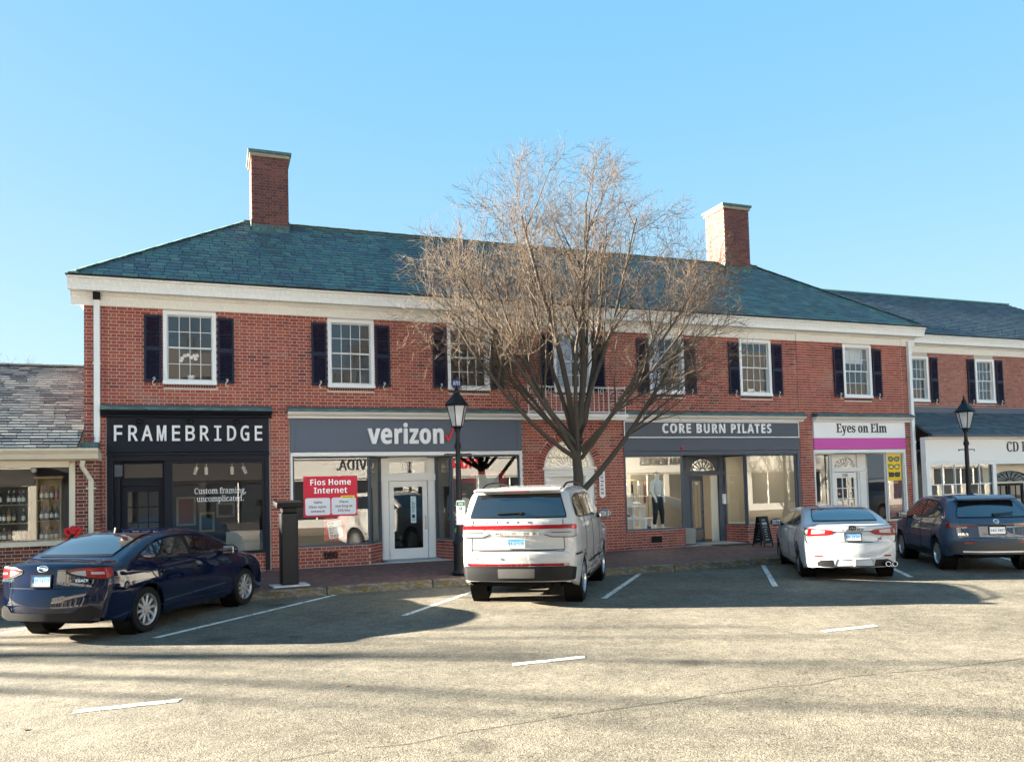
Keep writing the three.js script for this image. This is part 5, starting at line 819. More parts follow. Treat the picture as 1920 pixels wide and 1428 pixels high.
  [[0.52, 0.74, 0xd8d8d8, 'pale trainer on top of the cube shelf'], [0.64, 0.74, 0xd8d8d8, 'pale trainer on top of the cube shelf'], [0.95, 0.03, 0x1f3f6b, 'blue trainer in the lowest cube'], [0.12, 0.4, 0x30323a, 'dark trainer in a middle cube'], [0.25, 0.4, 0x30323a, 'dark trainer in a middle cube'], [0.12, 0.03, 0xd0ccc4, 'cream trainer in a bottom corner cube']].forEach(([x, y, h, l]) => { const s = tag(mesh('shoe', shoeG, mat(hex(h), 0.7)), l, 'shoe', 'shoes on the cube shelf'); s.position.set(11.25 + x, 0.67 + y, -0.65); s.rotation.y = 0.3; });
  const k = thing('clothes_rack', 'gold rail with hanging pale tops behind the mannequin', 'clothes rack', [12.35, 0.66, -1.7]);
  mesh('rail', [bar([-0.9, 0, 0], [-0.9, 1.5, 0], 0.015), bar([0.5, 0, 0], [0.5, 1.5, 0], 0.015), bar([-0.9, 1.5, 0], [0.5, 1.5, 0], 0.015)], mat(new THREE.Color().setRGB(0.5, 0.35, 0.12), 0.3, { metalness: 0.9 }), k);
  const cols = [0x8a5a2c, 0xe0ddd4, 0xd9dde0, 0x2a2a2e, 0xe8e4da, 0x7d4a38];
  cols.forEach((h, i) => { const x = -0.75 + i * 0.22; const g = tag(mesh('hanging_top', extrude([[-0.2, 0.75], [-0.22, 1.3], [-0.06, 1.42], [0.06, 1.42], [0.22, 1.3], [0.2, 0.75]], 0.04, [], 0.012).rotateY(1.15), mat(hex(h), 0.9)), ['tan', 'cream', 'pale grey', 'black', 'ivory', 'rust'][i] + ' top hanging on the gold rail in the studio', 'clothing', 'tops on the gold rail'); g.position.set(12.35 + x, 0.7, -1.7); });
}
{ // lit ceiling panels of the studio
  const { RectAreaLightUniformsLib } = await import('three/addons/lights/RectAreaLightUniformsLib.js'); RectAreaLightUniformsLib.init();
  for (const [x, l] of [[12.2, 'lit ceiling panel above the mannequin in the studio'], [16.3, 'lit ceiling panel above the empty studio window']]) {
    const t = thing('ceiling_light', l, 'lamp', [x, 3.2, -1.7]);
    mesh('housing', box(-0.7, 0.7, 0.02, 0.7, -0.35, 0.35), M.letter, t); mesh('light_diffuser', box(-0.65, 0.65, 0.0, 0.019, -0.3, 0.3), mat(0x111111, 0.6, { emissive: new THREE.Color().setRGB(1, 0.84, 0.56), emissiveIntensity: 0.3 }), t);
    const a = new THREE.RectAreaLight(new THREE.Color().setRGB(1, 0.86, 0.66), x < 14 ? 2.6 : 1.0, 1.3, 0.6); a.position.set(0, -0.012, 0); a.rotation.x = -Math.PI / 2; t.add(a);
  }
}
// ------------------------------------------------------------------ the other side of the street, which the windows and cars mirror
const OZ = 25.2, FARWALL = mat(new THREE.Color().setRGB(0.45, 0.43, 0.39), 0.8), FARWHITE = mat(new THREE.Color().setRGB(0.55, 0.55, 0.535), 0.8), FARDARK = mat(new THREE.Color().setRGB(0.026, 0.024, 0.026), 0.85);
function acrossStreet(x0, x1, h, label, { sign = null, font = 'serif_bold', cap = 0.45, sx = null, sm = M.darkLetter, body = FARWALL, upper = 3, roof = 2.2, shopY = 2.75, columns = false, sy = 3.35, trim = FARWHITE } = {}) {
  const g = thing('shop_building', label, 'building', [0, 0, OZ], 0, 'shops on the far side of the street'), w = x1 - x0;
  const holes = [], n = Math.max(1, Math.round(w / 3.2)), bays = []; for (let k = 0; k < n; k++) { const a = x0 + 0.35 + k * (w - 0.35) / n; bays.push([a, a + (w - 0.35) / n - 0.35]); }
  for (const [a, b] of bays) holes.push(rect(a, b, 0.6, shopY));
  const ups = []; for (let k = 0; k < upper; k++) { const c = x0 + w * (k + 0.5) / upper; ups.push([c - 0.5, c + 0.5]); holes.push(rect(c - 0.5, c + 0.5, 4.7, 6.2)); }
  mesh('wall', extrude(rect(x0, x1, 0.1, h), 0.25, h < 6.5 ? holes.slice(0, n) : holes), body, g);
  mesh('rear_wall', [box(x0, x1, 0.1, h, 7.75, 8), box(x0, x0 + 0.2, 0.1, h, 0.251, 7.749), box(x1 - 0.2, x1, 0.1, h, 0.251, 7.749), box(x0 + 0.2, x1 - 0.2, 4.1, 4.3, 0.26, 7.74)], body, g);
  mesh('window_glass', [...bays.map(([a, b]) => box(a, b, 0.6, shopY, 0.12, 0.14)), ...(h < 6.5 ? [] : ups.map(([a, b]) => box(a, b, 4.7, 6.2, 0.12, 0.14)))], mat(new THREE.Color().setRGB(0.02, 0.024, 0.03), 0.05), g);
  mesh('window_bars', [...bays.flatMap(([a, b]) => [box((a + b) / 2 - 0.03, (a + b) / 2 + 0.03, 0.6, shopY, 0.05, 0.12)]), ...(h < 6.5 ? [] : ups.flatMap(([a, b]) => [box((a + b) / 2 - 0.02, (a + b) / 2 + 0.02, 4.7, 6.2, 0.08, 0.12), box(a, b, 5.43, 5.48, 0.081, 0.121)]))], M.white, g);
  mesh('fascia', [box(x0 + 0.1, x1 - 0.1, shopY + 0.12, 3.95, -0.1, -0.001), box(x0, x1, 3.95, 4.12, -0.22, -0.001)], trim, g);
  mesh('cornice', box(x0 - 0.1, x1 + 0.1, h, h + 0.25, -0.35, 8.2), trim, g);
  mesh('roof', extrude([[-0.4, 0], [8.3, 0], [3.95, roof]], w + 0.2).rotateY(-Math.PI / 2).translate(x1 + 0.1, h + 0.251, 0), mat(new THREE.Color().setRGB(0.09, 0.085, 0.08), 0.9), g);
  if (columns) for (const [a] of bays) mesh('column', [cyl(0.17, 0.15, 0.15, 3.4, 14, a - 0.18, -0.9), box(a - 0.42, a + 0.06, 3.4, 3.55, -1.14, -0.66)], FARWHITE, g);
  if (columns) mesh('porch_roof', box(x0, x1, 3.56, 3.85, -1.25, -0.23), FARWHITE, g);
  if (sign) { const s = thing('shop_sign', ['dark', 'red', 'gold'][[M.darkLetter, M.red].indexOf(sm) + 0] ? 'lettering on the white fascia across the street, ' + (sm === M.red ? 'red capitals' : sign.length > 6 ? 'long row of dark capitals' : 'few dark capitals') : 'lettering', 'sign', [sx[0], 0, OZ - 0.1], Math.PI); letters(s, sign, font, 0, sx[0] - sx[1], sy, 0.002, cap, sm, { depth: 0.03 }); }
  return g;
}
acrossStreet(-34, -20.2, 7.6, 'cream two-storey shop at the far end across the street', { upper: 4 });
acrossStreet(-20, -8.2, 6.2, 'single-storey shop with a white column porch across the street', { columns: true });
acrossStreet(-8, 3.2, 8.1, 'tall dark shop beside the column porch across the street', { upper: 4, body: FARDARK, trim: FARDARK });
acrossStreet(3.4, 11, 6.0, 'low white shop with short dark sign across the street', { sign: 'VIDA.', sx: [8.15, 6.4], cap: 0.42, font: 'sans_regular', body: FARWHITE });
acrossStreet(11.2, 19, 7.4, 'white shop with red sign across the street', { sign: 'SKI &', sm: M.red, sx: [14.9, 12.9], cap: 0.5, font: 'sans_bold', body: FARWHITE });
acrossStreet(19.2, 31, 7.0, 'cream shop with a long sign across the street', { sign: 'DIANA MEMORIES', sx: [29.4, 25.9], cap: 0.36, font: 'sans_bold' });
acrossStreet(31.2, 41, 8.2, 'white gabled house with a steep roof across the street', { upper: 3, roof: 3.4, body: FARWHITE });
acrossStreet(41.2, 56, 7.2, 'cream shop beyond the white gabled house across the street', { upper: 4 });
// ------------------------------------------------------------------ trees
function growTree(o) {
  const r = rngOf(o.seed), wood = { p: [], n: [], i: [] }, fine = { p: [], n: [], i: [] };
  const put = (buf, pts, rad, sides) => {
    const base = buf.p.length / 3, up = V(0, 1, 0), t = V(), u = V(), v = V();
    pts.forEach((p, k) => { t.copy(pts[Math.min(k + 1, pts.length - 1)]).sub(pts[Math.max(k - 1, 0)]).normalize(); u.crossVectors(t, Math.abs(t.y) > 0.95 ? V(1, 0, 0) : up).normalize(); v.crossVectors(t, u); for (let s = 0; s < sides; s++) { const a = s / sides * 6.2832, c = Math.cos(a), d = Math.sin(a), w = rad[k]; buf.p.push(p.x + (u.x * c + v.x * d) * w, p.y + (u.y * c + v.y * d) * w, p.z + (u.z * c + v.z * d) * w); buf.n.push(u.x * c + v.x * d, u.y * c + v.y * d, u.z * c + v.z * d); } });
    for (let k = 0; k < pts.length - 1; k++) for (let s = 0; s < sides; s++) { const a = base + k * sides + s, b = base + k * sides + (s + 1) % sides; buf.i.push(a, b, a + sides, b, b + sides, a + sides); }
  };
  const geo = (buf) => { const g = new THREE.BufferGeometry(); g.setAttribute('position', new THREE.Float32BufferAttribute(buf.p, 3)); g.setAttribute('normal', new THREE.Float32BufferAttribute(buf.n, 3)); g.setIndex(buf.i); return g; };
  const inside = (p) => { const c = o.crown, dx = (p.x - c[0]) / c[3], dy = (p.y - c[1]) / (p.y > c[1] ? c[4] : c[6]), dz = (p.z - c[2]) / c[5]; return dx * dx + dy * dy + dz * dz; };
  const limbs = [];
  function branch(p, dir, len, rad, level, buf) {
    const n = level === 0 ? 9 : level === 1 ? 6 : level === 2 ? 4 : 3, pts = [p.clone()], rs = [rad], d = dir.clone(), step = len / n, q = p.clone();
    const wob = [0.16, 0.2, 0.24, 0.3, 0.36][level];
    for (let k = 1; k <= n; k++) { d.x += (r() - 0.5) * wob; d.z += (r() - 0.5) * wob; d.y += (r() - 0.5) * wob * 0.7 + o.lift[level]; d.normalize(); q.addScaledVector(d, step * (0.85 + r() * 0.3)); if (inside(q) > (level < 3 ? 1.0 : 1.12 + r() * 0.1) && k > 1 && !(level === 0 && q.y < o.crown[1])) break; pts.push(q.clone()); rs.push(rad * (1 - 0.72 * k / n)); }
    if (pts.length < 2) return;
    put(buf ?? (level < 2 ? wood : fine), pts, rs, level === 0 ? 8 : level === 1 ? 5 : level === 2 ? 4 : 3);
    if (level >= o.levels) return;
    const kids = Math.round(o.kids[level] * (0.75 + r() * 0.5));
    for (let c = 0; c < kids; c++) {
      const f = lerp(level ? 0.12 : o.start ?? 0.2, 1, (c + r()) / kids), x = f * (pts.length - 1), i = Math.min(pts.length - 2, Math.floor(x)), at = pts[i].clone().lerp(pts[i + 1], x - i), t = pts[i + 1].clone().sub(pts[i]).normalize();
      const side = V(r() - 0.5, r() - 0.5, r() - 0.5).cross(t).normalize(), ang = o.spread[level] * (0.6 + r() * 0.8), nd = t.multiplyScalar(Math.cos(ang)).addScaledVector(side, Math.sin(ang)).normalize();
      branch(at, nd, o.len[level + 1] * (0.65 + r() * 0.7) * (1 - f * 0.25), Math.max(o.minR, lerp(rs[i], rs[i + 1], x - i) * 0.55), level + 1);
    }
  }
  const t = thing('bare_tree', o.label, 'tree', o.at, 0, o.group), out = [];
  const tk = { p: [], n: [], i: [] }; put(tk, o.trunk.map((p) => V(p[0], p[1], p[2])), o.trunk.map((p) => p[3]), 14);
  mesh('trunk', geo(tk), o.bark, t);
  for (const l of o.limbs) { const lb = { p: [], n: [], i: [] }, d = V(l[3], l[4], l[5]).normalize(); branch(V(l[0], l[1], l[2]), d, l[6], l[7], 0, lb); mesh('limb', geo(lb), o.bark, t); }
  if (wood.i.length) mesh('branches', geo(wood), o.bark, t).userData.kind = 'stuff';
  mesh('twigs', geo(fine), o.twig, t).userData.kind = 'stuff';
  return t;
}
{
  const bn = noiseGrid(64, 91), bark = mat(new THREE.Color().setRGB(0.06, 0.05, 0.04), 0.95), twig = mat(new THREE.Color().setRGB(0.088, 0.062, 0.043), 0.9);
  const R = rngOf(202), limbs = [];
  for (let k = 0; k < 11; k++) { const a = k / 11 * 6.283 + R() * 0.4, lean = k % 3 === 0 ? 0.35 : k % 3 === 1 ? 0.95 : 1.7; limbs.push([0.1 * Math.cos(a), 2.35 + (k % 3 === 0 ? 1.0 : 0.35) * R() + (k % 3) * 0.12, 0.1 * Math.sin(a), Math.cos(a) * lean, 1, Math.sin(a) * lean * 0.8, k % 3 === 0 ? 5.4 : k % 3 === 1 ? 4.9 : 4.6, 0.06 - 0.007 * (k % 3)]); }
  limbs.push([0.1, 1.75, 0.02, 0.75, 0.75, 0.05, 4.6, 0.075], [-0.05, 2.5, 0.05, -1.5, 0.8, 0.2, 4.8, 0.06], [-0.03, 2.8, 0.05, -1.1, 0.9, 0.5, 4.8, 0.06], [0.02, 3.2, 0, 0.1, 1, 0.02, 5.2, 0.09], [-0.05, 3.0, 0, -0.25, 1, 0.05, 5.2, 0.085], [0.05, 2.9, 0, 0.35, 1, -0.1, 5.2, 0.085]);
  const main = { seed: 11, at: [8.0, 0.15, 3.5], label: 'bare multi-branched street tree with dense fine twigs in front of the balcony', bark, twig, crown: [0.0, 4.8, 0, 4.5, 4.95, 3.2, 2.0], start: 0.3, levels: 4, lift: [0.035, 0.045, 0.045, 0.04, 0.03], kids: [8.6, 6, 4.8, 2.6], spread: [0.6, 0.62, 0.66, 0.75], len: [5, 2.1, 1.15, 0.62, 0.32], minR: 0.0046,
    trunk: [[0.06, -0.15, 0, 0.22], [0.04, 0.1, 0, 0.165], [0.02, 0.7, 0, 0.14], [-0.02, 1.4, 0, 0.13], [0.0, 2.1, 0, 0.12], [-0.05, 2.7, 0.01, 0.105], [-0.02, 3.2, 0, 0.08], [0.03, 3.7, 0, 0.06]], limbs };
  growTree(main);
  const other = (seed, at, h, label, group, thin = 1, twigM = twig) => { const ls = [], q = rngOf(seed); for (let k = 0; k < 9; k++) { const a = k * 2.4 + q(), lean = 0.3 + 0.6 * q(); ls.push([0, h * (0.22 + 0.3 * k / 9), 0, Math.cos(a) * lean, 1, Math.sin(a) * lean, h * 0.5, h * 0.008]); } return growTree({ seed, at, label, group, bark, twig: twigM, crown: [0, h * 0.55, 0, h * 0.42, h * 0.5, h * 0.42, h * 0.4], levels: 3, lift: [0.05, 0.04, 0.04, 0.03], kids: [8 * thin, 6 * thin, 5 * thin], spread: [0.6, 0.65, 0.7], len: [5, h * 0.17, h * 0.09, h * 0.05], minR: 0.006, trunk: [[0, -0.2, 0, h * 0.022], [0, h * 0.25, 0, h * 0.017], [0.05, h * 0.5, 0, h * 0.012], [0, h * 0.8, 0, h * 0.004]], limbs: ls }); };
  other(21, [-27, 0, -4.5], 13, 'tall bare tree beyond the low shop roof', 'bare trees beyond the low shop', 0.5);
  other(23, [-17.5, 0, -8.5], 11.5, 'tall bare tree beyond the low shop roof', 'bare trees beyond the low shop', 0.8);
  other(24, [-9.4, 0, -18], 8.6, 'bare treetop just showing above the pale slate roof', undefined);
  for (const [s, x, z, h] of [[31, -14, 40, 13], [32, -2, 44, 15], [33, 9, 41, 14], [34, 20, 43, 13], [35, 32, 45, 16], [36, 45, 42, 14], [37, 30.5, 21.2, 8]]) other(s, [x, 0, z], h, s === 37 ? 'bare young street tree on the far pavement' : 'bare tree behind the shops across the street', s === 37 ? undefined : 'trees behind the shops across the street');
}
// ------------------------------------------------------------------ parked cars
const CAR = {
  tyre: mat(new THREE.Color().setRGB(0.008, 0.008, 0.009), 0.85, { specularIntensity: 0.4 }), dark: mat(new THREE.Color().setRGB(0.004, 0.004, 0.0045), 0.7, { specularIntensity: 0.3 }), trim: mat(new THREE.Color().setRGB(0.007, 0.0075, 0.009), 0.4, { specularIntensity: 0.4 }),
  glass: mat(new THREE.Color().setRGB(0.006, 0.008, 0.011), 0.02, { ior: 1.9, clearcoat: 1, clearcoatRoughness: 0.0 }), alloy: mat(new THREE.Color().setRGB(0.52, 0.53, 0.55), 0.28, { metalness: 0.85 }), chrome: mat(new THREE.Color().setRGB(0.75, 0.75, 0.76), 0.08, { metalness: 1 }),
  redLens: mat(new THREE.Color().setRGB(0.22, 0.004, 0.007), 0.2, { specularIntensity: 0.6 }), clearLens: mat(new THREE.Color().setRGB(0.3, 0.3, 0.31), 0.1, { specularIntensity: 0.8 }), gap: mat(new THREE.Color().setRGB(0.006, 0.006, 0.007), 0.9), mirrorGlass: mat(new THREE.Color().setRGB(0.7, 0.72, 0.75), 0.03, { metalness: 1 }),
};
function chaikin(p, n) { for (let k = 0; k < n; k++) { const q = [p[0]]; for (let i = 0; i < p.length - 1; i++) { const [a, b] = [p[i], p[i + 1]]; q.push([a[0] * 0.75 + b[0] * 0.25, a[1] * 0.75 + b[1] * 0.25], [a[0] * 0.25 + b[0] * 0.75, a[1] * 0.25 + b[1] * 0.75]); } q.push(p.at(-1)); p = q; } return p; }
function table(p) { return (x) => { if (x <= p[0][0]) return p[0][1]; for (let i = 1; i < p.length; i++) if (x <= p[i][0]) { const t = (x - p[i - 1][0]) / (p[i][0] - p[i - 1][0] + 1e-9); return lerp(p[i - 1][1], p[i][1], t); } return p.at(-1)[1]; }; }
function makeCar(S) {
  if (S.grow) { const [y0, k] = S.grow, f = (y) => (y > y0 ? y0 + (y - y0) * k : y); S.prof = S.prof.map(([s, y]) => [s, f(y)]); S.side = S.side.map(([y, w]) => [f(y), w]); S.dlo = S.dlo.map(([s, a, b]) => [s, f(a), f(b)]); S.rearWindow = S.rearWindow.map(([y, w]) => [f(y), w]); }
  const t = thing('parked_car', S.label, 'car', S.at, -S.heading * Math.PI / 180, 'cars parked nose-in along the kerb');
  const prof = chaikin(S.prof.map((p, i) => [p[0] + i * 1e-4, p[1]]), 2), yTop = table(prof), peak = prof.reduce((a, p) => Math.max(a, p[1]), 0);
  const rear = prof.slice(0, prof.findIndex((p) => p[1] >= peak) + 1), sOf = table(rear.map(([s, y]) => [y, s]).filter((p, i, a) => !i || p[0] > a[i - 1][0] + 1e-6));
  const frac = table(chaikin(S.side, 2)), plan = (s) => 1 - 0.04 * Math.pow(Math.max(0, 1 - s / 0.2), 2) - S.pr * Math.pow(Math.max(0, 1 - s / S.lr), 2) - S.pf * Math.pow(Math.max(0, 1 - (S.L - s) / S.lf), 2);
  const Wd = (y, s) => S.W * plan(s) * frac(y);
  const warp = (s, q) => S.kr * Math.pow(Math.min(1, Math.abs(q)), 2.4) * Math.pow(Math.max(0, 1 - s / 1.1), 1.5) - S.kf * Math.pow(Math.min(1, Math.abs(q)), 2.6) * Math.pow(Math.max(0, 1 - (S.L - s) / 1.3), 1.5);
  const P = (x, y, s) => V(x, y, S.ro - s - warp(s, x / (S.W * plan(s))));
  const crown = (s) => S.crown * clamp((yTop(s) - 0.6) * 2, 0.1, 1);
  const Ra = S.R + 0.055, wheelsAt = [S.ro, S.ro + S.wb];
  const yBot = (s) => { let y = S.clear + S.lift * Math.pow(Math.max(0, 1 - s / 0.7), 1.5); for (const w of wheelsAt) { const d = Math.abs(s - w); if (d < Ra) y = Math.max(y, S.R + Math.sqrt(Ra * Ra - d * d) * 0.98); } return y; };
  const edge = (s) => { const c = crown(s), yb = Math.min(yBot(s), yTop(s) - 0.02), e = Math.max(yb + 0.01, yTop(s) - c), r = Math.min(S.r, (e - yb) * 0.45); return { yb, e, r, c }; };
  const topSide = (s) => { const { e, r } = edge(s); return e - r * 0.75; };
  const sec = (s, v) => {
    const { yb, e, r, c } = edge(s), Wc = Wd(e - r, s), xr = Math.max(0.02, Wc - r * 1.25);
    if (v <= 0.55) { const y = lerp(yb, e - r, v / 0.55); return [Wd(y, s), y]; }
    if (v <= 0.72) { const a = (v - 0.55) / 0.17 * Math.PI / 2; return [xr + (Wc - xr) * Math.cos(a), e - r + r * Math.sin(a)]; }
    const u = (v - 0.72) / 0.28; return [xr * (1 - u), e + c * (1 - (1 - u) * (1 - u))];
  };
  // stations
  const st = new Set(); let acc = 0; for (let i = 0; i < prof.length - 1; i++) { const [a, b] = [prof[i], prof[i + 1]], n = Math.max(1, Math.ceil(Math.hypot(b[0] - a[0], b[1] - a[1]) / 0.04)); for (let k = 0; k < n; k++) st.add(+(lerp(a[0], b[0], k / n)).toFixed(5)); } st.add(prof.at(-1)[0]);
  for (const w of wheelsAt) for (let k = -24; k <= 24; k++) st.add(+(w + Math.sin(k / 24 * Math.PI / 2) * Ra * 0.9999).toFixed(5));
  const ss = [...st].sort((a, b) => a - b), vs = [...Array(17)].map((_, k) => 0.55 * k / 16).concat([...Array(6)].map((_, k) => 0.55 + 0.17 * (k + 1) / 6), [...Array(8)].map((_, k) => 0.72 + 0.28 * (k + 1) / 8)), nv = vs.length;
  const pos = [], idx = [], row = 2 * nv - 1 + 2;
  for (const s of ss) { const half = vs.map((v) => sec(s, v)), lip = [Math.max(0.01, half[0][0] - 0.07), half[0][1] + 0.012]; const full = [[-lip[0], lip[1]], ...half.map(([x, y]) => [-x, y]), ...half.slice(0, -1).reverse().map(([x, y]) => [x, y]), lip]; for (const [x, y] of full) pos.push(...P(x, y, s).toArray()); }
  for (let i = 0; i < ss.length - 1; i++) for (let k = 0; k < row - 1; k++) { const a = i * row + k, b = a + 1, c = a + row, d = c + 1; idx.push(a, c, b, b, c, d); }
  const g = new THREE.BufferGeometry(); g.setAttribute('position', new THREE.Float32BufferAttribute(pos, 3)); g.setIndex(idx); g.computeVertexNormals();
  { const nn = g.attributes.normal; let up = 0; for (let i = 0; i < nn.count; i += 7) up += nn.getY(i) * (g.attributes.position.getY(i) - 0.7); if (up < 0) { const ix = g.index.array; for (let i = 0; i < ix.length; i += 3) [ix[i], ix[i + 1]] = [ix[i + 1], ix[i]]; g.computeVertexNormals(); } }
  const body = mesh('body', g, S.paint, t);
  // evaluators on the body surface
  const side = (s, y, sg) => P(sg * Wd(y, s), y, s);
  const rearP = (a, y) => { const q = clamp(a, -1, 1), s = sOf(y + crown(sOf(y)) * q * q); if (Math.abs(a) <= 1) return P(q * Wd(y, s) * 0.995, y, s); return side(s + (Math.abs(a) - 1), y, Math.sign(a)); };
  const centre = V(0, 0.75, S.ro - S.L / 2);
  const normalAt = (f, a, b) => { const h = 0.004, p = f(a, b), u = f(a + h, b).sub(f(a - h, b)), v = f(a, b + h).sub(f(a, b - h)), n = u.cross(v).normalize(); const out = p.clone().sub(centre); out.z *= 0.5; return n.dot(out) < 0 ? n.negate() : n; };
  function patch(f, cols, rows, off, grid) { // grid(i/cols, j/rows) -> [a, b]
    const p = [], n = [], ix = []; for (let i = 0; i <= cols; i++) for (let j = 0; j <= rows; j++) { const [a, b] = grid(i / cols, j / rows), nn = normalAt(f, a, b), q = f(a, b).addScaledVector(nn, off); p.push(q.x, q.y, q.z); n.push(nn.x, nn.y, nn.z); }
    for (let i = 0; i < cols; i++) for (let j = 0; j < rows; j++) { const a = i * (rows + 1) + j, b = a + rows + 1; ix.push(a, b, a + 1, a + 1, b, b + 1); }
    const A = V(p[0], p[1], p[2]), k = rows + 1, tri = (i) => V(p[3 * i], p[3 * i + 1], p[3 * i + 2]); const mid = Math.floor(cols / 2) * k + Math.floor(rows / 2), fn = tri(mid + k).sub(tri(mid)).cross(tri(mid + 1).sub(tri(mid))); if (fn.dot(V(n[3 * mid], n[3 * mid + 1], n[3 * mid + 2])) < 0) for (let i = 0; i < ix.length; i += 3) [ix[i], ix[i + 1]] = [ix[i + 1], ix[i]];
    const gg = new THREE.BufferGeometry(); gg.setAttribute('position', new THREE.Float32BufferAttribute(p, 3)); gg.setAttribute('normal', new THREE.Float32BufferAttribute(n, 3)); gg.setAttribute('uv', new THREE.Float32BufferAttribute(new Array(p.length / 3 * 2).fill(0), 2)); gg.setIndex(ix); return gg;
  }
  // list [[a, lo, hi], ...] between a0 and a1 on the rear; [[s, lo, hi]] on a side
  const span = (list, lo, hi) => { const L = table(list.map((p) => [p[0], p[1]])), H = table(list.map((p) => [p[0], p[2]])); return [L, H, lo ?? list[0][0], hi ?? list.at(-1)[0]]; };
  const onRear = (list, off = 0.006, cols = 28, rows = 8, lo, hi, inset = 0) => { const [L, H, a, b] = span(list, lo, hi); return patch(rearP, cols, rows, off, (i, j) => { const x = lerp(a, b, i); return [x, lerp(L(x) + inset, H(x) - inset, j)]; }); };
  const onSide = (sg, list, off = 0.006, lo, hi, inset = 0, cols = 26, rows = 8) => { const [L, H, a, b] = span(list, lo, hi); return patch((s, y) => side(s, y, sg), cols, rows, off, (i, j) => { const s = lerp(a, b, i), top = Math.min(H(s), topSide(s)), bot = Math.min(L(s), top - 0.004); return [s, lerp(bot + inset, Math.max(bot + inset + 0.002, top - inset), j)]; }); };
  const mirrorA = (list) => list.map(([a, l, h]) => [-a, l, h]).reverse();
  // a narrow strip along points given on the rear or a side
  const seam = (f, pts, w, off = 0.003) => { const q = []; for (let i = 0; i < pts.length - 1; i++) for (let k = 0; k < 8; k++) q.push([lerp(pts[i][0], pts[i + 1][0], k / 8), lerp(pts[i][1], pts[i + 1][1], k / 8)]); q.push(pts.at(-1)); const c = q.map(([a, b]) => f(a, b).addScaledVector(normalAt(f, a, b), off - w * 0.35)); return new THREE.TubeGeometry(new THREE.CatmullRomCurve3(c), c.length * 2, w, 5); };
  const K = { S, t, body, onRear, onSide, mirrorA, seam, rearP, side, patch, P, sOf, yTop, normalAt, topSide, Wd };
  // windows
  mesh('window_surround', [onSide(1, S.dlo, 0.005), onSide(-1, S.dlo, 0.005)], CAR.trim, t);
  for (const sg of [1, -1]) for (const [a, b] of S.panes) mesh('side_window', onSide(sg, S.dlo, 0.009, a, b, 0.022), CAR.glass, t);
  const rw = S.rearWindow, rwp = (list, off, ins) => { const w = table(list); return patch(rearP, 24, 14, off, (i, j) => { const y = lerp(list[0][0] + ins, list.at(-1)[0] - ins, j); return [lerp(-1, 1, i) * (w(y) - ins), y]; }); };
  mesh('window_surround', rwp(rw, 0.005, 0), CAR.trim, t); mesh('rear_window', rwp(rw, 0.009, 0.022), CAR.glass, t);
  { const w = S.windscreen, f = (q, s) => { const { e, c, r } = edge(s), xr = Wd(e - r, s) - r * 1.25; return P(q * xr, e + c * (1 - q * q), s); }; mesh('windscreen', patch(f, 16, 12, 0.006, (i, j) => [lerp(-0.96, 0.96, i), lerp(w[0], w[1], j)]), CAR.glass, t); if (S.roofGlass) mesh('roof_panel', patch(f, 14, 10, 0.005, (i, j) => [lerp(-0.9, 0.9, i), lerp(S.roofGlass[0], S.roofGlass[1], j)]), CAR.trim, t); }
  // wheels
  const tyreG = lathe([[S.R * 0.64, -0.105], [S.R * 0.9, -0.112], [S.R * 0.975, -0.1], [S.R, -0.075], [S.R, -0.028], [S.R - 0.008, -0.024], [S.R - 0.008, -0.018], [S.R, -0.014], [S.R, 0.014], [S.R - 0.008, 0.018], [S.R - 0.008, 0.024], [S.R, 0.028], [S.R, 0.075], [S.R * 0.975, 0.1], [S.R * 0.9, 0.112], [S.R * 0.64, 0.105]], 48).rotateZ(-Math.PI / 2);
  const rimR = S.R * 0.68, ringG = lathe([[rimR - 0.03, 0.02], [rimR - 0.012, 0.085], [rimR, 0.1], [rimR, 0.108], [rimR - 0.02, 0.1], [rimR - 0.028, 0.04]], 48).rotateZ(-Math.PI / 2), spokes = [], n = S.spokes;
  for (let k = 0; k < n; k++) for (const o of S.twin ? [-0.16, 0.16] : [0]) { const sk = S.skew ?? 0, sh = extrude([[-0.022, 0.03], [0.022, 0.03], [0.03 * (S.fat ?? 1) + sk, rimR - 0.012], [-0.03 * (S.fat ?? 1) + sk, rimR - 0.012]], 0.03, [], 0.005); sh.translate(0, 0, 0.055).rotateZ(k / n * 6.2832 + o).rotateY(Math.PI / 2); spokes.push(sh); }
  spokes.push(new THREE.CylinderGeometry(0.055, 0.06, 0.05, 20).rotateZ(-Math.PI / 2).translate(0.07, 0, 0));
  const rimG = merge([ringG, ...spokes]), discG = merge([new THREE.CylinderGeometry(rimR - 0.02, rimR - 0.02, 0.02, 32).rotateZ(Math.PI / 2).translate(0.012, 0, 0)]);
  const linerG = merge([new THREE.CylinderGeometry(Ra + 0.01, Ra + 0.01, 0.32, 28, 1, true, 0, Math.PI).rotateZ(Math.PI / 2).rotateX(Math.PI / 2 * 0), new THREE.CircleGeometry(Ra + 0.01, 28).rotateY(Math.PI / 2).translate(-0.16, 0, 0)]);
  for (const w of wheelsAt) for (const sg of [1, -1]) {
    const x = S.W * 0.985 - 0.125, z = S.ro - w, wh = part('wheel', t, [sg * x, S.R, z], sg > 0 ? 0 : Math.PI); mesh('tyre', tyreG, CAR.tyre, wh); mesh('rim', rimG, S.rimMat ?? CAR.alloy, wh); mesh('brake_disc', discG, CAR.dark, wh);
    const l = mesh('wheel_arch', new THREE.CylinderGeometry(Ra + 0.012, Ra + 0.012, 0.3, 32, 1, true, Math.PI, Math.PI).rotateZ(Math.PI / 2).rotateX(0), CAR.dark, t); l.geometry.rotateX(S.archTurn ?? -Math.PI / 2); l.position.set(sg * (S.W * 0.975 - 0.16), S.R, z);
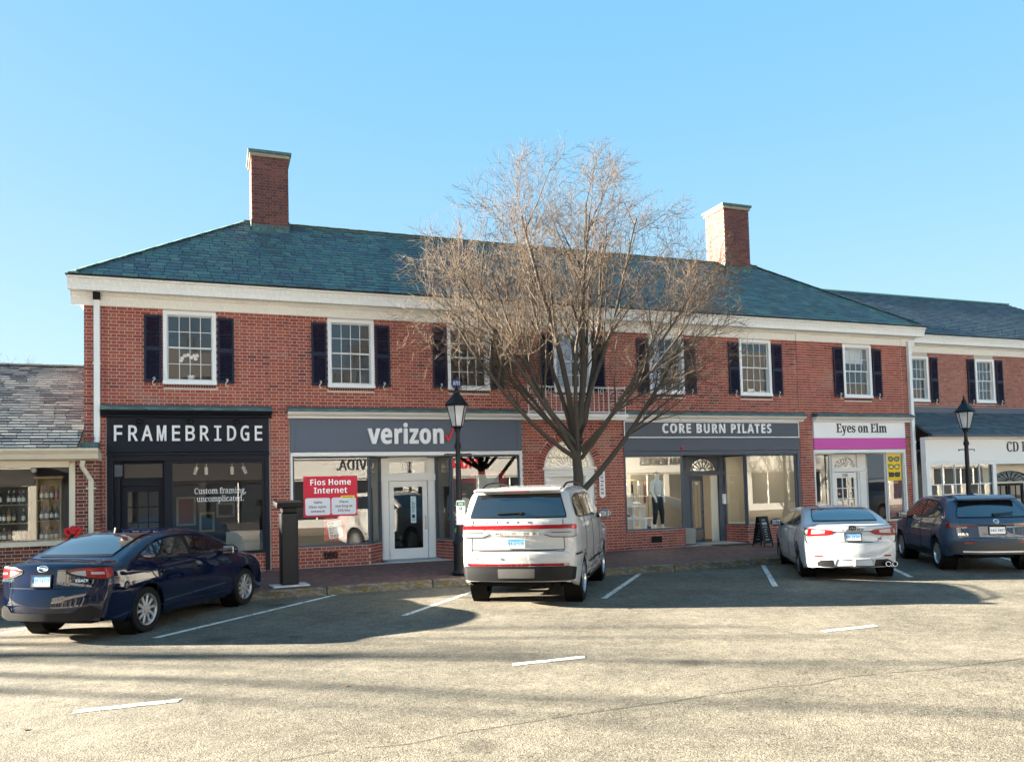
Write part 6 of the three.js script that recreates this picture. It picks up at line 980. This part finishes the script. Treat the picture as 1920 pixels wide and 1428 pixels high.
    mesh('arch_panel', box(sg > 0 ? x - 0.2 : -x + 0.19, sg > 0 ? x - 0.19 : -x + 0.2, S.R - 0.1, S.R + Ra, z - Ra, z + Ra), CAR.dark, t);
  }
  mesh('underbody', [box(-(S.W - 0.34), S.W - 0.34, S.clear + 0.03, S.clear + 0.3, S.ro - S.L + 0.3, S.ro - 0.32), box(-(S.W - 0.12), S.W - 0.12, S.clear + 0.06, S.clear + 0.25, S.ro - S.wb - 0.0 + Ra + 0.05 - S.ro * 0, S.ro - S.ro - Ra - 0.05), bar([-(S.W - 0.3), S.R * 0.9, 0], [S.W - 0.3, S.R * 0.9, 0], 0.05, 8), cyl(0.09, 0.09, S.clear + 0.02, S.clear + 0.3, 12, 0.3, S.ro - 0.5)], CAR.dark, t);
  // door seams and handles
  for (const sg of [1, -1]) { const f = (s, y) => side(s, y, sg); mesh('door_seam', S.doors.map((pts) => seam(f, pts, 0.005)), CAR.gap, t);
    for (const [s, y] of S.handles) { const p = side(s, y, sg), h = mesh('door_handle', new RoundedBoxGeometry(0.03, 0.032, 0.2, 2, 0.012), S.handleMat ?? S.paint, t); h.position.set(p.x + sg * 0.018, y, p.z); }
    const [ms, my] = S.mirror, mp = side(ms, my, sg), m = part('door_mirror', t, [mp.x + sg * 0.16, my + 0.06, mp.z]); mesh('mirror_shell', new THREE.SphereGeometry(1, 20, 14).scale(0.13, 0.088, 0.085).translate(0, 0, -0.02), S.mirrorMat ?? S.paint, m); mesh('mirror_glass', new RoundedBoxGeometry(0.19, 0.12, 0.012, 3, 0.005).translate(0, 0, 0.058), CAR.mirrorGlass, m); mesh('mirror_rim', new RoundedBoxGeometry(0.215, 0.145, 0.05, 3, 0.024).translate(0, 0, 0.028), CAR.trim, m); mesh('mirror_arm', bar([-sg * 0.17, -0.05, 0], [0, -0.05, 0], 0.025, 8), CAR.trim, m); }
  // number plate
  { const [py, text, dark] = S.plate, p = rearP(0, py), nr = normalAt(rearP, 0, py), pl = part('number_plate', t, [p.x, p.y, p.z + 0.022]); pl.rotation.x = -Math.asin(clamp(nr.y, -0.6, 0.6));
    const tex = canvasTex(320, 160, (c, W, H) => { const gr = c.createLinearGradient(0, 0, 0, H); gr.addColorStop(0, dark ? '#dfe2e6' : '#3d86c8'); gr.addColorStop(0.45, dark ? '#e6e8ea' : '#9cc4e2'); gr.addColorStop(1, '#e4eaee'); c.fillStyle = gr; c.fillRect(0, 0, W, H); c.fillStyle = '#10204a'; c.textAlign = 'center'; c.font = 'bold 78px sans-serif'; c.save(); c.translate(W / 2, 108); c.scale(0.86, 1.05); c.fillText(text, 0, 0); c.restore(); c.font = 'bold 20px sans-serif'; c.fillText(dark ? 'NEW YORK' : 'CONNECTICUT', W / 2, 28); c.font = '14px sans-serif'; c.fillText(dark ? 'EXCELSIOR' : 'Constitution State', W / 2, 148); });
    mesh('plate', rbox(-0.152, 0.152, -0.076, 0.076, -0.02, 0, 0.004), S.plateFrame ?? CAR.trim, pl); mesh('print', new THREE.PlaneGeometry(0.294, 0.142).translate(0, 0, 0.003), printed(tex, 0.4), pl); if (S.plateFrame !== CAR.chrome) mesh('plate_frame', extrude(rect(-0.162, 0.162, -0.086, 0.086), 0.012, [rect(-0.146, 0.146, -0.07, 0.07)]).translate(0, 0, -0.005), CAR.trim, pl); }
  K.letter = (text, x0, x1, y, cap, m, name = 'badge_letter') => { const n2 = normalAt(rearP, 0.0, y), zc = rearP(clamp((x0 + x1) / 2 / S.W, -1, 1), y), gp = part('badge', t, [0, y, zc.z + 0.004]); gp.rotation.x = -Math.asin(clamp(n2.y, -0.7, 0.7)); letters(gp, text, 'sans_bold', x0, x1, 0, 0, cap, m, { depth: 0.006, name }); };
  K.disc = (x, y, r, geo, m, name) => { const a = x / S.W, p = rearP(a, y), n2 = normalAt(rearP, a, y), o = mesh(name, geo, m, t); o.position.copy(p).addScaledVector(n2, 0.006); o.quaternion.setFromUnitVectors(V(0, 0, 1), n2); return o; };
  S.more(K); return t;
}
const paint = (r, g, b, more = {}) => mat(new THREE.Color().setRGB(r, g, b), 0.5, { clearcoat: 1, clearcoatRoughness: 0.015, specularIntensity: 0, ...more });
const NAVY = paint(0.003, 0.007, 0.024), STEELBLUE = paint(0.036, 0.062, 0.108), WHITE = paint(0.4, 0.4, 0.397), WHITE2 = paint(0.4, 0.425, 0.455);
const torus = (rx, ry, w = 0.008) => new THREE.TorusGeometry(1, w / Math.min(rx, ry), 8, 32).scale(rx, ry, Math.min(rx, ry));

// dark blue saloon
makeCar({ label: 'dark blue saloon parked beside the pay station in front of the framing shop', at: [-1.7, 0, 6.95], heading: 32, paint: NAVY, L: 4.84, W: 0.925, R: 0.335, wb: 2.75, ro: 1.1, clear: 0.22, lift: 0.12, r: 0.12, crown: 0.035, pr: 0.07, lr: 0.8, pf: 0.12, lf: 1.0, kr: 0.26, kf: 0.26,
  prof: [[0, 0.32], [0.0, 0.5], [0.02, 0.66], [0.05, 0.74], [0.075, 0.8], [0.09, 0.95], [0.1, 1.06], [0.16, 1.11], [0.3, 1.115], [0.5, 1.12], [0.62, 1.145], [1.3, 1.4], [1.65, 1.475], [2.1, 1.5], [2.55, 1.485], [2.95, 1.4], [3.75, 1.03], [3.9, 1.0], [4.4, 0.92], [4.7, 0.78], [4.82, 0.58], [4.84, 0.4], [4.84, 0.3]],
  side: [[0.2, 0.92], [0.35, 0.965], [0.55, 0.99], [0.72, 1], [0.9, 0.985], [1.02, 0.955], [1.1, 0.92], [1.5, 0.68]], dlo: [[0.92, 1.12, 1.135], [1.15, 1.07, 1.24], [1.5, 1.045, 1.37], [2.2, 1.03, 1.42], [2.7, 1.02, 1.36], [3.2, 1.01, 1.18], [3.52, 1.005, 1.02]], panes: [[1.05, 1.36], [1.41, 2.16], [2.26, 3.36]], rearWindow: [[1.15, 0.74], [1.3, 0.8], [1.44, 0.82]], windscreen: [3.0, 3.66],
  doors: [[[1.3, 0.48], [1.32, 0.75], [1.12, 0.95], [1.1, 1.08]], [[2.22, 0.34], [2.22, 1.03]], [[3.3, 0.34], [3.35, 0.8], [3.25, 1.0]], [[1.42, 0.36], [3.3, 0.34]]], handles: [[1.52, 0.86], [2.48, 0.85]], mirror: [3.1, 1.0], spokes: 10, skew: 0.05, fat: 0.55, plate: [0.865, 'BM·14371'],
  more(K) { const { t, onRear, mirrorA, seam, rearP, onSide } = K;
    const lamp = [[0.42, 0.96, 1.01], [0.6, 0.91, 1.04], [0.85, 0.87, 1.05], [1.0, 0.86, 1.05], [1.14, 0.9, 1.03]];
    for (const l of [lamp, mirrorA(lamp)]) { const g = part('tail_lamp', t); mesh('lamp_housing', onRear(l, 0.008), CAR.trim, g); const s = Math.sign(l[0][0] + l.at(-1)[0]), r = (a, b) => (s > 0 ? [a, b] : [-b, -a]); mesh('red_lens', [onRear(l, 0.012, 20, 6, ...r(0.74, 1.12), 0.02)], CAR.redLens, g); mesh('red_lens', onRear(l.map(([a, lo, hi]) => [a, hi - 0.035, hi - 0.012]), 0.014, 24, 3, ...r(0.46, 0.8)), CAR.redLens, g); mesh('clear_lens', onRear(l.map(([a, lo, hi]) => [a, lo + 0.03, hi - 0.045]), 0.013, 20, 4, ...r(0.5, 0.73)), CAR.clearLens, g); mesh('clear_lens', onRear(l.map(([a, lo, hi]) => [a, (lo + hi) / 2 - 0.02, (lo + hi) / 2 + 0.015]), 0.016, 16, 3, ...r(0.8, 0.98)), CAR.clearLens, g); }
    mesh('boot_seam', [seam(rearP, [[-0.74, 0.86], [-0.7, 0.76], [0.7, 0.76], [0.74, 0.86]], 0.005), seam(rearP, [[0.72, 1.04], [0.74, 0.86]], 0.004), seam(rearP, [[-0.72, 1.04], [-0.74, 0.86]], 0.004)], CAR.gap, t);
    mesh('plate_recess', onRear([[-0.42, 0.84, 0.955], [-0.33, 0.795, 0.965], [0.33, 0.795, 0.965], [0.42, 0.84, 0.955]], 0.005), paint(0.004, 0.008, 0.035), t);
    mesh('bumper_cladding', onRear([[-1.02, 0.36, 0.44], [-0.85, 0.33, 0.52], [-0.7, 0.33, 0.5], [-0.6, 0.33, 0.43], [0.6, 0.33, 0.43], [0.7, 0.33, 0.5], [0.85, 0.33, 0.52], [1.02, 0.36, 0.44]], 0.012, 60), CAR.trim, t);
    K.letter('LEGACY', 0.44, 0.68, 0.845, 0.028, CAR.chrome); K.letter('SUBARU', -0.72, -0.5, 0.85, 0.022, CAR.chrome);
    K.disc(0, 1.03, 0.08, merge([torus(0.075, 0.042), torus(0.018, 0.012, 0.006).translate(-0.03, 0.008, 0), torus(0.014, 0.01, 0.006).translate(0.02, 0.012, 0), torus(0.014, 0.01, 0.006).translate(0.035, -0.01, 0)]), CAR.chrome, 'emblem');
    const fin = mesh('antenna_fin', extrude([[0, 0], [0.17, 0], [0.15, 0.03], [0.05, 0.075], [0.02, 0.075]], 0.035, [], 0.008).translate(0, 0, -0.017).rotateY(Math.PI / 2), CAR.trim, t); fin.position.set(0, 1.445, 1.1 - 1.55);
  } });
// big white estate SUV
makeCar({ label: 'large white SUV with a full-width red tail light parked beside the lamp post', at: [5.27, 0, 7.15], heading: 33, paint: WHITE, grow: [1.38, 1.2], L: 5.33, W: 1.015, R: 0.4, wb: 3.11, ro: 1.12, clear: 0.3, lift: 0.16, r: 0.11, crown: 0.03, pr: 0.05, lr: 0.7, pf: 0.07, lf: 0.8, kr: 0.16, kf: 0.2,
  prof: [[0, 0.44], [0.0, 0.56], [0.015, 0.7], [0.02, 0.9], [0.055, 0.93], [0.07, 1.0], [0.07, 1.2], [0.075, 1.32], [0.1, 1.42], [0.14, 1.48], [0.31, 1.8], [0.36, 1.85], [0.5, 1.885], [1.5, 1.935], [2.6, 1.93], [3.05, 1.86], [3.8, 1.38], [3.95, 1.32], [4.9, 1.22], [5.2, 1.08], [5.3, 0.8], [5.33, 0.5], [5.33, 0.42]],
  side: [[0.25, 0.93], [0.5, 0.975], [0.8, 1], [1.1, 0.995], [1.36, 0.975], [1.45, 0.95], [1.93, 0.8]], dlo: [[0.42, 1.49, 1.62], [0.55, 1.46, 1.74], [1.0, 1.45, 1.79], [2.6, 1.43, 1.8], [3.1, 1.42, 1.7], [3.62, 1.41, 1.43]], panes: [[0.46, 1.3], [1.4, 2.3], [2.4, 3.48]], rearWindow: [[1.46, 0.9], [1.5, 0.905], [1.8, 0.86]], windscreen: [3.1, 3.72], roofGlass: null,
  doors: [[[1.32, 0.86], [1.36, 1.1], [1.3, 1.44]], [[2.34, 0.5], [2.34, 1.44]], [[3.4, 0.5], [3.4, 1.42]], [[1.58, 0.5], [3.4, 0.5]]], handles: [[1.55, 1.2], [2.55, 1.2]], mirror: [3.25, 1.38], spokes: 12, fat: 0.7, plate: [1.06, 'BA·61539'], plateFrame: CAR.chrome, mirrorMat: WHITE,
  more(K) { const { t, onRear, onSide, mirrorA, seam, rearP, P, side } = K;
    const bar2 = [[-1.1, 1.3, 1.36], [-0.95, 1.3, 1.365], [0.95, 1.3, 1.365], [1.1, 1.3, 1.36]]; const g = part('tail_lamp', t); mesh('red_lens', onRear(bar2, 0.012, 60, 4), CAR.redLens, g);
    const cl = [[0.5, 1.21, 1.225], [0.62, 1.17, 1.295], [0.95, 1.16, 1.295], [1.12, 1.19, 1.295]]; for (const l of [cl, mirrorA(cl)]) { mesh('clear_lens', onRear(l, 0.01), CAR.clearLens, g); mesh('lamp_line', [seam(rearP, l.map(([a, lo]) => [a, lo]), 0.006, 0.012)], CAR.trim, g); mesh('lamp_line', [seam(rearP, [[l[1][0], 1.24], [l[2][0], 1.24]], 0.006, 0.014)], CAR.trim, g); } mesh('red_lens', [onRear([[0.98, 1.29, 1.37], [1.13, 1.29, 1.365]], 0.015, 10, 4), onRear([[-1.13, 1.29, 1.365], [-0.98, 1.29, 1.37]], 0.015, 10, 4)], paint(0.5, 0.01, 0.015), g);
    mesh('chrome_wing', onRear([[-0.5, 1.215, 1.22], [-0.36, 1.2, 1.245], [0.36, 1.2, 1.245], [0.5, 1.215, 1.22]], 0.016, 40, 4), CAR.chrome, t);
    mesh('tailgate_seam', [seam(rearP, [[-0.83, 1.45], [-0.84, 0.94], [0.84, 0.94], [0.83, 1.45]], 0.006), seam(rearP, [[-0.83, 0.955], [0.83, 0.955]], 0.008)], CAR.gap, t);
    mesh('bumper_cladding', onRear([[-1.12, 0.47, 0.66], [-0.95, 0.45, 0.69], [0.95, 0.45, 0.69], [1.12, 0.47, 0.66]], 0.012, 60), CAR.trim, t);
    mesh('step_plate', onRear([[-0.34, 0.5, 0.65], [0.34, 0.5, 0.65]], 0.022, 20), mat(new THREE.Color().setRGB(0.07, 0.07, 0.068), 0.35), t);
    const rs = part('reflector_strip', t); mesh('strip', onRear([[-0.94, 0.695, 0.735], [0.94, 0.695, 0.735]], 0.012, 50, 3), paint(0.14, 0.004, 0.008), rs); mesh('reflector', [onRear([[-0.8, 0.697, 0.733], [-0.55, 0.697, 0.733]], 0.016, 10, 2)], CAR.redLens, rs); mesh('reflector', onRear([[0.5, 0.697, 0.733], [0.78, 0.697, 0.733]], 0.016, 10, 2), CAR.redLens, rs);
    for (const x of [-0.78, -0.3, 0.25, 0.74]) K.disc(x, 0.82, 0.02, torus(0.016, 0.016, 0.005), CAR.alloy, 'parking_sensor');
    [...'LINCOLN'].forEach((ch, k) => K.letter(ch, -0.56 + k * 0.18, -0.53 + k * 0.18, 1.405, 0.03, CAR.alloy));
    K.letter('BLACK LABEL', -0.35, 0.35, 1.214, 0.016, CAR.dark);
    for (const sg of [1, -1]) { const pts = []; for (let k = 0; k <= 12; k++) { const s = lerp(0.7, 3.0, k / 12), lift = 0.045 * Math.min(1, Math.min(k, 12 - k) / 1.5), q = K.yTop(s); pts.push(P(sg * 0.72, q - 0.012 + lift + 0.005, s)); } mesh('roof_rail', tube(pts, 0.018, 8), CAR.trim, t); mesh('side_moulding', [onSide(sg, [[1.62, 0.62, 0.66], [3.62, 0.62, 0.66]], 0.012), onSide(sg, [[0.1, 0.86, 0.89], [0.62, 0.86, 0.89]], 0.012)], CAR.trim, t); mesh('running_board', rbox(sg > 0 ? 0.86 : -1.02, sg > 0 ? 1.02 : -0.86, 0.36, 0.42, 1.12 - 3.65, 1.12 - 1.6, 0.02), CAR.trim, t); }
    mesh('spoiler', new RoundedBoxGeometry(1.5, 0.05, 0.2, 3, 0.02).rotateX(0.14).translate(0, 1.955, 1.12 - 0.3), WHITE, t); mesh('brake_light', box(-0.22, 0.22, 1.92, 1.935, 1.12 - 0.212, 1.12 - 0.197), CAR.redLens, t);
    const wp = rearP(0.1, 1.55), w2 = rearP(-0.36, 1.545); mesh('wiper', [bar(wp.clone().add(V(0, 0.02, 0.03)), w2.clone().add(V(0, 0.01, 0.03)), 0.014), new THREE.SphereGeometry(0.04, 10, 8).scale(1.4, 0.6, 0.7).translate(wp.x, wp.y + 0.01, wp.z + 0.02)], CAR.trim, t);
    mesh('exhaust', [bar([0.5, 0.36, 0.9], [0.5, 0.36, 0.6], 0.04, 12), bar([-0.7, 0.4, 0.2], [0.7, 0.4, 0.2], 0.06, 10)], CAR.dark, t);
  } });
// white saloon
makeCar({ label: 'white saloon with red-edged tail lights and twin round exhausts parked near the optician', at: [12.28, 0, 7.2], heading: 31, paint: WHITE2, L: 4.88, W: 0.92, R: 0.335, wb: 2.825, ro: 1.06, clear: 0.2, lift: 0.06, r: 0.12, crown: 0.035, pr: 0.08, lr: 0.8, pf: 0.12, lf: 1.0, kr: 0.28, kf: 0.26,
  prof: [[0, 0.27], [0.0, 0.45], [0.015, 0.6], [0.04, 0.72], [0.07, 0.78], [0.085, 0.9], [0.09, 1.02], [0.12, 1.085], [0.2, 1.1], [0.5, 1.11], [0.62, 1.13], [1.25, 1.36], [1.6, 1.43], [2.1, 1.448], [2.5, 1.44], [2.9, 1.36], [3.7, 1.02], [3.9, 0.98], [4.4, 0.88], [4.75, 0.72], [4.86, 0.55], [4.88, 0.4], [4.88, 0.28]],
  side: [[0.18, 0.93], [0.35, 0.97], [0.5, 0.985], [0.72, 1], [0.9, 0.985], [1.02, 0.95], [1.1, 0.9], [1.45, 0.68]], dlo: [[0.98, 1.13, 1.14], [1.2, 1.06, 1.25], [1.5, 1.03, 1.34], [2.2, 1.015, 1.38], [2.7, 1.005, 1.32], [3.15, 1.0, 1.15], [3.45, 0.99, 1.0]], panes: [[1.08, 1.36], [1.4, 2.16], [2.24, 3.3]], rearWindow: [[1.14, 0.78], [1.25, 0.82], [1.39, 0.8]], windscreen: [2.95, 3.62],
  doors: [[[1.28, 0.48], [1.3, 0.75], [1.12, 0.95], [1.12, 1.06]], [[2.2, 0.32], [2.2, 1.01]], [[3.25, 0.32], [3.3, 0.8], [3.2, 0.99]], [[1.42, 0.34], [3.25, 0.32]]], handles: [[1.5, 0.88], [2.44, 0.87]], mirror: [3.05, 0.98], spokes: 5, twin: true, fat: 0.7, plate: [0.86, 'BM·39741'], mirrorMat: CAR.trim, rimMat: mat(new THREE.Color().setRGB(0.1, 0.1, 0.11), 0.3, { metalness: 0.8 }),
  more(K) { const { t, onRear, mirrorA, seam, rearP, onSide, side } = K;
    const lamp = [[0.4, 0.955, 0.965], [0.5, 0.9, 1.0], [0.72, 0.88, 1.015], [0.98, 0.87, 1.03], [1.1, 0.92, 1.035], [1.18, 0.99, 1.03]];
    for (const l of [lamp, mirrorA(lamp)]) { const g = part('tail_lamp', t), s = Math.sign(l[0][0] + l.at(-1)[0]), r = (a, b) => (s > 0 ? [a, b] : [-b, -a]); mesh('lamp_housing', onRear(l, 0.008), CAR.trim, g); mesh('red_lens', onRear(l, 0.011, 20, 6, ...r(0.42, 0.98), 0.006), CAR.redLens, g); mesh('clear_lens', onRear(l.map(([a, lo, hi]) => [a, lo + 0.045, hi - 0.02]), 0.015, 18, 4, ...r(0.62, 0.9)), CAR.clearLens, g); mesh('clear_lens', onRear(l.map(([a, lo, hi]) => [a, lo + 0.04, hi - 0.03]), 0.013, 10, 4, ...r(0.98, 1.08)), CAR.clearLens, g); }
    mesh('boot_trim', seam(rearP, [[-0.42, 0.965], [0.42, 0.965]], 0.007), CAR.trim, t);
    mesh('boot_seam', [seam(rearP, [[-0.68, 0.88], [-0.55, 0.76], [0.55, 0.76], [0.68, 0.88]], 0.004), seam(rearP, [[-0.45, 0.755], [0.45, 0.755]], 0.008)], CAR.gap, t);
    mesh('bumper_slash', [seam(rearP, [[1.04, 0.88], [0.99, 0.73]], 0.011), seam(rearP, [[-1.04, 0.88], [-0.99, 0.73]], 0.011)], CAR.trim, t);
    mesh('bumper_cladding', [onRear([[-0.86, 0.29, 0.36], [-0.76, 0.28, 0.41], [-0.5, 0.28, 0.42], [-0.46, 0.28, 0.3]], 0.012), onRear([[0.46, 0.28, 0.3], [0.5, 0.28, 0.42], [0.8, 0.28, 0.42], [0.92, 0.3, 0.38]], 0.012), onRear([[-0.46, 0.275, 0.3], [0.46, 0.275, 0.3]], 0.01)], CAR.trim, t);
    mesh('diffuser_fin', [new RoundedBoxGeometry(0.05, 0.14, 0.05, 2, 0.02).translate(0, 0.36, 1.08), seam(rearP, [[-0.48, 0.3], [-0.42, 0.43], [0.42, 0.43], [0.48, 0.3]], 0.016)], WHITE2, t);
    for (const l of [[[-0.9, 0.47, 0.5], [-0.72, 0.475, 0.505]], [[0.72, 0.475, 0.505], [0.9, 0.47, 0.5]]]) mesh('reflector', onRear(l, 0.01, 10, 2), CAR.redLens, t);
    for (const x of [0.62, 0.74]) { const e = mesh('exhaust_tip', new THREE.TorusGeometry(0.045, 0.009, 8, 24), CAR.chrome, t); e.position.set(x, 0.33, 1.03); mesh('exhaust_bore', new THREE.CylinderGeometry(0.044, 0.044, 0.1, 20).rotateX(Math.PI / 2).translate(x, 0.33, 0.97), CAR.dark, t); }
    K.disc(0, 1.035, 0.06, merge([torus(0.062, 0.044, 0.01), torus(0.02, 0.04, 0.008), torus(0.042, 0.016, 0.008).translate(0, 0.018, 0)]), CAR.trim, 'emblem');
    K.letter('CAMRY', -0.2, 0.22, 0.985, 0.022, CAR.trim); K.letter('SE', 0.47, 0.55, 0.8, 0.022, CAR.trim);
    mesh('boot_lip', onRear([[-0.8, 1.072, 1.09], [0.8, 1.072, 1.09]], 0.014, 40, 4), WHITE2, t);
  } });
// blue-grey crossover
makeCar({ label: 'blue-grey compact crossover parked next to the white saloon', at: [15.55, 0, 7.75], heading: 31, paint: STEELBLUE, L: 4.57, W: 0.92, R: 0.345, wb: 2.655, ro: 0.96, clear: 0.26, lift: 0.1, r: 0.12, crown: 0.035, pr: 0.08, lr: 0.7, pf: 0.12, lf: 0.9, kr: 0.27, kf: 0.26,
  prof: [[0, 0.38], [0.0, 0.52], [0.015, 0.64], [0.045, 0.72], [0.06, 0.86], [0.07, 0.98], [0.1, 1.07], [0.18, 1.14], [0.6, 1.46], [0.74, 1.53], [1.0, 1.575], [1.7, 1.62], [2.3, 1.61], [2.75, 1.54], [3.4, 1.14], [3.6, 1.08], [4.2, 0.98], [4.45, 0.82], [4.55, 0.58], [4.57, 0.45], [4.57, 0.36]],
  side: [[0.22, 0.93], [0.4, 0.975], [0.6, 0.995], [0.76, 1], [0.95, 0.985], [1.08, 0.955], [1.16, 0.92], [1.62, 0.7]], dlo: [[0.75, 1.2, 1.27], [0.9, 1.13, 1.38], [1.4, 1.1, 1.47], [2.1, 1.08, 1.5], [2.5, 1.07, 1.44], [2.95, 1.06, 1.26], [3.25, 1.06, 1.08]], panes: [[0.8, 1.12], [1.2, 1.92], [2.02, 3.1]], rearWindow: [[1.12, 0.8], [1.18, 0.84], [1.46, 0.74]], windscreen: [2.8, 3.36],
  doors: [[[1.2, 0.5], [1.2, 0.8], [1.0, 1.0], [1.0, 1.12]], [[1.96, 0.42], [1.96, 1.08]], [[3.0, 0.42], [3.0, 1.05]], [[1.32, 0.42], [3.0, 0.42]]], handles: [[1.25, 0.98], [2.2, 0.95]], mirror: [2.85, 1.06], spokes: 5, twin: true, fat: 1.1, plate: [0.87, 'DBX·9897', true],
  more(K) { const { t, onRear, onSide, mirrorA, seam, rearP } = K;
    const lamp = [[0.36, 1.0, 1.03], [0.5, 0.95, 1.03], [0.75, 0.93, 1.025], [0.98, 0.91, 1.035], [1.12, 0.95, 1.03]];
    for (const l of [lamp, mirrorA(lamp)]) { const g = part('tail_lamp', t), s = Math.sign(l[0][0] + l.at(-1)[0]), r = (a, b) => (s > 0 ? [a, b] : [-b, -a]); mesh('lamp_housing', onRear(l, 0.008), mat(new THREE.Color().setRGB(0.03, 0.035, 0.045), 0.15, { clearcoat: 1 }), g); mesh('red_lens', onRear(l, 0.012, 12, 4, ...r(0.98, 1.1), 0.012), CAR.redLens, g); mesh('red_lens', [onRear(l.map(([a, lo]) => [a, lo + 0.008, lo + 0.03]), 0.013, 24, 3, ...r(0.5, 1.0))], CAR.redLens, g); }
    mesh('lamp_band', onRear([[-0.4, 0.955, 0.985], [0.4, 0.955, 0.985]], 0.008, 30, 3), CAR.trim, t);
    mesh('tailgate_seam', [seam(rearP, [[-0.78, 1.08], [-0.74, 0.72], [0.74, 0.72], [0.78, 1.08]], 0.005)], CAR.gap, t);
    mesh('bumper_cladding', onRear([[-1.2, 0.4, 0.5], [-1.0, 0.4, 0.6], [-0.85, 0.4, 0.66], [0.85, 0.4, 0.66], [1.0, 0.4, 0.6], [1.2, 0.4, 0.5]], 0.012, 60), mat(new THREE.Color().setRGB(0.025, 0.027, 0.032), 0.55), t);
    for (const l of [[[-0.74, 0.6, 0.625], [-0.52, 0.605, 0.63]], [[0.52, 0.605, 0.63], [0.74, 0.6, 0.625]]]) mesh('reflector', onRear(l, 0.018, 10, 2), CAR.redLens, t);
    mesh('bumper_strip', onRear([[-0.8, 0.42, 0.45], [0.8, 0.42, 0.45]], 0.018, 40, 3), CAR.alloy, t);
    K.letter('HR-V', -0.72, -0.5, 0.775, 0.03, CAR.chrome); K.disc(0, 1.055, 0.05, merge([torus(0.05, 0.042, 0.008), box(-0.026, -0.016, -0.026, 0.026, -0.004, 0.004), box(0.016, 0.026, -0.026, 0.026, -0.004, 0.004), box(-0.016, 0.016, -0.006, 0.004, -0.004, 0.004)]), CAR.chrome, 'emblem');
    mesh('spoiler', new RoundedBoxGeometry(1.16, 0.045, 0.3, 3, 0.02).rotateX(0.22).translate(0, 1.535, 0.96 - 0.66), STEELBLUE, t); mesh('brake_light', box(-0.25, 0.25, 1.492, 1.508, 0.96 - 0.535, 0.96 - 0.52), CAR.redLens, t);
    const wp = rearP(0.0, 1.17), w2 = rearP(0.5, 1.2); mesh('wiper', [bar(wp.clone().add(V(0, 0.03, 0.02)), w2.clone().add(V(0, 0.03, 0.03)), 0.013), new THREE.SphereGeometry(0.035, 10, 8).translate(wp.x, wp.y + 0.015, wp.z + 0.01)], CAR.trim, t);
    for (const sg of [1, -1]) { mesh('arch_cladding', onSide(sg, [[1.38, 0.3, 0.4], [3.1, 0.3, 0.4]], 0.012), CAR.trim, t); }
    const fin = mesh('antenna_fin', extrude([[0, 0], [0.17, 0], [0.15, 0.03], [0.05, 0.075], [0.02, 0.075]], 0.035, [], 0.008).translate(0, 0, -0.017).rotateY(Math.PI / 2), STEELBLUE, t); fin.position.set(0, 1.57, 0.96 - 1.25);
    mesh('exhaust', [bar([0.45, 0.3, 0.85], [0.45, 0.3, 0.4], 0.035, 12), bar([-0.6, 0.33, 0.1], [0.6, 0.33, 0.1], 0.05, 10)], CAR.dark, t);
  } });
// ------------------------------------------------------------------ fallen leaves along the kerb
{
  const s = new Soup(), r = rngOf(404);
  for (let k = 0; k < 130; k++) { const kerbside = r() < 0.7, x = -4 + r() * 20, z = kerbside ? 4.56 + Math.pow(r(), 2) * 0.9 : 5.5 + r() * 7, a = r() * 6.283, l = 0.02 + r() * 0.03, w = l * 0.6, y = 0.008, c = Math.cos(a), d = Math.sin(a), up = 0.004 + r() * 0.012; s.quad([x - l * c, y, z - l * d], [x + w * d, y + up, z - w * c], [x + l * c, y + up * 0.4, z + l * d], [x - w * d, y + up, z + w * c], jitter([0.2, 0.13, 0.06], r, 0.5)); }
  const m = mesh('fallen_leaves', s.build(), soupMat(0.9, { side: THREE.DoubleSide })); m.userData.kind = 'stuff'; m.userData.label = 'scattered small dry leaves on the road near the kerb'; m.userData.category = 'leaves';
}
renderer.render(scene, camera);
